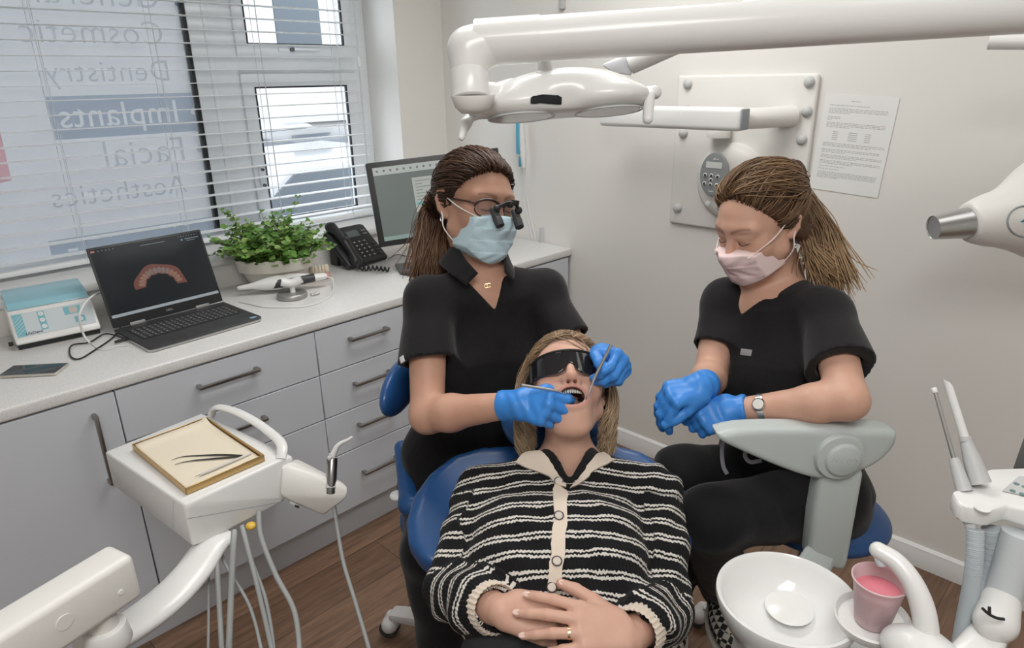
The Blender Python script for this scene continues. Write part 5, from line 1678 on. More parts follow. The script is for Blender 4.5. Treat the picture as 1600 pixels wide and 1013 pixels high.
class Head:
    def __init__(s, c, F, U): s.c = np.asarray(c, float); s.A = B3(F, U)
    def __call__(s, x, y, z): return s.c + s.A @ V(x, y, z)
    def loc(s, p): return (np.asarray(p) - s.c) @ s.A
    def M(s, p=(0, 0, 0)):
        M = np.eye(4); M[:3, :3] = s.A; M[:3, 3] = s(*p); return M


def rotx(a):
    c, s = math.cos(a), math.sin(a); return np.array([[1, 0, 0], [0, c, -s], [0, s, c]])


def head_prims(h, jaw=0.0, lids=True, ears=True):
    A = h.A; P = []
    J = lambda x, y, z: h(*(V(0, .0, -.02) + rotx(-jaw) @ (V(x, y, z) - V(0, .0, -.02))))
    P += [el(h(0, -.012, .036), (.073, .094, .080), A, k=.02), el(h(0, .028, .020), (.062, .060, .062), A, k=.03)]
    P += [el(h(0, .040, -.030), (.055, .046, .055), A, k=.03)]
    for s in (1, -1):
        P += [el(h(s * .040, .058, -.028), (.022, .024, .026), A, k=.025), rc(h(s * .012, .083, .030), h(s * .046, .070, .026), .011, .010, k=.018)]
        P += [rc(J(s * .051, .010, -.052), J(s * .020, .066, -.098), .016, .015, k=.03), rc(J(s * .054, .004, -.02), J(s * .051, .010, -.052), .013, .016, k=.02)]
    P += [el(J(0, .074, -.101), (.022, .018, .017), A, k=.025), el(J(0, .045, -.085), (.034, .036, .022), A, k=.03), el(J(0, .066, -.082), (.03, .022, .02), A, k=.02)]
    P += [el(h(0, .078, -.052), (.030, .019, .020), A, k=.02)]
    for s in (1, -1): P.append(el(h(s * .031, .098, .004), (.019, .016, .012), A, op='s', k=.018))
    for s in (1, -1):
        P.append(el(h(s * .031, .0755, .003), (.0155, .0135, .0125), A, k=.006))
        if lids: P += [rc(h(s * .019, .0855, .0035), h(s * .044, .0795, .0025), .0035, .003, k=.004), rc(h(s * .018, .088, .0125), h(s * .046, .078, .012), .0045, .004, k=.008)]
    P += [rc(h(0, .087, .020), h(0, .108, -.026), .0075, .0095, k=.012), el(h(0, .110, -.029), (.0105, .0095, .0088), A, k=.010)]
    for s in (1, -1): P += [el(h(s * .0115, .100, -.033), (.0078, .010, .0075), A, k=.006), el(h(s * .0065, .1035, -.0405), (.0042, .0062, .0055), A, op='s', k=.003)]
    if ears:
        for s in (1, -1):
            E_ = A @ np.array([[math.cos(.45 * s), -math.sin(.45 * s), 0], [math.sin(.45 * s), math.cos(.45 * s), 0], [0, 0, 1]])
            e = lambda y, z, o=0.0: h(s * (.0745 + o), -.006 + y, z)
            pts = [e(.004, -.008, -.004), e(.003, .014, .002), e(-.006, .028, .006), e(-.020, .026, .010), e(-.026, .008, .011), e(-.018, -.014, .007), e(-.006, -.028, .001)]
            for a_, b_ in zip(pts, pts[1:]): P.append(rc(a_, b_, .0042, .0042, k=.004))
            P.append(el(e(-.010, .002, .001), (.0045, .016, .024), E_, k=.006))
            P.append(el(e(-.004, -.028, -.001), (.0045, .007, .008), E_, k=.006))
    return P, J


def finger(P, base, d, n, lens, rads, flex, k=.004):
    """Three phalanges curling away from n; returns the tip and the last direction."""
    p = base; s = np.cross(d, n)
    cur, nn = d, n
    for L, r0, r1, a in zip(lens, rads[:-1], rads[1:], flex):
        a = math.radians(a)
        cur, nn = nrm(cur * math.cos(a) - nn * math.sin(a)), nrm(nn * math.cos(a) + cur * math.sin(a))
        q = p + cur * L
        P.append(rc(p, q, r0, r1, k=k)); p = q
    return p, cur, nn


def hand(w, d, n, left, flex, spread=(8, 2, -4, -10), thumb=(35, 30, 20, 25), sc=1.0, grow=0.0, kf=.0035):
    """Palm, four fingers and a thumb. flex: four (mcp, pip, dip) in degrees. Returns shapes and fingertips."""
    d = nrm(d); n = nrm(np.asarray(n) - d * (np.asarray(n) @ d))
    s = np.cross(d, n) if left else np.cross(n, d)          # towards the thumb
    P, tips = [], []
    ks = V(.027, .009, -.009, -.025) * sc; kl = V(.078, .082, .077, .069) * sc
    for i in range(4):
        kn = w + d * kl[i] + s * ks[i] + n * (.002 - .0015 * abs(i - 1.3)) * sc
        b0 = w + s * ks[i] * .55 + d * .010 * sc
        P.append(rc(b0, kn, .0135 * sc + grow, .0112 * sc + grow, k=.010 * sc))
    P.append(el(w + d * .035 * sc - n * .006 * sc + s * .012 * sc, (.030 * sc + grow, .024 * sc + grow, .016 * sc + grow), np.stack([d, s, n], 1), k=.010 * sc))
    Ls = ((.040, .024, .019), (.044, .027, .020), (.040, .025, .020), (.031, .019, .017))
    rr = ((.0092, .0084, .0076, .0064), (.0095, .0086, .0078, .0066), (.0090, .0082, .0074, .0062), (.0080, .0072, .0065, .0055))
    for i in range(4):
        kn = w + d * kl[i] + s * ks[i] + n * (.002 - .0015 * abs(i - 1.3)) * sc
        a = math.radians(spread[i]); di = d * math.cos(a) + s * math.sin(a)
        t = finger(P, kn, di, n, [q * sc for q in Ls[i]], [q * sc + grow for q in rr[i]], flex[i], kf)
        tips.append(t)
    t0 = w + d * .020 * sc + s * .022 * sc - n * .006 * sc
    a, b, c, e = (math.radians(q) for q in thumb)           # away from the palm edge, drop below the palm, then two bends back to the fingers
    td = nrm(d * math.cos(a) * math.cos(b) + s * math.sin(a) * math.cos(b) - n * math.sin(b))
    p1 = t0 + td * .042 * sc; P.append(rc(w + d * .012 * sc + s * .010 * sc - n * .004 * sc, t0, .014 * sc + grow, .0150 * sc + grow, k=.010 * sc)); P.append(rc(t0, p1, .0140 * sc + grow, .0110 * sc + grow, k=.012))
    td2 = nrm(td * math.cos(c) - s * math.sin(c) * .9 + d * .25 * math.sin(c)); p2 = p1 + td2 * .031 * sc; P.append(rc(p1, p2, .0107 * sc + grow, .0098 * sc + grow, k=kf))
    td3 = nrm(td2 * math.cos(e) - s * math.sin(e) * .8 + d * .3 * math.sin(e)); p3 = p2 + td3 * .023 * sc; P.append(rc(p2, p3, .0098 * sc + grow, .0078 * sc + grow, k=kf))
    tips.append((p3, td3, n))
    return P, tips, s


def arm_prims(sh, e, w, k=.02, g=0.0, tag=0):
    m = e + (w - e) * .28
    u = sh + (e - sh) * .35
    return [rc(sh, u, .046 + g, .043 + g, k=k), rc(u, e, .043 + g, .036 + g, k=k), rc(e, m, .036 + g, .037 + g, k=k), rc(m, w, .037 + g, .0245 + g, k=k)]


def sleeve(sh, e, frac, r0, r1, cut=None, k=.03):
    """A short sleeve: open tube from the shoulder part way down the arm."""
    end = sh + (e - sh) * frac; n = nrm(e - sh) if cut is None else nrm(cut)
    a = rc(sh, end + n * .02, r0, r1, k=k)
    return Pr(lambda p: np.maximum(a.f(p), (p - end) @ n), a.c, a.r, 'u', k), end, n


def hair_cap(h, grow=.010, nrml=(0, .74, -.67), at=(0, .066, .072), extra=(), vox=.004, bow=0.0):
    n = h.A @ nrm(V(*nrml))
    P = [el(h(0, -.014, .038), (.074 + grow, .096 + grow, .081 + grow), h.A, k=.02), el(h(0, -.035, .0), (.062 + grow, .060 + grow * .6, .062), h.A, k=.03)] + list(extra)
    P.append(fn(lambda p: (p - h(*at)) @ n + bow * (1 - (((p - h.c) @ h.A[:, 0]) / .07) ** 2), h.c, 5, 'i', .012))
    return P


def comb(h, roots, tie, n=14, grow=.012, lift=.05, sag=None, C=(0, -.014, .038), R=(.074, .096, .081), jit=.004, ease=.85):
    """Locks lying on the skull from each root to the tie."""
    C = V(*C); R = V(*R) + grow
    out = []
    for r in roots:
        t = np.linspace(0, 1, n)[:, None]
        tj = V(*tie) + RNG.randn(3) * jit
        p = r * (1 - t) + tj * t
        if sag is not None: p = p + np.sin(math.pi * t) * V(*sag) * (.5 + RNG.rand())
        q = (p - C) / R; l = np.linalg.norm(q, axis=1)[:, None]
        amt = 1 + lift * RNG.rand() * np.sin(math.pi * np.clip(t, 0, 1))
        e_ = np.clip(t / .16, 0, 1); e_ = e_ * e_ * (3 - 2 * e_); amt = amt - (1 - e_) * (grow * ease / .085)
        w_ = np.clip((t - .86) / .14, 0, 1); q = q / l * (amt * (1 - w_) + l * w_)
        out.append(h.c + (C + q * R) @ h.A.T)
    return np.array(out)


def hairline(h, at, nrml, N, grow=.012, C=(0, -.014, .038), R=(.074, .096, .081), xmax=.99, back=(0, .10), up=(0, .012), bow=0.0):
    C, R = V(*C), V(*R) + grow; ny, nz = nrm(V(*nrml))[1:]
    out = []
    for i in range(N):
        x = (RNG.rand() * 2 - 1) * R[0] * xmax
        k = 1 - (x / R[0]) ** 2; best = None
        for y in np.linspace(C[1] - R[1], C[1] + R[1], 160):
            e = k - ((y - C[1]) / R[1]) ** 2
            if e <= 0: continue
            for sg in (1, -1):
                z = C[2] + sg * R[2] * math.sqrt(e)
                g = abs(ny * (y - at[1]) + nz * (z - at[2]) + bow * (1 - (x / .07) ** 2))
                if best is None or g < best[0] - 1e-9: best = (g, y, z)
        a = RNG.rand() ** 2.2
        out.append(V(x, best[1] - back[0] - (back[1] - back[0]) * a, best[2] + up[0] + (up[1] - up[0]) * a))
    return out


def hang(starts, ctrl, n=16, wob=.006):
    """Free locks through control offsets, each start its own jitter."""
    out = []
    for s in starts:
        j = RNG.randn(3) * wob
        pts = [s] + [c + j * (.4 + i * .6) + RNG.randn(3) * wob * .35 for i, c in enumerate(ctrl)]
        c = bez(pts, n * 3); idx = np.linspace(0, len(c) - 1, n).astype(int); out.append(c[idx])
    return np.array(out)


def hair_obj(name, m, parent, capmesh, groups, r0=.0017, r1=.0005):
    parts = []
    if capmesh is not None:
        v, f = mesh_arrays(capmesh); parts.append((v, f, {'rnd': RNG.rand(len(v)) * .25, 'tt': np.zeros(len(v))}))
    for P, tscale in groups:
        v, q, rn, tt = strands(name, P, r0, r1); parts.append((v, q, {'rnd': rn, 'tt': tt * tscale}))
    return put(name, join_mesh(name, parts), m, parent, smooth=False)


def face_attrs(me, h, J=None, mouth=None):
    q = h.loc(vco(me))
    fl = np.zeros(len(q))
    for s in (1, -1): fl = np.maximum(fl, np.exp(-(((q - V(s * .042, .066, -.030)) / V(.022, .03, .02)) ** 2).sum(1)) * .35)
    fl = np.maximum(fl, np.exp(-(((q - V(0, .112, -.030)) / .014) ** 2).sum(1)) * .35)
    attr(me, 'flush', fl)
    br = np.zeros(len(q))
    for s in (1, -1):
        t = np.clip((np.abs(q[:, 0]) - .013) / .036, 0, 1); zc = .0275 + .006 * np.sin(t * 2.4)
        ok = (np.sign(q[:, 0]) == s) & (q[:, 1] > .045) & (np.abs(q[:, 0]) > .011) & (np.abs(q[:, 0]) < .052)
        br = np.maximum(br, ok * np.clip(1.25 - np.abs(q[:, 2] - zc) / (.0042 * (1.15 - .6 * t)), 0, 1) * .62)
    attr(me, 'brow', br)
    return q


def surgical_mask(h, m, parent, name, top=-.006, bot=-.118, half_w=.062, grow=.0045, pleats=4, loops=True, strap=(.0, 0), side_bot=-.088, loopm=None, nose=True, wire=None):
    A = h.A
    P = [el(h(0, .030, -.045), (.071, .070, .080), A, k=.03), el(h(0, .062, -.086), (.038, .034, .034), A, k=.03)]
    if nose: P += [rc(h(0, .090, .010), h(0, .108, -.030), .012, .014, k=.03)]
    for s in (1, -1): P.append(el(h(s * .036, .056, -.03), (.027, .030, .032), A, k=.03))
    P = [Pr(lambda p, q=q: q.f(p) - grow, q.c, q.r + grow, 'u', q.k) for q in P]

    def region(p):
        l = (p - h.c) @ A
        x, y, z = np.abs(l[:, 0]), l[:, 1], l[:, 2]
        zt = top - .010 * (x / half_w) ** 2 - .006 * np.exp(-(x / .012) ** 2) * 0
        zb = bot + (side_bot - bot) * np.clip(x / half_w, 0, 1) ** 2
        return np.maximum.reduce([z - zt, zb - z, x - half_w, .012 - y])

    def pleat(p):
        l = (p - h.c) @ A
        z = l[:, 2] + .10 * np.abs(l[:, 0]) ** 1.3
        ph = (z - top) / (bot - top) * pleats
        fr_ = ph - np.floor(ph)
        return .0016 * (fr_ - .5) * np.exp(-(np.abs(l[:, 0]) / .075) ** 4) - .0008 * np.sin(l[:, 0] * 160 + 3 * np.sin(z * 90))
    P += [fn(pleat, h.c, 5, 'd'), fn(region, h.c, 5, 'i', k=.002)]
    me = sdf_mesh(name, P, .0022, lo=h.c - .15, hi=h.c + .15)
    o = put(name, me, m, parent)
    if loops:
        b = bvh_of(me)
        for s in (1, -1):
            for z0, z1, ye in ((top - .012, .018, -.006), (side_bot + .006, -.026, -.004)):
                a = h(s * (half_w - .003), .030, z0)
                hh = None
                for yy in np.linspace(.1, .0, 24):
                    o1 = h(s * .2, yy * .9, z0); hh, n_ = cast(b, o1, h.A @ V(-s, 0, 0), .2)
                    if hh is not None and abs(h.loc(hh)[0]) > half_w * .86: a = hh
                if z0 == top - .012:
                    hh, n_ = cast(b, h(s * .048, .2, z0), -h.A[:, 1], .3)
                    if hh is not None: a = hh
                e_ = h(s * .0815, ye - .004, z1)
                mid = (a + e_) / 2 + h.A @ V(s * .011, 0, 0)
                MB().tube(bez([a - h.A @ V(0, -.002, 0), mid, e_, h(s * .080, -.022, z1 * .6)], 20), .0015, 8).put('ear_loop', loopm or M_wplast, o)
    return o


M_pale = mat('pale_blue_mask', (.56, .74, .82), .75, bump=.1, bscale=400)
M_pinkm = mat('pale_pink_mask', (.80, .62, .61), .75, bump=.1, bscale=400)

# ---------------------------------------------------------------- dentist
SK1 = skin_mat('dentist_skin', (.56, .325, .235))
dRs, dLs = D(668, 470, 1.57), D(850, 456, 1.68)
dRe, dRw = D(668, 650, 1.475), D(806, 632, 1.34)
dLe, dLw = D(909, 585, 1.62), D(938, 558, 1.415)
dH, dN = D(733, 745, 1.84), D(757, 425, 1.635)
hd = Head(D(742, 322, 1.60), cv(.61, -.24, .76), cv(.03, 1, .10))
dX = nrm(dLs - dRs); dS = nrm((dRs + dLs) / 2 - dH); dX = nrm(dX - dS * (dX @ dS)); dY = np.cross(dX, dS); dY = dY if dY @ CF < 0 else -dY
dL = float(((dRs + dLs) / 2 - dH) @ dS)


def torso(o, S, X, Y, L, g=0.0, w=1.0):
    st = [(-.06, .16, .11, .0), (.0, .178, .122, 0), (.10, .168, .112, .0), (L * .40, .138, .098, .004), (L * .62, .152, .106, .010), (L * .78, .158, .100, .004), (L * .90, .135, .078, -.010), (L * 1.0, .085, .056, -.016)]
    return loft(o, S, X, Y, [(t, a * w + g, b + g, y) for t, a, b, y in st])


dR_skin = []
hp_, _ = head_prims(hd)
dR_skin += hp_
nb_ = hd(0, -.020, -.055)
dR_skin += [rc(nb_, dN - dY * .018 - dS * .01, .049, .052, k=.03), rc(hd(0, .0, -.07), dN + dY * .012 - dS * .03, .045, .05, k=.03)]
dR_skin += [torso(dH, dS, dX, dY, dL, -.006), rc(dRs, dLs, .040, .040, k=.03), rc(dN, dRs - dS * .01, .036, .038, k=.03), rc(dN, dLs - dS * .01, .036, .038, k=.03)]
dTop = [torso(dH, dS, dX, dY, dL, .010), rc(dRs, dLs, .044, .044, k=.04), rc(dN - dS * .012, dRs, .042, .046, k=.03), rc(dN - dS * .012, dLs, .042, .046, k=.03)]
for s in (1, -1): dTop.append(el(dH + dS * dL * .66 + dX * s * .066 + dY * .078, (.064, .050, .066), np.stack([dX, dY, dS], 1), k=.05))


def under(cloth, c, r, gap=.0105):
    # skin that follows the inside of the clothes
    return Pr(lambda p: np.maximum(ev(cloth, p) + gap, np.linalg.norm(p - c, axis=1) - r), c, r, 'u', .006)


dR_skin.append(under(dTop, dN - dS * .07 + dY * .05, .115))
dR_skin += arm_prims(dRs, dRe, dRw) + arm_prims(dLs, dLe, dLw)
RF = [(60, 56, 28), (68, 60, 32), (76, 62, 34), (84, 64, 36)]
rd, rn_ = cv(.76, -.04, .62), cv(-.56, .34, .74)
LFx = [(66, 52, 24), (72, 58, 30), (78, 62, 36), (82, 66, 40)]
ld, ln_ = cv(.50, -.12, .85), cv(.66, .70, -.30)
for w_, d_, n_, l_, f_ in ((dRw, rd, rn_, False, RF), (dLw, ld, ln_, True, LFx)):
    P_, _, _ = hand(w_, d_, n_, l_, f_, thumb=(38, 30, 32, 30), grow=-.004, sc=.74); dR_skin += P_
dHipR, dHipL = dH - dX * .085 - dS * .02, dH + dX * .085 - dS * .02
dKR, dKL = D(672, 862, 1.60), D(845, 830, 1.78)
dAR, dAL = D(700, 1085, 1.72), D(800, 960, 2.06)
for a, b, c in ((dHipR, dKR, dAR), (dHipL, dKL, dAL)): dR_skin += [rc(a, b, .060, .046, k=.03), rc(b, c, .045, .030, k=.02), rc(c, c + nrm(V(*(-CF[:2]), 0)) * .14 - ZU * .03, .030, .024, k=.02)]
me = sdf_mesh('person', dR_skin, .0055, fine=[(hd.c - .12, hd.c + .13, .0026)])
face_attrs(me, hd)
dent = put('person', me, SK1, None, 'person in black scrubs with magnifying loupes and pale blue mask, treating the patient', 'person')
# trousers, top
tp = [el(dH - dS * .02, (.19, .13, .12), np.stack([dX, dY, dS], 1), k=.05)]
for a, b, c in ((dHipR, dKR, dAR), (dHipL, dKL, dAL)): tp += [rc(a, b, .088, .066, k=.05), rc(b, c, .066, .052, k=.03)]
wr = lambda p: .0035 * np.sin(38 * p[:, 2] + 22 * p[:, 0] + 2.5 * np.sin(17 * p[:, 1])) * np.sin(11 * p[:, 0] + 7 * p[:, 1])
put('trousers', sdf_mesh('trousers', tp + [fn(wr, dH, 9, 'd')], .008), M_trs, dent)


def folds(c, X, S, a=.0055):
    def f(p):
        q = p - c; x, s = q @ X, q @ S
        return a * np.sin(26 * x + 14 * s + 2.2 * np.sin(15 * s)) * np.clip(.55 - 1.5 * (s - .15), .15, 1) + .5 * a * np.sin(52 * s + 30 * x * np.sign(x))
    return fn(f, c, 9, 'd')


def neck_cut(px, P0, X, S, Y, back=-.03, k=.004):
    pl = [onplane(x, y, P0, Y) for x, y in px]; poly = np.array([[(q - P0) @ X, (q - P0) @ S] for q in pl])

    def f(p):
        q = p - P0
        return np.maximum(inpoly(np.stack([q @ X, q @ S], 1), poly), back - q @ Y)
    return fn(f, P0, .3, 's', k)


sp = list(dTop)
s1, e1, n1 = sleeve(dRs, dRe, .55, .049, .068, cut=nrm(dRe - dRs) + .10 * dX)
s2, e2, n2 = sleeve(dLs, dLe, .58, .048, .064)
sp += [s1, s2, folds(dH, dX, dS)]
for a, b, e_, n_ in ((dRs, dRe, e1, n1), (dLs, dLe, e2, n2)):
    q = rc(a, b, .050, .048)
    sp.append(Pr(lambda p, q=q, e_=e_, n_=n_: np.maximum(q.f(p), -((p - e_) @ n_) - .025), q.c, q.r, 's', .004))
dF = D(765, 450, 1.54)
sp.append(neck_cut([(700, 340), (716, 392), (746, 426), (731, 441), (777, 489), (800, 439), (791, 424), (784, 396), (790, 340)], dF, dX, dS, dY, back=-.12))
sp.append(rc(dN - dS * .05, dN + dS * .10, .056, .056, op='s', k=.006))
me_top = sdf_mesh('scrub_top', sp, .0048)
put('scrub_top', me_top, M_scrub, dent)
tb = bvh_of(me_top)
# stand collar: two broad bands round the neck


def band(rows, m, name, parent, th=.0022):
    a, b = bez([r[0] for r in rows], 40), bez([r[1] for r in rows], 40)
    n = min(len(a), len(b)); v, f = [], []
    for i in range(n):
        for t in np.linspace(0, 1, 6): v.append(a[i] * (1 - t) + b[i] * t)
    for i in range(n - 1):
        for j in range(5): f.append((i * 6 + j, i * 6 + j + 1, i * 6 + j + 7, i * 6 + j + 6))
    o = put(name, mesh_np(name, v, f), m, parent)
    md = o.modifiers.new('thick', 'SOLIDIFY'); md.thickness = th * 2; md.offset = 0
    return o


band([(D(728, 446, 1.530), D(747, 427, 1.530)), (D(704, 428, 1.552), D(727, 404, 1.548)), (D(686, 410, 1.61), D(713, 380, 1.60)), (D(705, 398, 1.70), D(718, 372, 1.69)), (D(740, 398, 1.735), D(745, 372, 1.72)), (D(775, 400, 1.72), D(772, 376, 1.70)), (D(797, 412, 1.66), D(788, 386, 1.645)), (D(803, 425, 1.59), D(788, 405, 1.585)), (D(802, 439, 1.55), D(789, 425, 1.555))], M_scrub, 'collar', dent, th=.002)
h, n_ = cast(tb, D(629, 562, 1.2), ray(629, 562))
if h is not None: MB().box((-.006, -.008, -.001), (.006, .008, .0025), frame(h, n_, dX), bev=.001).put('sleeve_tab', mat('silver_tab', (.55, .55, .56), .4), dent)
M_shoe = mat('black_shoe', (.012, .012, .013), .5)
for c in (dAR, dAL):
    f_ = nrm(V(*(-CF[:2]), 0))
    put('shoe', sdf_mesh('shoe', [rc(c, c - ZU * .03, .050, .046, k=.02), rc(c - ZU * .03 - f_ * .02, c + f_ * .15 - ZU * .045, .044, .036, k=.02), half(c - ZU * .075, -ZU, 'i', .004)], .006), M_shoe, dent)
# gloves
for w_, d_, n_, l_, f_, el_ in ((dRw, rd, rn_, False, RF, dRe), (dLw, ld, ln_, True, LFx, dLe)):
    P_, tips, s_ = hand(w_, d_, n_, l_, f_, thumb=(38, 30, 32, 30), grow=.0012, sc=.95)
    b_ = nrm(el_ - w_)
    P_ += [rc(w_ + b_ * .030, w_ + nrm(d_) * .012, .0298, .0300, k=.012), rc(w_ + b_ * .030, w_ + b_ * .026, .0315, .0315, k=.003)]
    P_.append(half(w_ + b_ * .032, b_, 'i', .002))
    P_.append(fn(lambda p: .0007 * np.sin(190 * p[:, 0] + 120 * p[:, 2] + 3 * np.sin(90 * p[:, 1])), w_, 9, 'd'))
    put('glove', sdf_mesh('glove', P_, .0028), M_glove, dent)
    if l_: tipsL = tips
    else: tipsR = tips
mask1 = surgical_mask(hd, M_pale, dent, 'face_mask', top=-.010, bot=-.122, half_w=.061, grow=.0085)
# necklace, earring
for q in ((760, 447), (764, 446)):
    o = D(q[0], q[1], 1.3); b_ = bvh_of(dent.data); h, n_ = cast(b_, o, ray(*q))
    if h is not None: MB().tube([h + .0045 * (math.cos(a) * CR + math.sin(a) * CU) - CF * .0015 for a in np.linspace(0, 2 * math.pi, 20)], .0008, 6).put('pendant', mat('gold', (.75, .55, .30), .25, metal=1.0), dent)
MB().tube([hd(-.079, -.012, -.036) + .006 * (math.cos(a) * hd.A[:, 1] + math.sin(a) * hd.A[:, 2]) for a in np.linspace(0, 2 * math.pi, 24)], .0012, 8).put('earring', M_chrome, dent)
# loupes
M_frame = mat('dark_brown_frame', (.05, .022, .018), .3); M_lens = mat('spectacle_lens', (.9, .85, .85), .02, trans=.92, ior=1.05)
lo_ = [mb for mb in [MB()]][0]
fro = None
rims = []
for s in (1, -1):
    pts = [hd(s * (.031 + .026 * math.cos(a)), .100 - .35 * abs(.5 * .026 * math.cos(a) * s + .0), .004 + .0175 * math.sin(a)) for a in np.linspace(0, 2 * math.pi, 36)]
    pts = [hd(s * (.032 + .026 * math.cos(a)), .104 - 6.5 * (.032 + .026 * math.cos(a)) ** 2, .003 + .018 * math.sin(a) - (.003 if math.sin(a) < 0 else 0)) for a in np.linspace(0, 2 * math.pi, 36)]
    lo_.tube(pts, .0016, 8)
    top_ = [hd(s * (.032 + .028 * math.cos(a)), .1055 - 6.5 * (.032 + .026 * math.cos(a)) ** 2, .004 + .0185 * math.sin(a)) for a in np.linspace(.1, 3.04, 20)]
    lo_.tube(top_, .0027, 8)
    lo_.tube(bez([hd(s * .060, .082, .012), hd(s * .068, .070, .013), hd(s * .0775, .030, .013), hd(s * .080, -.004, .013), hd(s * .0795, -.02, .005)], 24), .0024, 8)
lo_.tube([hd(-.008, .105, .010), hd(0, .108, .012), hd(.008, .105, .010)], .0024, 8)
fro = lo_.put('loupe_frame', M_frame, dent)
for s in (1, -1):
    v = [hd(s * (.032 + .025 * r * math.cos(a)), .1035 - 6.5 * (.032 + .025 * r * math.cos(a)) ** 2, .003 + .0175 * r * math.sin(a)) for r in (1,) for a in np.linspace(0, 2 * math.pi, 30)[:-1]]
    put('lens', mesh_np('lens', v, [tuple(range(29))], False), M_lens, fro)
lp = MB()
lp.tube(bez([hd(.0, .112, .010), hd(.0, .122, .020), hd(0, .130, .012)], 14), .0038, 10).tube(bez([hd(-.034, .125, .006), hd(-.012, .134, .020), hd(.0, .136, .021), hd(.012, .134, .020), hd(.034, .125, .006)], 24), .0036, 10)
lp.ball(hd(0, .132, .018), .0085).ball(hd(-.030, .126, .006), .008).ball(hd(.030, .126, .006), .009).box((-.008, -.006, -.006), (.008, .006, .006), hd.M((.012, .134, .022)), bev=.002)
lpo = lp.put('loupe_bridge', M_black, fro)
for s in (1, -1):
    a, b = hd(s * .030, .112, .004), hd(s * .027, .142, -.030)
    MB().cyl(a, a + (b - a) * .55, .0085, .0095, n=24, bev=.001).cyl(a + (b - a) * .55, b, .0105, .0100, n=24, bev=.001).put('telescope', M_dark, fro)
for s in (1, -1):
    MB().tube(bez([hd(s * x, y, z) for x, y, z in ((.018, .0895, .0005), (.026, .0925, -.002), (.034, .0925, -.0025), (.044, .0855, -.0005))], 16), .0012, 6, flat=(hd.A[:, 2], .8)).put('eyelashes', mat('dark_lash', (.035, .02, .014), .6), dent)
# hair
HM1 = hair_mat('dark_brown_hair', (.030, .0145, .0085), (.13, .068, .040), (.19, .105, .062))
cap = sdf_mesh('cap', hair_cap(hd, .0085, nrml=(0, .80, -.60), at=(0, .060, .074), extra=[el(hd(0, -.06, .055), (.062, .055, .06), hd.A, k=.04)]), .004)
roots = hairline(hd, (0, .064, .073), (0, .80, -.60), 2300, grow=.0105, back=(-.002, .09), up=(-.004, .03))
tie = (0, -.118, .000)
top_g = comb(hd, roots, tie, grow=.0125, lift=.075, sag=(0, 0, .012), jit=.010)
tieW = hd(*tie)
pt = [D(686, 300, 1.70), D(672, 345, 1.70), D(672, 390, 1.68), D(672, 428, 1.66)]
pony = hang([tieW + RNG.randn(3) * .012 for _ in range(1200)], [pt[0] + V(0, 0, .0), pt[1], pt[2], pt[3]], wob=.011)
pony2 = hang([hd(-.060, -.075, -.010) + RNG.randn(3) * .012 for _ in range(600)], [D(690, 345, 1.655), D(684, 380, 1.64), D(680, 415, 1.63)], wob=.009)
hair_obj('hair', HM1, dent, cap, [(top_g, .25), (pony, 1.0), (pony2, .9)], r0=.00105)

# ---------------------------------------------------------------- stools
M_dkb = mat('stool_blue', (.018, .070, .20), .38, bump=.05, bscale=900)
M_cast = mat('pale_grey_plastic', (.56, .55, .53), .45)


def stool(name, c, zs, label, lever=None, backrest=None, rot=0.0, legs=5, R=.27, seat_r=(.20, .19, .045), chrome=False, lg=None):
    s = empty(name, V(c[0], c[1], 0), label, 'stool')
    put('seat', sdf_mesh('seat', [el(V(c[0], c[1], zs), seat_r, k=.01), half(V(c[0], c[1], zs - .03), -ZU, 'i', .02)], .006), M_dkb, s)
    MB().cyl(V(c[0], c[1], .12), V(c[0], c[1], zs - .02), .025, n=24).cyl(V(c[0], c[1], .09), V(c[0], c[1], .17), .045, n=28, bev=.006).put('gas_column', M_silver if chrome else M_cast, s)
    for i in range(legs):
        a = rot + i * 2 * math.pi / legs
        e = V(c[0] + R * math.cos(a), c[1] + R * math.sin(a), .075)
        if chrome: b = MB().tube(bez([V(c[0], c[1], .125), (V(c[0], c[1], .12) + e) / 2 + ZU * .008, e], 12), .014, 12)
        else: b = MB().hull([V(c[0], c[1], .10) + d * .035 + ZU * z for d in (V(-math.sin(a), math.cos(a), 0), V(math.sin(a), -math.cos(a), 0)) for z in (0, .045)] + [e + d * .024 + ZU * z for d in (V(-math.sin(a), math.cos(a), 0), V(math.sin(a), -math.cos(a), 0)) for z in (-.005, .022)], bev=.008)
        lo = b.put('leg', M_chrome if chrome else M_cast, s)
        cw = e + V(math.cos(a), math.sin(a), 0) * .01 - ZU * .046
        t = V(-math.sin(a), math.cos(a), 0)
        w = MB()
        for q in (-1, 1): w.cyl(cw + t * (.008 * q), cw + t * (.022 * q), .028, n=24, bev=.003)
        w.put('castor', M_dark, lo)
        me = sdf_mesh('castor_hood', [rc(e - t * .016 - ZU * .022, e + t * .016 - ZU * .022, .026, .026, k=.01), rc(e, e - ZU * .01, .018, .02, k=.01)], .004)
        put('castor_hood', me, M_cast, lo)
    return s


sc0 = onz(755, 960, 0) * V(1, 1, 0)
cst = onz(612, 962, .075)
dsc = V(dH[0], dH[1], 0) + nrm(V(*(-CF[:2]), 0)) * .0
sv = cst - dsc; sv[2] = 0
st1 = stool('dentist_stool', dsc, dH[2] - .125, 'blue operator stool on grey castors under the dentist', rot=math.atan2(sv[1], sv[0]), R=float(np.linalg.norm(sv)))
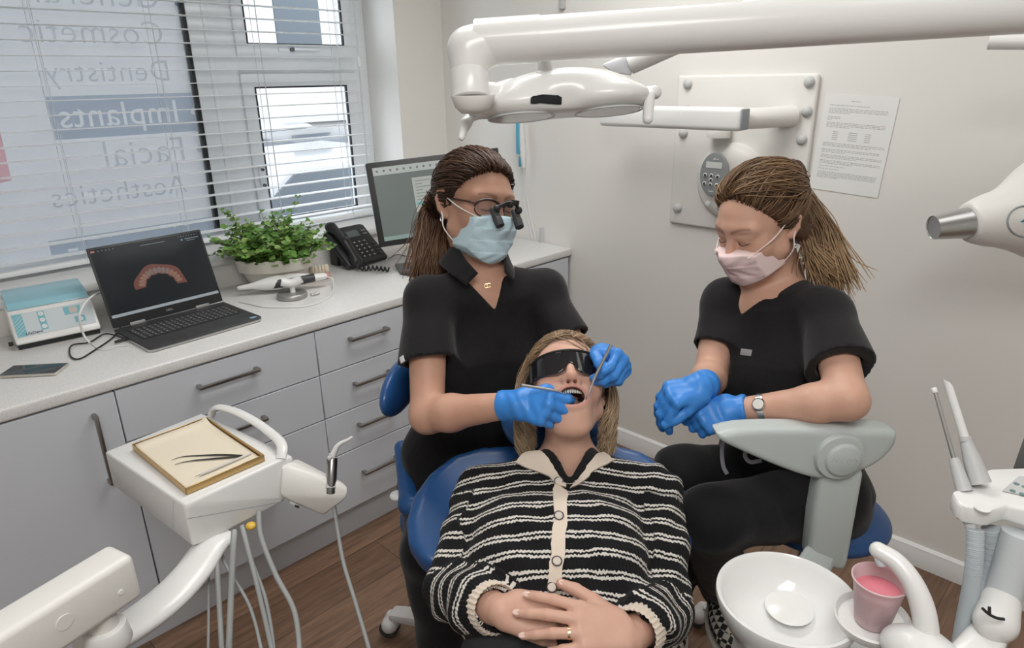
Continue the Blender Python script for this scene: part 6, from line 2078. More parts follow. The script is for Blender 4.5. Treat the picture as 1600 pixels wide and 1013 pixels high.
# its curved backrest wraps the left side
bk = [D(612, 598, 1.72), D(622, 612, 1.64), D(634, 622, 1.58)]
bkc = D(628, 600, 1.68)
put('backrest', sdf_mesh('backrest', [el(bkc, (.028, .13, .062), np.stack([nrm(V(CR[0], CR[1], 0) - .2 * nrm(V(CF[0], CF[1], 0))), nrm(V(CF[0], CF[1], 0) + .2 * V(CR[0], CR[1], 0)), ZU], 1), k=.01)], .005), M_blue, st1)
put('seat_edge', sdf_mesh('seat_edge', [rc(D(628, 700, 1.80), D(640, 788, 1.68), .020, .024, k=.02), rc(D(640, 788, 1.68), D(690, 800, 1.66), .024, .03, k=.02)], .005), M_blue, st1)
me = sdf_mesh('lever', [el(D(621, 775, 1.74), (.020, .020, .011), k=.01), rc(D(621, 775, 1.74), D(660, 775, 1.76), .006, .006, k=.01)], .003)
put('lever', me, M_wplast, st1)

# ---------------------------------------------------------------- patient
SK2 = skin_mat('patient_skin', (.61, .375, .285), lip=(.52, .22, .19))
pRs, pLs = D(758, 774, 1.415), D(1020, 774, 1.415)
pRe, pRw = D(712, 924, 1.27), D(784, 956, 1.105)
pLe, pLw = D(1032, 954, 1.25), D(982, 999, 1.075)
hp2 = Head(D(885, 608, 1.43), cv(.01, .545, .838), cv(-.01, .838, -.545))
pN = D(888, 714, 1.415)
pS, pX, pY = BS, BX, BN                                       # lies along the backrest
pO = BO + BN * .105 - BS * .36                                # hips
pL = float(((pRs + pLs) / 2 - pO) @ pS)


def ptorso(g=0.0):
    st = [(-.08, .165, .10, .0), (.0, .178, .105, 0), (pL * .3, .150, .098, .004), (pL * .55, .150, .102, .008), (pL * .78, .160, .100, .0), (pL * .95, .150, .075, -.012), (pL * 1.06, .09, .055, -.012)]
    return loft(pO, pS, pX, pY, [(t, a + g, b + g, y) for t, a, b, y in st])


JAW = .16
P2, J2 = head_prims(hp2, jaw=JAW, lids=False)
sk = list(P2)
# open mouth and lips
mc_ = hp2(0, .086, -.064)
MM_ = np.stack([hp2.A[:, 0], nrm(hp2.A[:, 1] * .97 - hp2.A[:, 2] * .2), nrm(hp2.A[:, 2] * .97 + hp2.A[:, 1] * .2)], 1)
sk.append(el(hp2(0, .072, -.066), (.036, .026, .036), hp2.A, k=.02))
lipr = []
for i in range(20):
    a0, a1 = 2 * math.pi * i / 20, 2 * math.pi * (i + 1) / 20
    f_ = lambda a: mc_ + MM_ @ V(.0275 * math.cos(a), .0105 - .012 * math.cos(a) ** 2, (.0185 if math.sin(a) > 0 else .0215) * math.sin(a))
    r_ = .0042 + .0012 * abs(math.sin(a0))
    sk.append(rc(f_(a0), f_(a1), r_, r_, k=.006))
sk.append(el(mc_ - hp2.A[:, 1] * .006, (.0255, .036, .0180), MM_, op='s', k=.004))
nb2 = hp2(0, -.025, -.055)
sk += [rc(nb2, pN - BN * .02 - BS * .01, .045, .049, k=.03), rc(J2(0, .026, -.080), pN + BN * .010 - BS * .02, .026, .036, k=.03)]
sk += [ptorso(-.008), rc(pRs, pLs, .040, .040, k=.03), rc(pN, pRs, .034, .038, k=.03), rc(pN, pLs, .034, .038, k=.03)]
sk += arm_prims(pRs, pRe, pRw) + arm_prims(pLs, pLe, pLw)
prd, prn = cv(.95, -.16, .12), cv(.05, .62, .78)
pld, pln = cv(-.93, .24, .12), cv(.06, .62, .78)
PRF = [(22, 18, 10), (24, 22, 12), (28, 24, 12), (32, 26, 14)]
PLF = [(10, 16, 8), (12, 16, 8), (14, 18, 8), (16, 18, 10)]
a_, tR, _ = hand(pRw, prd, prn, False, PRF, spread=(6, 2, -3, -8), thumb=(30, 24, 14, 14), sc=1.05); sk += a_
a_, tL, sL = hand(pLw + pln * .012, pld, pln, True, PLF, spread=(8, 1, -7, -15), thumb=(34, 8, 12, 10), sc=1.06); sk += a_
phR, phL = pO - pX * .09 - pY * .01, pO + pX * .09 - pY * .01
if (phR - CAM_POS) @ CR > (phL - CAM_POS) @ CR: phR, phL = phL, phR
pkR, pkL = phR + BH * .40 + ZU * .10 - BX * .02, phL + BH * .40 + ZU * .10 + BX * .02
paR, paL = pkR + BH * .40 - ZU * .10, pkL + BH * .40 - ZU * .10
for a, b, c in ((phR, pkR, paR), (phL, pkL, paL)): sk += [rc(a, b, .062, .048, k=.03), rc(b, c, .046, .030, k=.02), rc(c, c + ZU * .12 + BH * .05, .03, .022, k=.02)]
me = sdf_mesh('person', sk, .0055, fine=[(hp2.c - .125, hp2.c + .125, .0024), (np.minimum(pRw, pLw) - .13, np.maximum(pRw, pLw) + .10, .0034)])
q = face_attrs(me, hp2)
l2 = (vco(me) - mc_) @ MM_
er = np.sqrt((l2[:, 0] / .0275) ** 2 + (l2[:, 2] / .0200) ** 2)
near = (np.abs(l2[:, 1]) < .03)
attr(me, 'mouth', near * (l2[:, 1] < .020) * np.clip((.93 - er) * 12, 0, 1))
attr(me, 'lip', near * (l2[:, 1] > -.012) * np.clip(1 - np.abs(er - 1.05) / .22, 0, 1) * .75)
ns = np.zeros(len(q))
for s in (1, -1): ns = np.maximum(ns, np.exp(-(((q - V(s * .0065, .1035, -.0395)) / V(.0042, .006, .004)) ** 2).sum(1)))
attr(me, 'nostril', np.clip(ns * 1.6 - .3, 0, 1))
pat = put('person', me, SK2, None, 'person lying back in the blue chair in a black and white striped cardigan, mouth open', 'person')
body2 = bvh_of(me)
# teeth
M_teeth = mat('tooth_enamel', (.80, .76, .68), .18, coat=.3)
tb_ = MB()
for i in range(14):
    a = math.pi * (.08 + .84 * i / 13)
    c = mc_ + MM_ @ V(.0225 * math.cos(a), .0030 + .011 * math.sin(a) - .010, .0150 - .001 * math.sin(a))
    R_t = np.stack([MM_ @ V(-math.sin(a), math.cos(a) * .5, 0), MM_ @ V(math.cos(a), math.sin(a), 0), MM_[:, 2]], 1)
    w = .0023 if 5 <= i <= 8 else .0020
    tb_.ball(c, (w, .0030, .0068), R_t, n=12)
for i in range(8):
    a = math.pi * (.2 + .6 * i / 7)
    c = mc_ + MM_ @ V(.0200 * math.cos(a), -.006 + .008 * math.sin(a), -.0185)
    tb_.ball(c, (.0024, .0026, .0032), None, n=10)
tb_.put('teeth', M_teeth, pat)
put('tongue', sdf_mesh('tongue', [el(mc_ - hp2.A[:, 1] * .022 - hp2.A[:, 2] * .0130, (.014, .017, .006), MM_)], .0022), mat('tongue_red', (.32, .09, .09), .3), pat)
# safety glasses
gv, gf = [], []
na, nz_ = 44, 10
for i in range(na + 1):
    ph = math.radians(-78 + 156 * i / na)
    for j in range(nz_ + 1):
        t = j / nz_
        x = .0765 * math.sin(ph); y = .036 + .070 * math.cos(ph)
        zb = -.021 + .024 * math.exp(-(x / .0135) ** 2) + .006 * (abs(x) / .075) ** 2; z = zb + (.030 - .004 * (abs(x) / .075) ** 2 - zb) * t
        gv.append(hp2(x, y + .003 * t, z))
for i in range(na):
    for j in range(nz_): gf.append((i * (nz_ + 1) + j, (i + 1) * (nz_ + 1) + j, (i + 1) * (nz_ + 1) + j + 1, i * (nz_ + 1) + j + 1))
M_shield = mat('smoked_lens', (.013, .012, .014), .06, spec=.6, coat=.3)
gme = mesh_np('shield', gv, gf)
sg = put('safety_glasses', gme, M_shield, pat); md = sg.modifiers.new('thick', 'SOLIDIFY'); md.thickness = .0022
fr2 = MB()
fr2.tube([gv[i * (nz_ + 1) + nz_] for i in range(na + 1)], .0022, 8)
for s in (1, -1):
    fr2.tube(bez([hp2(s * .0750, .050, .006), hp2(s * .0800, .030, .006), hp2(s * .0815, -.005, .006), hp2(s * .079, -.03, -.002)], 20), .0048, 10)
    fr2.tube([hp2(s * .0750, .052, -.016), hp2(s * .0750, .051, .0), hp2(s * .0745, .052, .028)], .0038, 10)
fr2.put('glasses_frame', M_black, sg)
# hair
HM2 = hair_mat('blonde_hair', (.15, .092, .052), (.44, .31, .19), (.50, .37, .24))
cap = sdf_mesh('cap', hair_cap(hp2, .0115, nrml=(0, .80, -.60), at=(0, .070, .070)), .004)
rts = hairline(hp2, (0, .074, .069), (0, .80, -.60), 2000, grow=.0118, back=(.004, .09), up=(-.001, .02))
g1 = comb(hp2, rts, (0, -.10, .03), grow=.0118, lift=.025, jit=.02, ease=.3)
DN = -ZU
side_ = []
for s in (1, -1):
    for i in range(1000):
        a = RNG.rand()
        r0_ = hp2(s * (.074 + .006 * RNG.rand()), .030 - .075 * a, .052 - .06 * a + .02 * RNG.rand())
        out = hp2.A[:, 0] * s
        back_ = -hp2.A[:, 1]
        L = .17 + .02 * RNG.rand()
        m1 = r0_ + out * (.012 + .012 * RNG.rand()) + back_ * .030 - hp2.A[:, 2] * .035
        m2 = r0_ + out * (.010 + .020 * RNG.rand()) + back_ * (.035 + .02 * RNG.rand()) - hp2.A[:, 2] * .085
        m3 = r0_ + out * (-.014 + .022 * RNG.rand()) + back_ * (.030 + .03 * RNG.rand()) - hp2.A[:, 2] * (.125 + .02 * RNG.rand())
        c = bez([r0_, m1, m2, m3], 48); side_.append(c[np.linspace(0, len(c) - 1, 16).astype(int)])
hair_obj('hair', HM2, pat, cap, [(g1, .5), (np.array(side_), .8)], r0=.00105)
MB().ball(hp2(-.078, .0, -.036), .003).put('earring', M_chrome, pat)

# cardigan ------------------------------------------------------------
def knit_mat():
    m = mat('striped_knit', (.012, .012, .013), .9, sheen=.03, spec=.2)
    nt, b = nodes(m)
    sv = nd(nt, 'ShaderNodeAttribute', attribute_name='sv'); su = nd(nt, 'ShaderNodeAttribute', attribute_name='su'); tc = nd(nt, 'ShaderNodeTexCoord')
    n = nd(nt, 'ShaderNodeTexNoise', i_Scale=16.0, i_Detail=2.0); n2 = nd(nt, 'ShaderNodeTexNoise', i_Scale=190.0, i_Detail=2.0)
    for k in (n, n2): nt.links.new(tc.outputs['Object'], k.inputs['Vector'])

    def math_(op, a, b_=None, c=None):
        x = nd(nt, 'ShaderNodeMath', operation=op)
        for i, q in enumerate((a, b_, c)):
            if q is None: continue
            if isinstance(q, (int, float)): x.inputs[i].default_value = q
            else: nt.links.new(q, x.inputs[i])
        return x.outputs[0]
    v = math_('ADD', sv.outputs['Fac'], math_('MULTIPLY_ADD', n.outputs['Fac'], .012, -.006))
    v = math_('ADD', v, math_('MULTIPLY_ADD', n2.outputs['Fac'], .0060, -.0030))
    rib = math_('SINE', math_('MULTIPLY', su.outputs['Fac'], 2 * math.pi / .0066))
    v = math_('ADD', v, math_('MULTIPLY', rib, .0007))
    fr_ = math_('FRACT', math_('DIVIDE', v, .0335))
    a1 = math_('LESS_THAN', math_('ABSOLUTE', math_('SUBTRACT', fr_, .32)), .070)
    a2 = math_('LESS_THAN', math_('ABSOLUTE', math_('SUBTRACT', fr_, .58)), .070)
    w = math_('MAXIMUM', a1, a2)
    mx = nd(nt, 'ShaderNodeMix', data_type='RGBA'); mx.inputs[6].default_value = (.010, .010, .011, 1); mx.inputs[7].default_value = (.66, .63, .58, 1)
    nt.links.new(w, mx.inputs[0]); nt.links.new(mx.outputs[2], b.inputs['Base Color'])
    h = math_('ADD', math_('MULTIPLY', rib, .5), math_('MULTIPLY', w, 1.2)); h = math_('ADD', h, math_('MULTIPLY', n2.outputs['Fac'], 1.0))
    bp = nd(nt, 'ShaderNodeBump', i_Strength=.8, i_Distance=.0016); nt.links.new(h, bp.inputs['Height']); nt.links.new(bp.outputs[0], b.inputs['Normal'])
    return m


M_knit = knit_mat()
M_cream = mat('cream_rib_knit', (.70, .60, .50), .85, sheen=.15, bump=.3, bscale=260)
cg = [ptorso(.014), rc(pN - BS * .02, pRs, .046, .054, k=.03), rc(pN - BS * .02, pLs, .046, .054, k=.03)]
for s in (1, -1): cg.append(el(pO + pS * pL * .60 + pX * s * .062 + pY * .066, (.070, .055, .080), np.stack([pX, pY, pS], 1), k=.06))
for a, e, w in ((pRs, pRe, pRw), (pLs, pLe, pLw)):
    cg += [rc(a, a + (e - a) * .5, .060, .060, k=.025), rc(a + (e - a) * .5, e, .060, .055, k=.02), rc(e, e + (w - e) * .55, .055, .052, k=.02), rc(e + (w - e) * .55, w - (w - e) * .28, .052, .040, k=.02)]
for a, e, w, pad_ in ((pRs, pRe, pRw, .02), (pLs, pLe, pLw, .02)):
    d = nrm(w - e)
    cg.append(Pr(lambda p, w=w, d=d, e=e: np.maximum(rc(e + d * .05, w, .031, .029).f(p), -((p - (w - d * .085)) @ d)), w, .2, 's', .004))
def wrk(p):
    q = p - pO; t = q @ pS; x = q @ pX
    return .0028 * np.sin(60 * t + 9 * np.sin(13 * x)) * np.sin(21 * x + 3) + .0016 * np.sin(95 * t - 40 * np.abs(x))
cg.append(fn(wrk, pO, 9, 'd'))
cF = D(888, 760, 1.33)
cg.append(neck_cut([(838, 690), (848, 700), (866, 728), (884, 760), (893, 760), (910, 736), (932, 702), (940, 690), (940, 600), (838, 600)], cF, pX, pS, pY, back=-.16))
cg.append(half(pO + pS * .10, -pS, 'i', .01))
cme = sdf_mesh('cardigan', cg, .005)
cvx = vco(cme)


def seg(p, a, b):
    ba = b - a; t = np.clip((p - a) @ ba / (ba @ ba), 0, 1); d = p - a - t[:, None] * ba
    return np.sqrt((d * d).sum(1)), t * np.linalg.norm(ba), d


svv = (cvx - pO) @ pS; suu = (cvx - pO) @ pX
dt = ptorso(.014).f(cvx)
for a, e, w in ((pRs, pRe, pRw), (pLs, pLe, pLw)):
    d1, t1, o1 = seg(cvx, a, e); d2, t2, o2 = seg(cvx, e, w)
    use2 = d2 < d1
    ax1, ax2 = nrm(e - a), nrm(w - e)
    y1 = nrm(pY - ax1 * (pY @ ax1)); y2 = nrm(pY - ax2 * (pY @ ax2)); x1, x2 = np.cross(ax1, y1), np.cross(ax2, y2)
    an1 = np.arctan2(o1 @ x1, o1 @ y1) * .055; an2 = np.arctan2(o2 @ x2, o2 @ y2) * .048
    L1 = np.linalg.norm(e - a)
    s0 = (a - pO) @ pS
    t = np.where(use2, L1 + t2, t1); an = np.where(use2, an2, an1)
    dd = np.where(use2, d2 - .052, d1 - .058)
    k = (dd < dt - .004) & (t > .03)
    svv = np.where(k, s0 - t, svv); suu = np.where(k, an, suu)
attr(cme, 'sv', svv + .5); attr(cme, 'su', suu)
lv_ = np.array([p.vertices[:] for p in cme.polygons]); jump = np.ptp(svv[lv_], axis=1) > .013      # the knitted seam where sleeve and body stripes meet
M_seamk = mat('black_knit_seam', (.010, .010, .011), .9, bump=.3, bscale=300)
set_mats(cme, [M_knit, M_seamk], jump.astype(int))
card = put('cardigan', cme, None, pat)
cb = bvh_of(cme)
# cuffs
for a, e, w in ((pRs, pRe, pRw), (pLs, pLe, pLw)):
    d = nrm(w - e); c0, c1 = w - d * .070, w - d * .018
    M0 = frame(c0, d, pY)
    L = float(np.linalg.norm(c1 - c0)); v, f = [], []
    nn = 120
    prof = [(.040, -.004), (.0435, .004), (.0420, L * .5), (.0415, L - .004), (.0395, L), (.0375, L - .004), (.0360, L * .4)]
    for r, z in prof:
        for j in range(nn):
            an = 2 * math.pi * j / nn; rr_ = r + .0009 * math.cos(an * 30)
            v.append((rr_ * math.cos(an), rr_ * math.sin(an), z))
    for i in range(len(prof) - 1):
        for j in range(nn): f.append((i * nn + j, i * nn + (j + 1) % nn, (i + 1) * nn + (j + 1) % nn, (i + 1) * nn + j))
    put('cuff', mesh_np('cuff', xf(M0, np.array(v)), f), M_cream, card)
# button band, collar, buttons (outlines taken where they lie on the chest)


def onfront(px, surf=False):
    out = []
    for x, y in px:
        P = cast(cb, D(x, y, .9), ray(x, y))[0] if surf else None
        if P is None: P = onplane(x, y, cF, pY)
        out.append(((P - cF) @ pX, (P - cF) @ pS))
    return out


bandp = [(864, 752), (888, 768), (890, 776), (888, 830), (884, 880), (877, 926), (849, 926), (855, 880), (860, 820), (861, 770)]
sgnX = 1
put('button_band', drape(cb, onfront(bandp, True), cF, pX, pS, pY, off=.0035, th=.002, step=.008), M_cream, card)
colL = [(802, 720), (814, 698), (846, 702), (866, 732), (884, 764), (887, 776), (868, 772), (856, 752), (826, 736)]
colR = [(965, 716), (946, 695), (933, 704), (911, 738), (893, 764), (886, 778), (906, 768), (926, 744), (946, 730)]
for c in (colL, colR): put('collar', drape(cb, onfront(c), cF, pX, pS, pY, off=.0055, th=.0022, step=.008), M_cream, card)
M_btn2 = mat('pearl_button', (.62, .55, .50), .2, coat=.5)
for x, y in ((903, 730), (873, 755), (873, 809), (870, 880), (862, 921)):
    o = D(x, y, .9); h, n_ = cast(cb, o, ray(x, y))
    if h is None: continue
    h = h + pY * .0065
    bt = MB().lathe([(0, .0026), (.0068, .0022), (.0076, .0008), (.0076, -.001), (0, -.001)], frame(h, pY), 24).put('button', M_btn2, card)
    MB().tube([h + pY * .0016 + .0082 * (math.cos(a) * pX + math.sin(a) * pS) for a in np.linspace(0, 2 * math.pi, 30)], .0011, 6).put('button_rim', M_dsteel, bt)
# black tee under it
tee = [ptorso(.006), rc(pN - BS * .02, pRs, .040, .046, k=.03), rc(pN - BS * .02, pLs, .040, .046, k=.03), rc(pN - BS * .03, pN + BS * .012 - BN * .01, .060, .058, k=.02),
       neck_cut([(850, 690), (862, 708), (887, 748), (893, 747), (910, 722), (922, 690), (922, 600), (850, 600)], cF, pX, pS, pY, back=-.09), half(pO + pS * .1, -pS, 'i', .01)]
put('tee_shirt', sdf_mesh('tee_shirt', tee, .005), M_scrub, pat)
tr2 = [el(pO + pS * .05, (.188, .122, .17), np.stack([pX, pY, pS], 1), k=.05)]
for a, b, c in ((phR, pkR, paR), (phL, pkL, paL)): tr2 += [rc(a, b, .090, .070, k=.05), rc(b, c, .068, .050, k=.03)]
put('trousers', sdf_mesh('trousers', tr2 + [fn(wr, dH, 9, 'd')], .007), mat('charcoal_trouser', (.022, .023, .026), .85, bump=.2, bscale=500), pat)
for c in (paR, paL): put('shoe', sdf_mesh('shoe', [rc(c, c + ZU * .06, .05, .045, k=.02), rc(c + ZU * .02, c + ZU * .16 + BH * .06, .045, .034, k=.02)], .007), M_shoe, pat)
# nails and ring
M_nail = mat('pale_pink_nail', (.78, .56, .50), .18, coat=.5)
for tips_, k_ in ((tL, 1), (tR, 1)):
    for (p, d, n_), r in zip(tips_, (.0064, .0066, .0062, .0055, .0078)):
        c = p + n_ * (r * .86) - d * .001
        MB().ball(c, (.0046, .0072, .0013), np.stack([np.cross(d, n_), d, n_], 1), n=14).put('fingernail', M_nail, pat)
rb = pLw + pln * .012
pl4, plt = nrm(pld), nrm(pln - nrm(pld) * (pln @ nrm(pld)))
rk = rb + pl4 * .077 - sL * .009 + plt * .0013
a = math.radians(-7); rdir = pl4 * math.cos(a) + sL * math.sin(a); a2 = math.radians(14); rdir = nrm(rdir * math.cos(a2) - plt * math.sin(a2))
rc_ = rk + rdir * .022
R_m = frame(rc_, rdir)
MB().lathe([(.0094, -.002), (.0102, -.002), (.0102, .002), (.0094, .002), (.0094, -.002)], R_m, 32).put('ring', mat('gold', (.75, .55, .30), .25, metal=1.0), pat)

# ---------------------------------------------------------------- assistant
SK3 = skin_mat('assistant_skin', (.60, .36, .265))
aRs, aLs = D(1133, 468, 1.665), D(1291, 490, 1.485)
aRe, aRw = D(1109, 590, 1.60), D(1100, 602, 1.44)
aLe, aLw = D(1325, 626, 1.33), D(1153, 641, 1.44)
aH, aN = D(1238, 762, 1.70), D(1216, 440, 1.625)
ha = Head(D(1187, 349, 1.555), cv(-.80, -.52, .32), cv(.02, 1, .25))
aX = nrm(aLs - aRs); aS = nrm((aRs + aLs) / 2 - aH); aX = nrm(aX - aS * (aX @ aS)); aY = np.cross(aX, aS); aY = aY if aY @ CF < 0 else -aY
aL = float(((aRs + aLs) / 2 - aH) @ aS)
P3, _ = head_prims(ha)
s3 = list(P3)
s3 += [rc(ha(0, -.02, -.05), aN - aY * .015, .047, .050, k=.03), rc(ha(0, .0, -.07), aN + aY * .012 - aS * .03, .043, .048, k=.03)]
s3 += [torso(aH, aS, aX, aY, aL, -.006, .95), rc(aRs, aLs, .038, .038, k=.03), rc(aN, aRs, .034, .036, k=.03), rc(aN, aLs, .034, .036, k=.03)]
aTop = [torso(aH, aS, aX, aY, aL, .010, .95), rc(aRs, aLs, .040, .040, k=.04), rc(aN - aS * .012, aRs, .038, .042, k=.03), rc(aN - aS * .012, aLs, .038, .042, k=.03)]
for s in (1, -1): aTop.append(el(aH + aS * aL * .68 + aX * s * .062 + aY * .072, (.060, .046, .062), np.stack([aX, aY, aS], 1), k=.05))
s3.append(under(aTop, aN - aS * .07 + aY * .05, .125))
s3 += arm_prims(aRs, aRe, aRw) + arm_prims(aLs, aLe, aLw)
ard, arn = cv(-.86, -.22, .20), cv(-.30, .68, .62)
ald, aln = cv(-.95, -.20, .10), cv(-.05, .36, .92)
ARF = [(62, 30, 15), (60, 32, 16), (58, 34, 18), (56, 36, 20)]
ALF = [(58, 70, 40), (64, 74, 42), (68, 76, 44), (70, 78, 46)]
ath = (18, 26, 14, 16)
for w_, d_, n_, l_, f_ in ((aRw, ard, arn, False, ARF), (aLw, ald, aln, True, ALF)):
    P_, _, _ = hand(w_, d_, n_, l_, f_, thumb=ath, grow=-.003, sc=.84); s3 += P_
ahR, ahL = aH - aX * .085, aH + aX * .085
akR, akL = D(1068, 742, 1.66), D(1112, 812, 1.46)
aaR, aaL = D(1050, 930, 2.05), D(1126, 918, 1.95)
for a, b, c in ((ahR, akR, aaR), (ahL, akL, aaL)): s3 += [rc(a, b, .060, .046, k=.03), rc(b, c, .045, .030, k=.02)]
me = sdf_mesh('person', s3, .0055, fine=[(ha.c - .125, ha.c + .125, .0025)])
q = face_attrs(me, ha)
asst = put('person', me, SK3, None, 'person in black scrubs with pale pink mask and fair ponytail, looking down at the patient', 'person')
tp = [el(aH - aS * .02, (.18, .13, .12), np.stack([aX, aY, aS], 1), k=.05)]
for a, b, c in ((ahR, akR, aaR), (ahL, akL, aaL)): tp += [rc(a, b, .088, .070, k=.05), rc(b, c, .068, .056, k=.03)]
put('trousers', sdf_mesh('trousers', tp + [fn(wr, aH, 9, 'd')], .007), M_trs, asst)
sp = list(aTop)
s1, e1, n1 = sleeve(aRs, aRe, .62, .046, .058)
s2, e2, n2 = sleeve(aLs, aLe, .66, .048, .070, cut=nrm(aLe - aLs) + .10 * aX)
sp += [s1, s2, folds(aH, aX, aS)]
for a, b, e_, n_ in ((aRs, aRe, e1, n1), (aLs, aLe, e2, n2)):
    q_ = rc(a, b, .047, .044)
    sp.append(Pr(lambda p, q=q_, e_=e_, n_=n_: np.maximum(q.f(p), -((p - e_) @ n_) - .025), q_.c, q_.r, 's', .004))
aF = D(1175, 465, 1.565)
sp.append(neck_cut([(1152, 360), (1153, 420), (1155, 478), (1160, 491), (1172, 482), (1205, 447), (1244, 416), (1250, 360)], aF, aX, aS, aY, back=-.14))
sp.append(rc(aN - aS * .01, aN + aS * .10, .048, .052, op='s', k=.006))
me_a = sdf_mesh('scrub_top', sp, .0048)
put('scrub_top', me_a, M_scrub, asst)
ab_ = bvh_of(me_a)
# neckline edge
hem = []
for x, y in [(1150, 425), (1151, 452), (1153, 478), (1159, 496), (1176, 483), (1208, 450), (1247, 420)]:
    h, n_ = cast(ab_, D(x, y, 1.1), ray(x + (-2 if x < 1158 else 2), y + 2))
    if h is not None: hem.append(h - CF * .001)
if len(hem) > 4: MB().tube(bez(hem, 50), .0055, 8, flat=(aY, .4)).put('neckline', M_scrub, asst)
h, n_ = cast(ab_, D(1166, 551, 1.1), ray(1166, 551))
if h is not None:
    LM_ = frame(h, n_, aX)
    tg = MB().box((-.013, -.0075, -.001), (.013, .0075, .002), LM_, bev=.001).put('chest_tag', mat('grey_tag', (.24, .24, .25), .5), asst)
gtips = {}
for w_, d_, n_, l_, f_, el_ in ((aRw, ard, arn, False, ARF, aRe), (aLw, ald, aln, True, ALF, aLe)):
    P_, tips, s_ = hand(w_, d_, n_, l_, f_, thumb=ath, grow=.0014)
    gtips[l_] = tips
    b_ = nrm(el_ - w_)
    P_ += [rc(w_ + b_ * .018, w_ + nrm(d_) * .012, .0298, .0295, k=.012), rc(w_ + b_ * .018, w_ + b_ * .013, .0318, .0318, k=.003)]
    P_.append(half(w_ + b_ * .020, b_, 'i', .002))
    P_.append(fn(lambda p: .0007 * np.sin(190 * p[:, 0] + 120 * p[:, 2] + 3 * np.sin(90 * p[:, 1])), w_, 9, 'd'))
    put('glove', sdf_mesh('glove', P_, .0028), M_glove, asst)
mask3 = surgical_mask(ha, M_pinkm, asst, 'face_mask', top=-.016, bot=-.106, half_w=.061, grow=.0085, pleats=3, loopm=mat('pink_elastic', (.80, .66, .64), .7))
# watch
wd = nrm(aLe - aLw); wc = D(1193, 638, 1.42); wc = aLw + wd * float((wc - aLw) @ wd)
wt = MB().lathe([(.0290, -.006), (.0312, -.006), (.0312, .006), (.0290, .006), (.0290, -.006)], frame(wc, wd), 60)
wo_ = wt.put('watch_strap', M_chrome, asst)
wn = nrm(cv(.0, .35, .93) - wd * (cv(.0, .35, .93) @ wd))
MB().lathe([(0, .006), (.012, .006), (.0135, .004), (.0135, -.003), (0, -.003)], frame(wc + wn * .030, wn), 36).put('watch_case', M_chrome, wo_)
MB().lathe([(0, .0066), (.0105, .0064), (.0105, .005), (0, .005)], frame(wc + wn * .030, wn), 32).put('watch_dial', mat('silver_dial', (.70, .68, .64), .3), wo_)
# lashes, earring
for s in (1, -1):
    pts = [ha(s * x, y, z) for x, y, z in ((.018, .0895, .0005), (.026, .0925, -.003), (.034, .0925, -.0035), (.044, .0855, -.0005))]
    MB().tube(bez(pts, 16), .0011, 6, flat=(ha.A[:, 2], .8)).put('eyelashes', mat('dark_lash', (.035, .02, .014), .6), asst)
MB().ball(ha(.0785, -.008, -.049), .0035).ball(ha(.0785, -.008, -.056), .0028).put('earring', M_chrome, asst)
HM3 = hair_mat('light_brown_hair', (.060, .030, .015), (.30, .175, .09), (.56, .37, .21))
cap = sdf_mesh('cap', hair_cap(ha, .0085, nrml=(0, .80, -.60), at=(0, .062, .072), bow=.012, extra=[el(ha(0, -.05, .065), (.066, .062, .060), ha.A, k=.04), el(ha(.018, -.056, -.040), (.060, .045, .066), ha.A, k=.03), el(ha(.046, -.054, -.050), (.028, .034, .048), ha.A, k=.03)]), .004)
rts = hairline(ha, (0, .066, .071), (0, .80, -.60), 2300, grow=.0105, back=(-.002, .10), up=(-.004, .028), bow=.012)
tie3 = (0, -.118, .050)
g1 = comb(ha, rts, tie3, grow=.0125, lift=.12, sag=(0, 0, .010), jit=.010)
part = [V(-.012 + .006 * RNG.randn(), .064 - .10 * a_, .092 + .03 * math.sin(a_ * 1.6)) for a_ in RNG.rand(240)]
g2 = np.concatenate([comb(ha, [q for q in part], tie3, grow=.013, lift=.16, sag=(sx, .0, -.010), jit=.012) for sx in (.06, -.05)])
g1 = np.concatenate([g1, g2])
tw_ = ha(*tie3)
bun = ha(0, -.136, .056)
pony = hang([tw_ + RNG.randn(3) * .012 for _ in range(1100)], [bun + (D(1281, 330, 1.60) - D(1268, 290, 1.60)) * .6, D(1284, 360, 1.585), D(1292, 400, 1.575), D(1300, 436, 1.57)], wob=.011)
p2 = hang([ha(.058, -.062, -.015) + RNG.randn(3) * .012 for _ in range(420)], [D(1262, 380, 1.535), D(1272, 402, 1.535), D(1286, 424, 1.535)], wob=.010)
p3 = hang([D(1283, 345, 1.585) + RNG.randn(3) * .006 for _ in range(14)], [D(1296, 375, 1.58), D(1310, 400, 1.57), D(1322, 412, 1.57)], wob=.012)
hair_obj('hair', HM3, asst, cap, [(g1, .35), (pony, 1.0), (p2, .9), (p3, 1.0)], r0=.00105)
put('hair_bun', sdf_mesh('hair_bun', [el(bun, (.026, .022, .034), ha.A), fn(lambda p: .0018 * np.sin(500 * ((p - bun) @ ha.A[:, 0]) + 200 * ((p - bun) @ ha.A[:, 2])), bun, 9, 'd')], .0025), HM3, asst)
tm_ = frame(ha(0, -.120, .052), ha.A @ nrm(V(0, -1, .12)))
MB().tube([tm_[:3, 3] + .031 * (math.cos(a) * tm_[:3, 0] + 1.25 * math.sin(a) * tm_[:3, 1]) for a in np.linspace(0, 2 * math.pi, 40)], .0036, 8).put('hair_tie', mat('cream_elastic', (.75, .68, .58), .6), asst)
# drawstrings
for q in (((1131, 684), (1128, 705), (1130, 728), (1136, 741)), ((1168, 700), (1164, 712), (1172, 722), (1190, 720))):
    MB().tube(bez([D(x, y, 1.40) for x, y in q], 24), .0042, 8, flat=(CF, .35)).put('drawstring', mat('grey_tape', (.16, .16, .18), .7), asst)


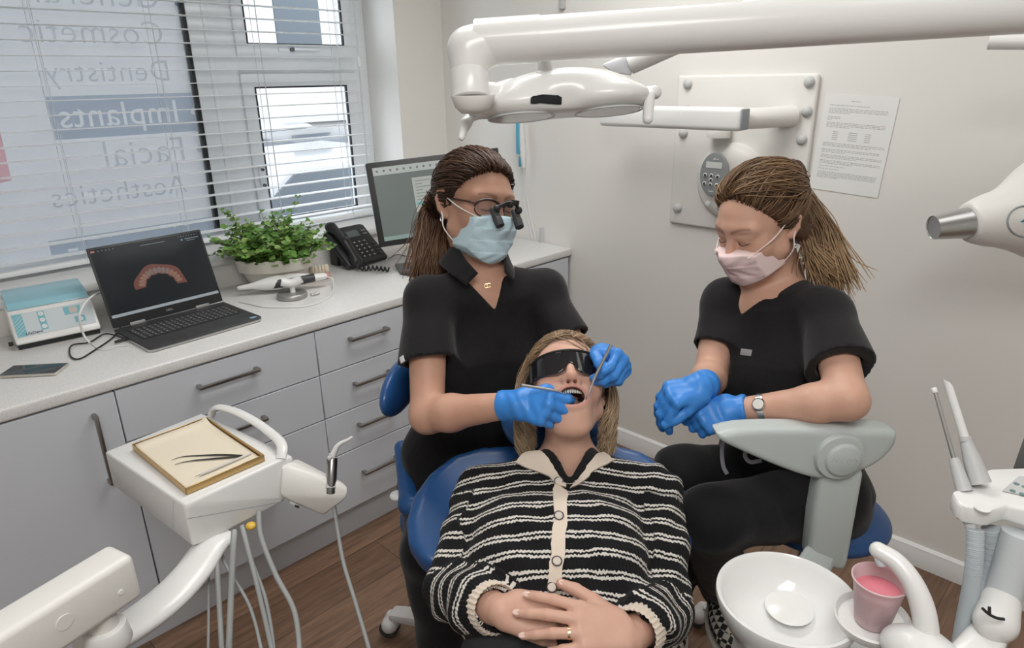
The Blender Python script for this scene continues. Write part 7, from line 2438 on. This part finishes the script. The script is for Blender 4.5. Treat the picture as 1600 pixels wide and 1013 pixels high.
def checker():
    m = mat('checked_canvas', (.5, .48, .42), .8); nt, b = nodes(m); tc = nd(nt, 'ShaderNodeTexCoord')
    c = nd(nt, 'ShaderNodeTexChecker', i_Scale=62.0); c.inputs['Color1'].default_value = (.55, .52, .45, 1); c.inputs['Color2'].default_value = (.02, .02, .02, 1)
    nt.links.new(tc.outputs['Object'], c.inputs['Vector']); nt.links.new(c.outputs['Color'], b.inputs['Base Color']); return m


for i, a in enumerate((aaL, aaR)):
    f = nrm(V(*(-CF[:2]), 0) - .15 * CR * V(1, 1, 0)); s_ = V(-f[1], f[0], 0)
    c0 = a - ZU * .02 + f * .02
    me = sdf_mesh('shoe', [el(c0 + f * .06 - ZU * .02, (.040, .105, .040), np.stack([s_, f, ZU], 1), k=.02), rc(c0 - f * .02, c0 + ZU * .03 - f * .02, .042, .040, k=.02), half(c0 - ZU * .052, -ZU, 'i', .004)], .005)
    so_ = put('shoe', me, checker(), asst)
    put('sole', sdf_mesh('sole', [el(c0 + f * .055 - ZU * .052, (.045, .112, .05), np.stack([s_, f, ZU], 1)), half(c0 - ZU * .046, ZU, 'i', .002), half(c0 - ZU * .066, -ZU, 'i', .002)], .004), mat('off_white_rubber', (.62, .58, .50), .6), so_)
asc = V(*D(1272, 800, 1.72)[:2], 0)
zs_ = D(1272, 800, 1.72)[2]
st2 = stool('assistant_stool', asc, zs_, 'blue stool on a polished base under the assistant', rot=math.radians(-118), R=.30, seat_r=(.175, .165, .050), chrome=True)

# ---------------------------------------------------------------- instruments in the dentist's hands
mir = empty('mouth_mirror', D(850, 612, 1.29), 'slim steel mouth mirror held in the right glove with its disc in the mouth', 'instrument')
mt = [D(814, 602, 1.268), D(870, 611, 1.30), D(880, 615, 1.308), D(904, 624, 1.325)]
MB().tube([mt[0], mt[1]], [.0030, .0034, .0030], 12).put('handle', M_chrome, mir)
MB().tube([mt[1], mt[2], mt[3]], [.0022, .0012, .0011], 8).put('shank', M_chrome, mir)
MB().lathe([(0, .0012), (.0095, .0012), (.0105, 0), (.0095, -.0012), (0, -.0012)], frame(mt[3] + nrm(mt[3] - mt[2]) * .009, cv(.2, .8, .5)), 30).put('mirror_disc', M_dsteel, mir)
pbe = empty('dental_explorer', D(935, 580, 1.30), 'steel dental probe held upright in the left glove', 'instrument')
q = [D(955, 539, 1.285), D(929, 590, 1.30), D(923, 605, 1.305), D(914, 626, 1.315), D(908, 628, 1.325)]
MB().tube([q[0], q[1]], [.0030, .0034, .0030], 12).put('handle', M_chrome, pbe)
MB().tube(bez(q[1:], 24), [.0026, .0014, .0007], 8).put('tip', M_chrome, pbe)
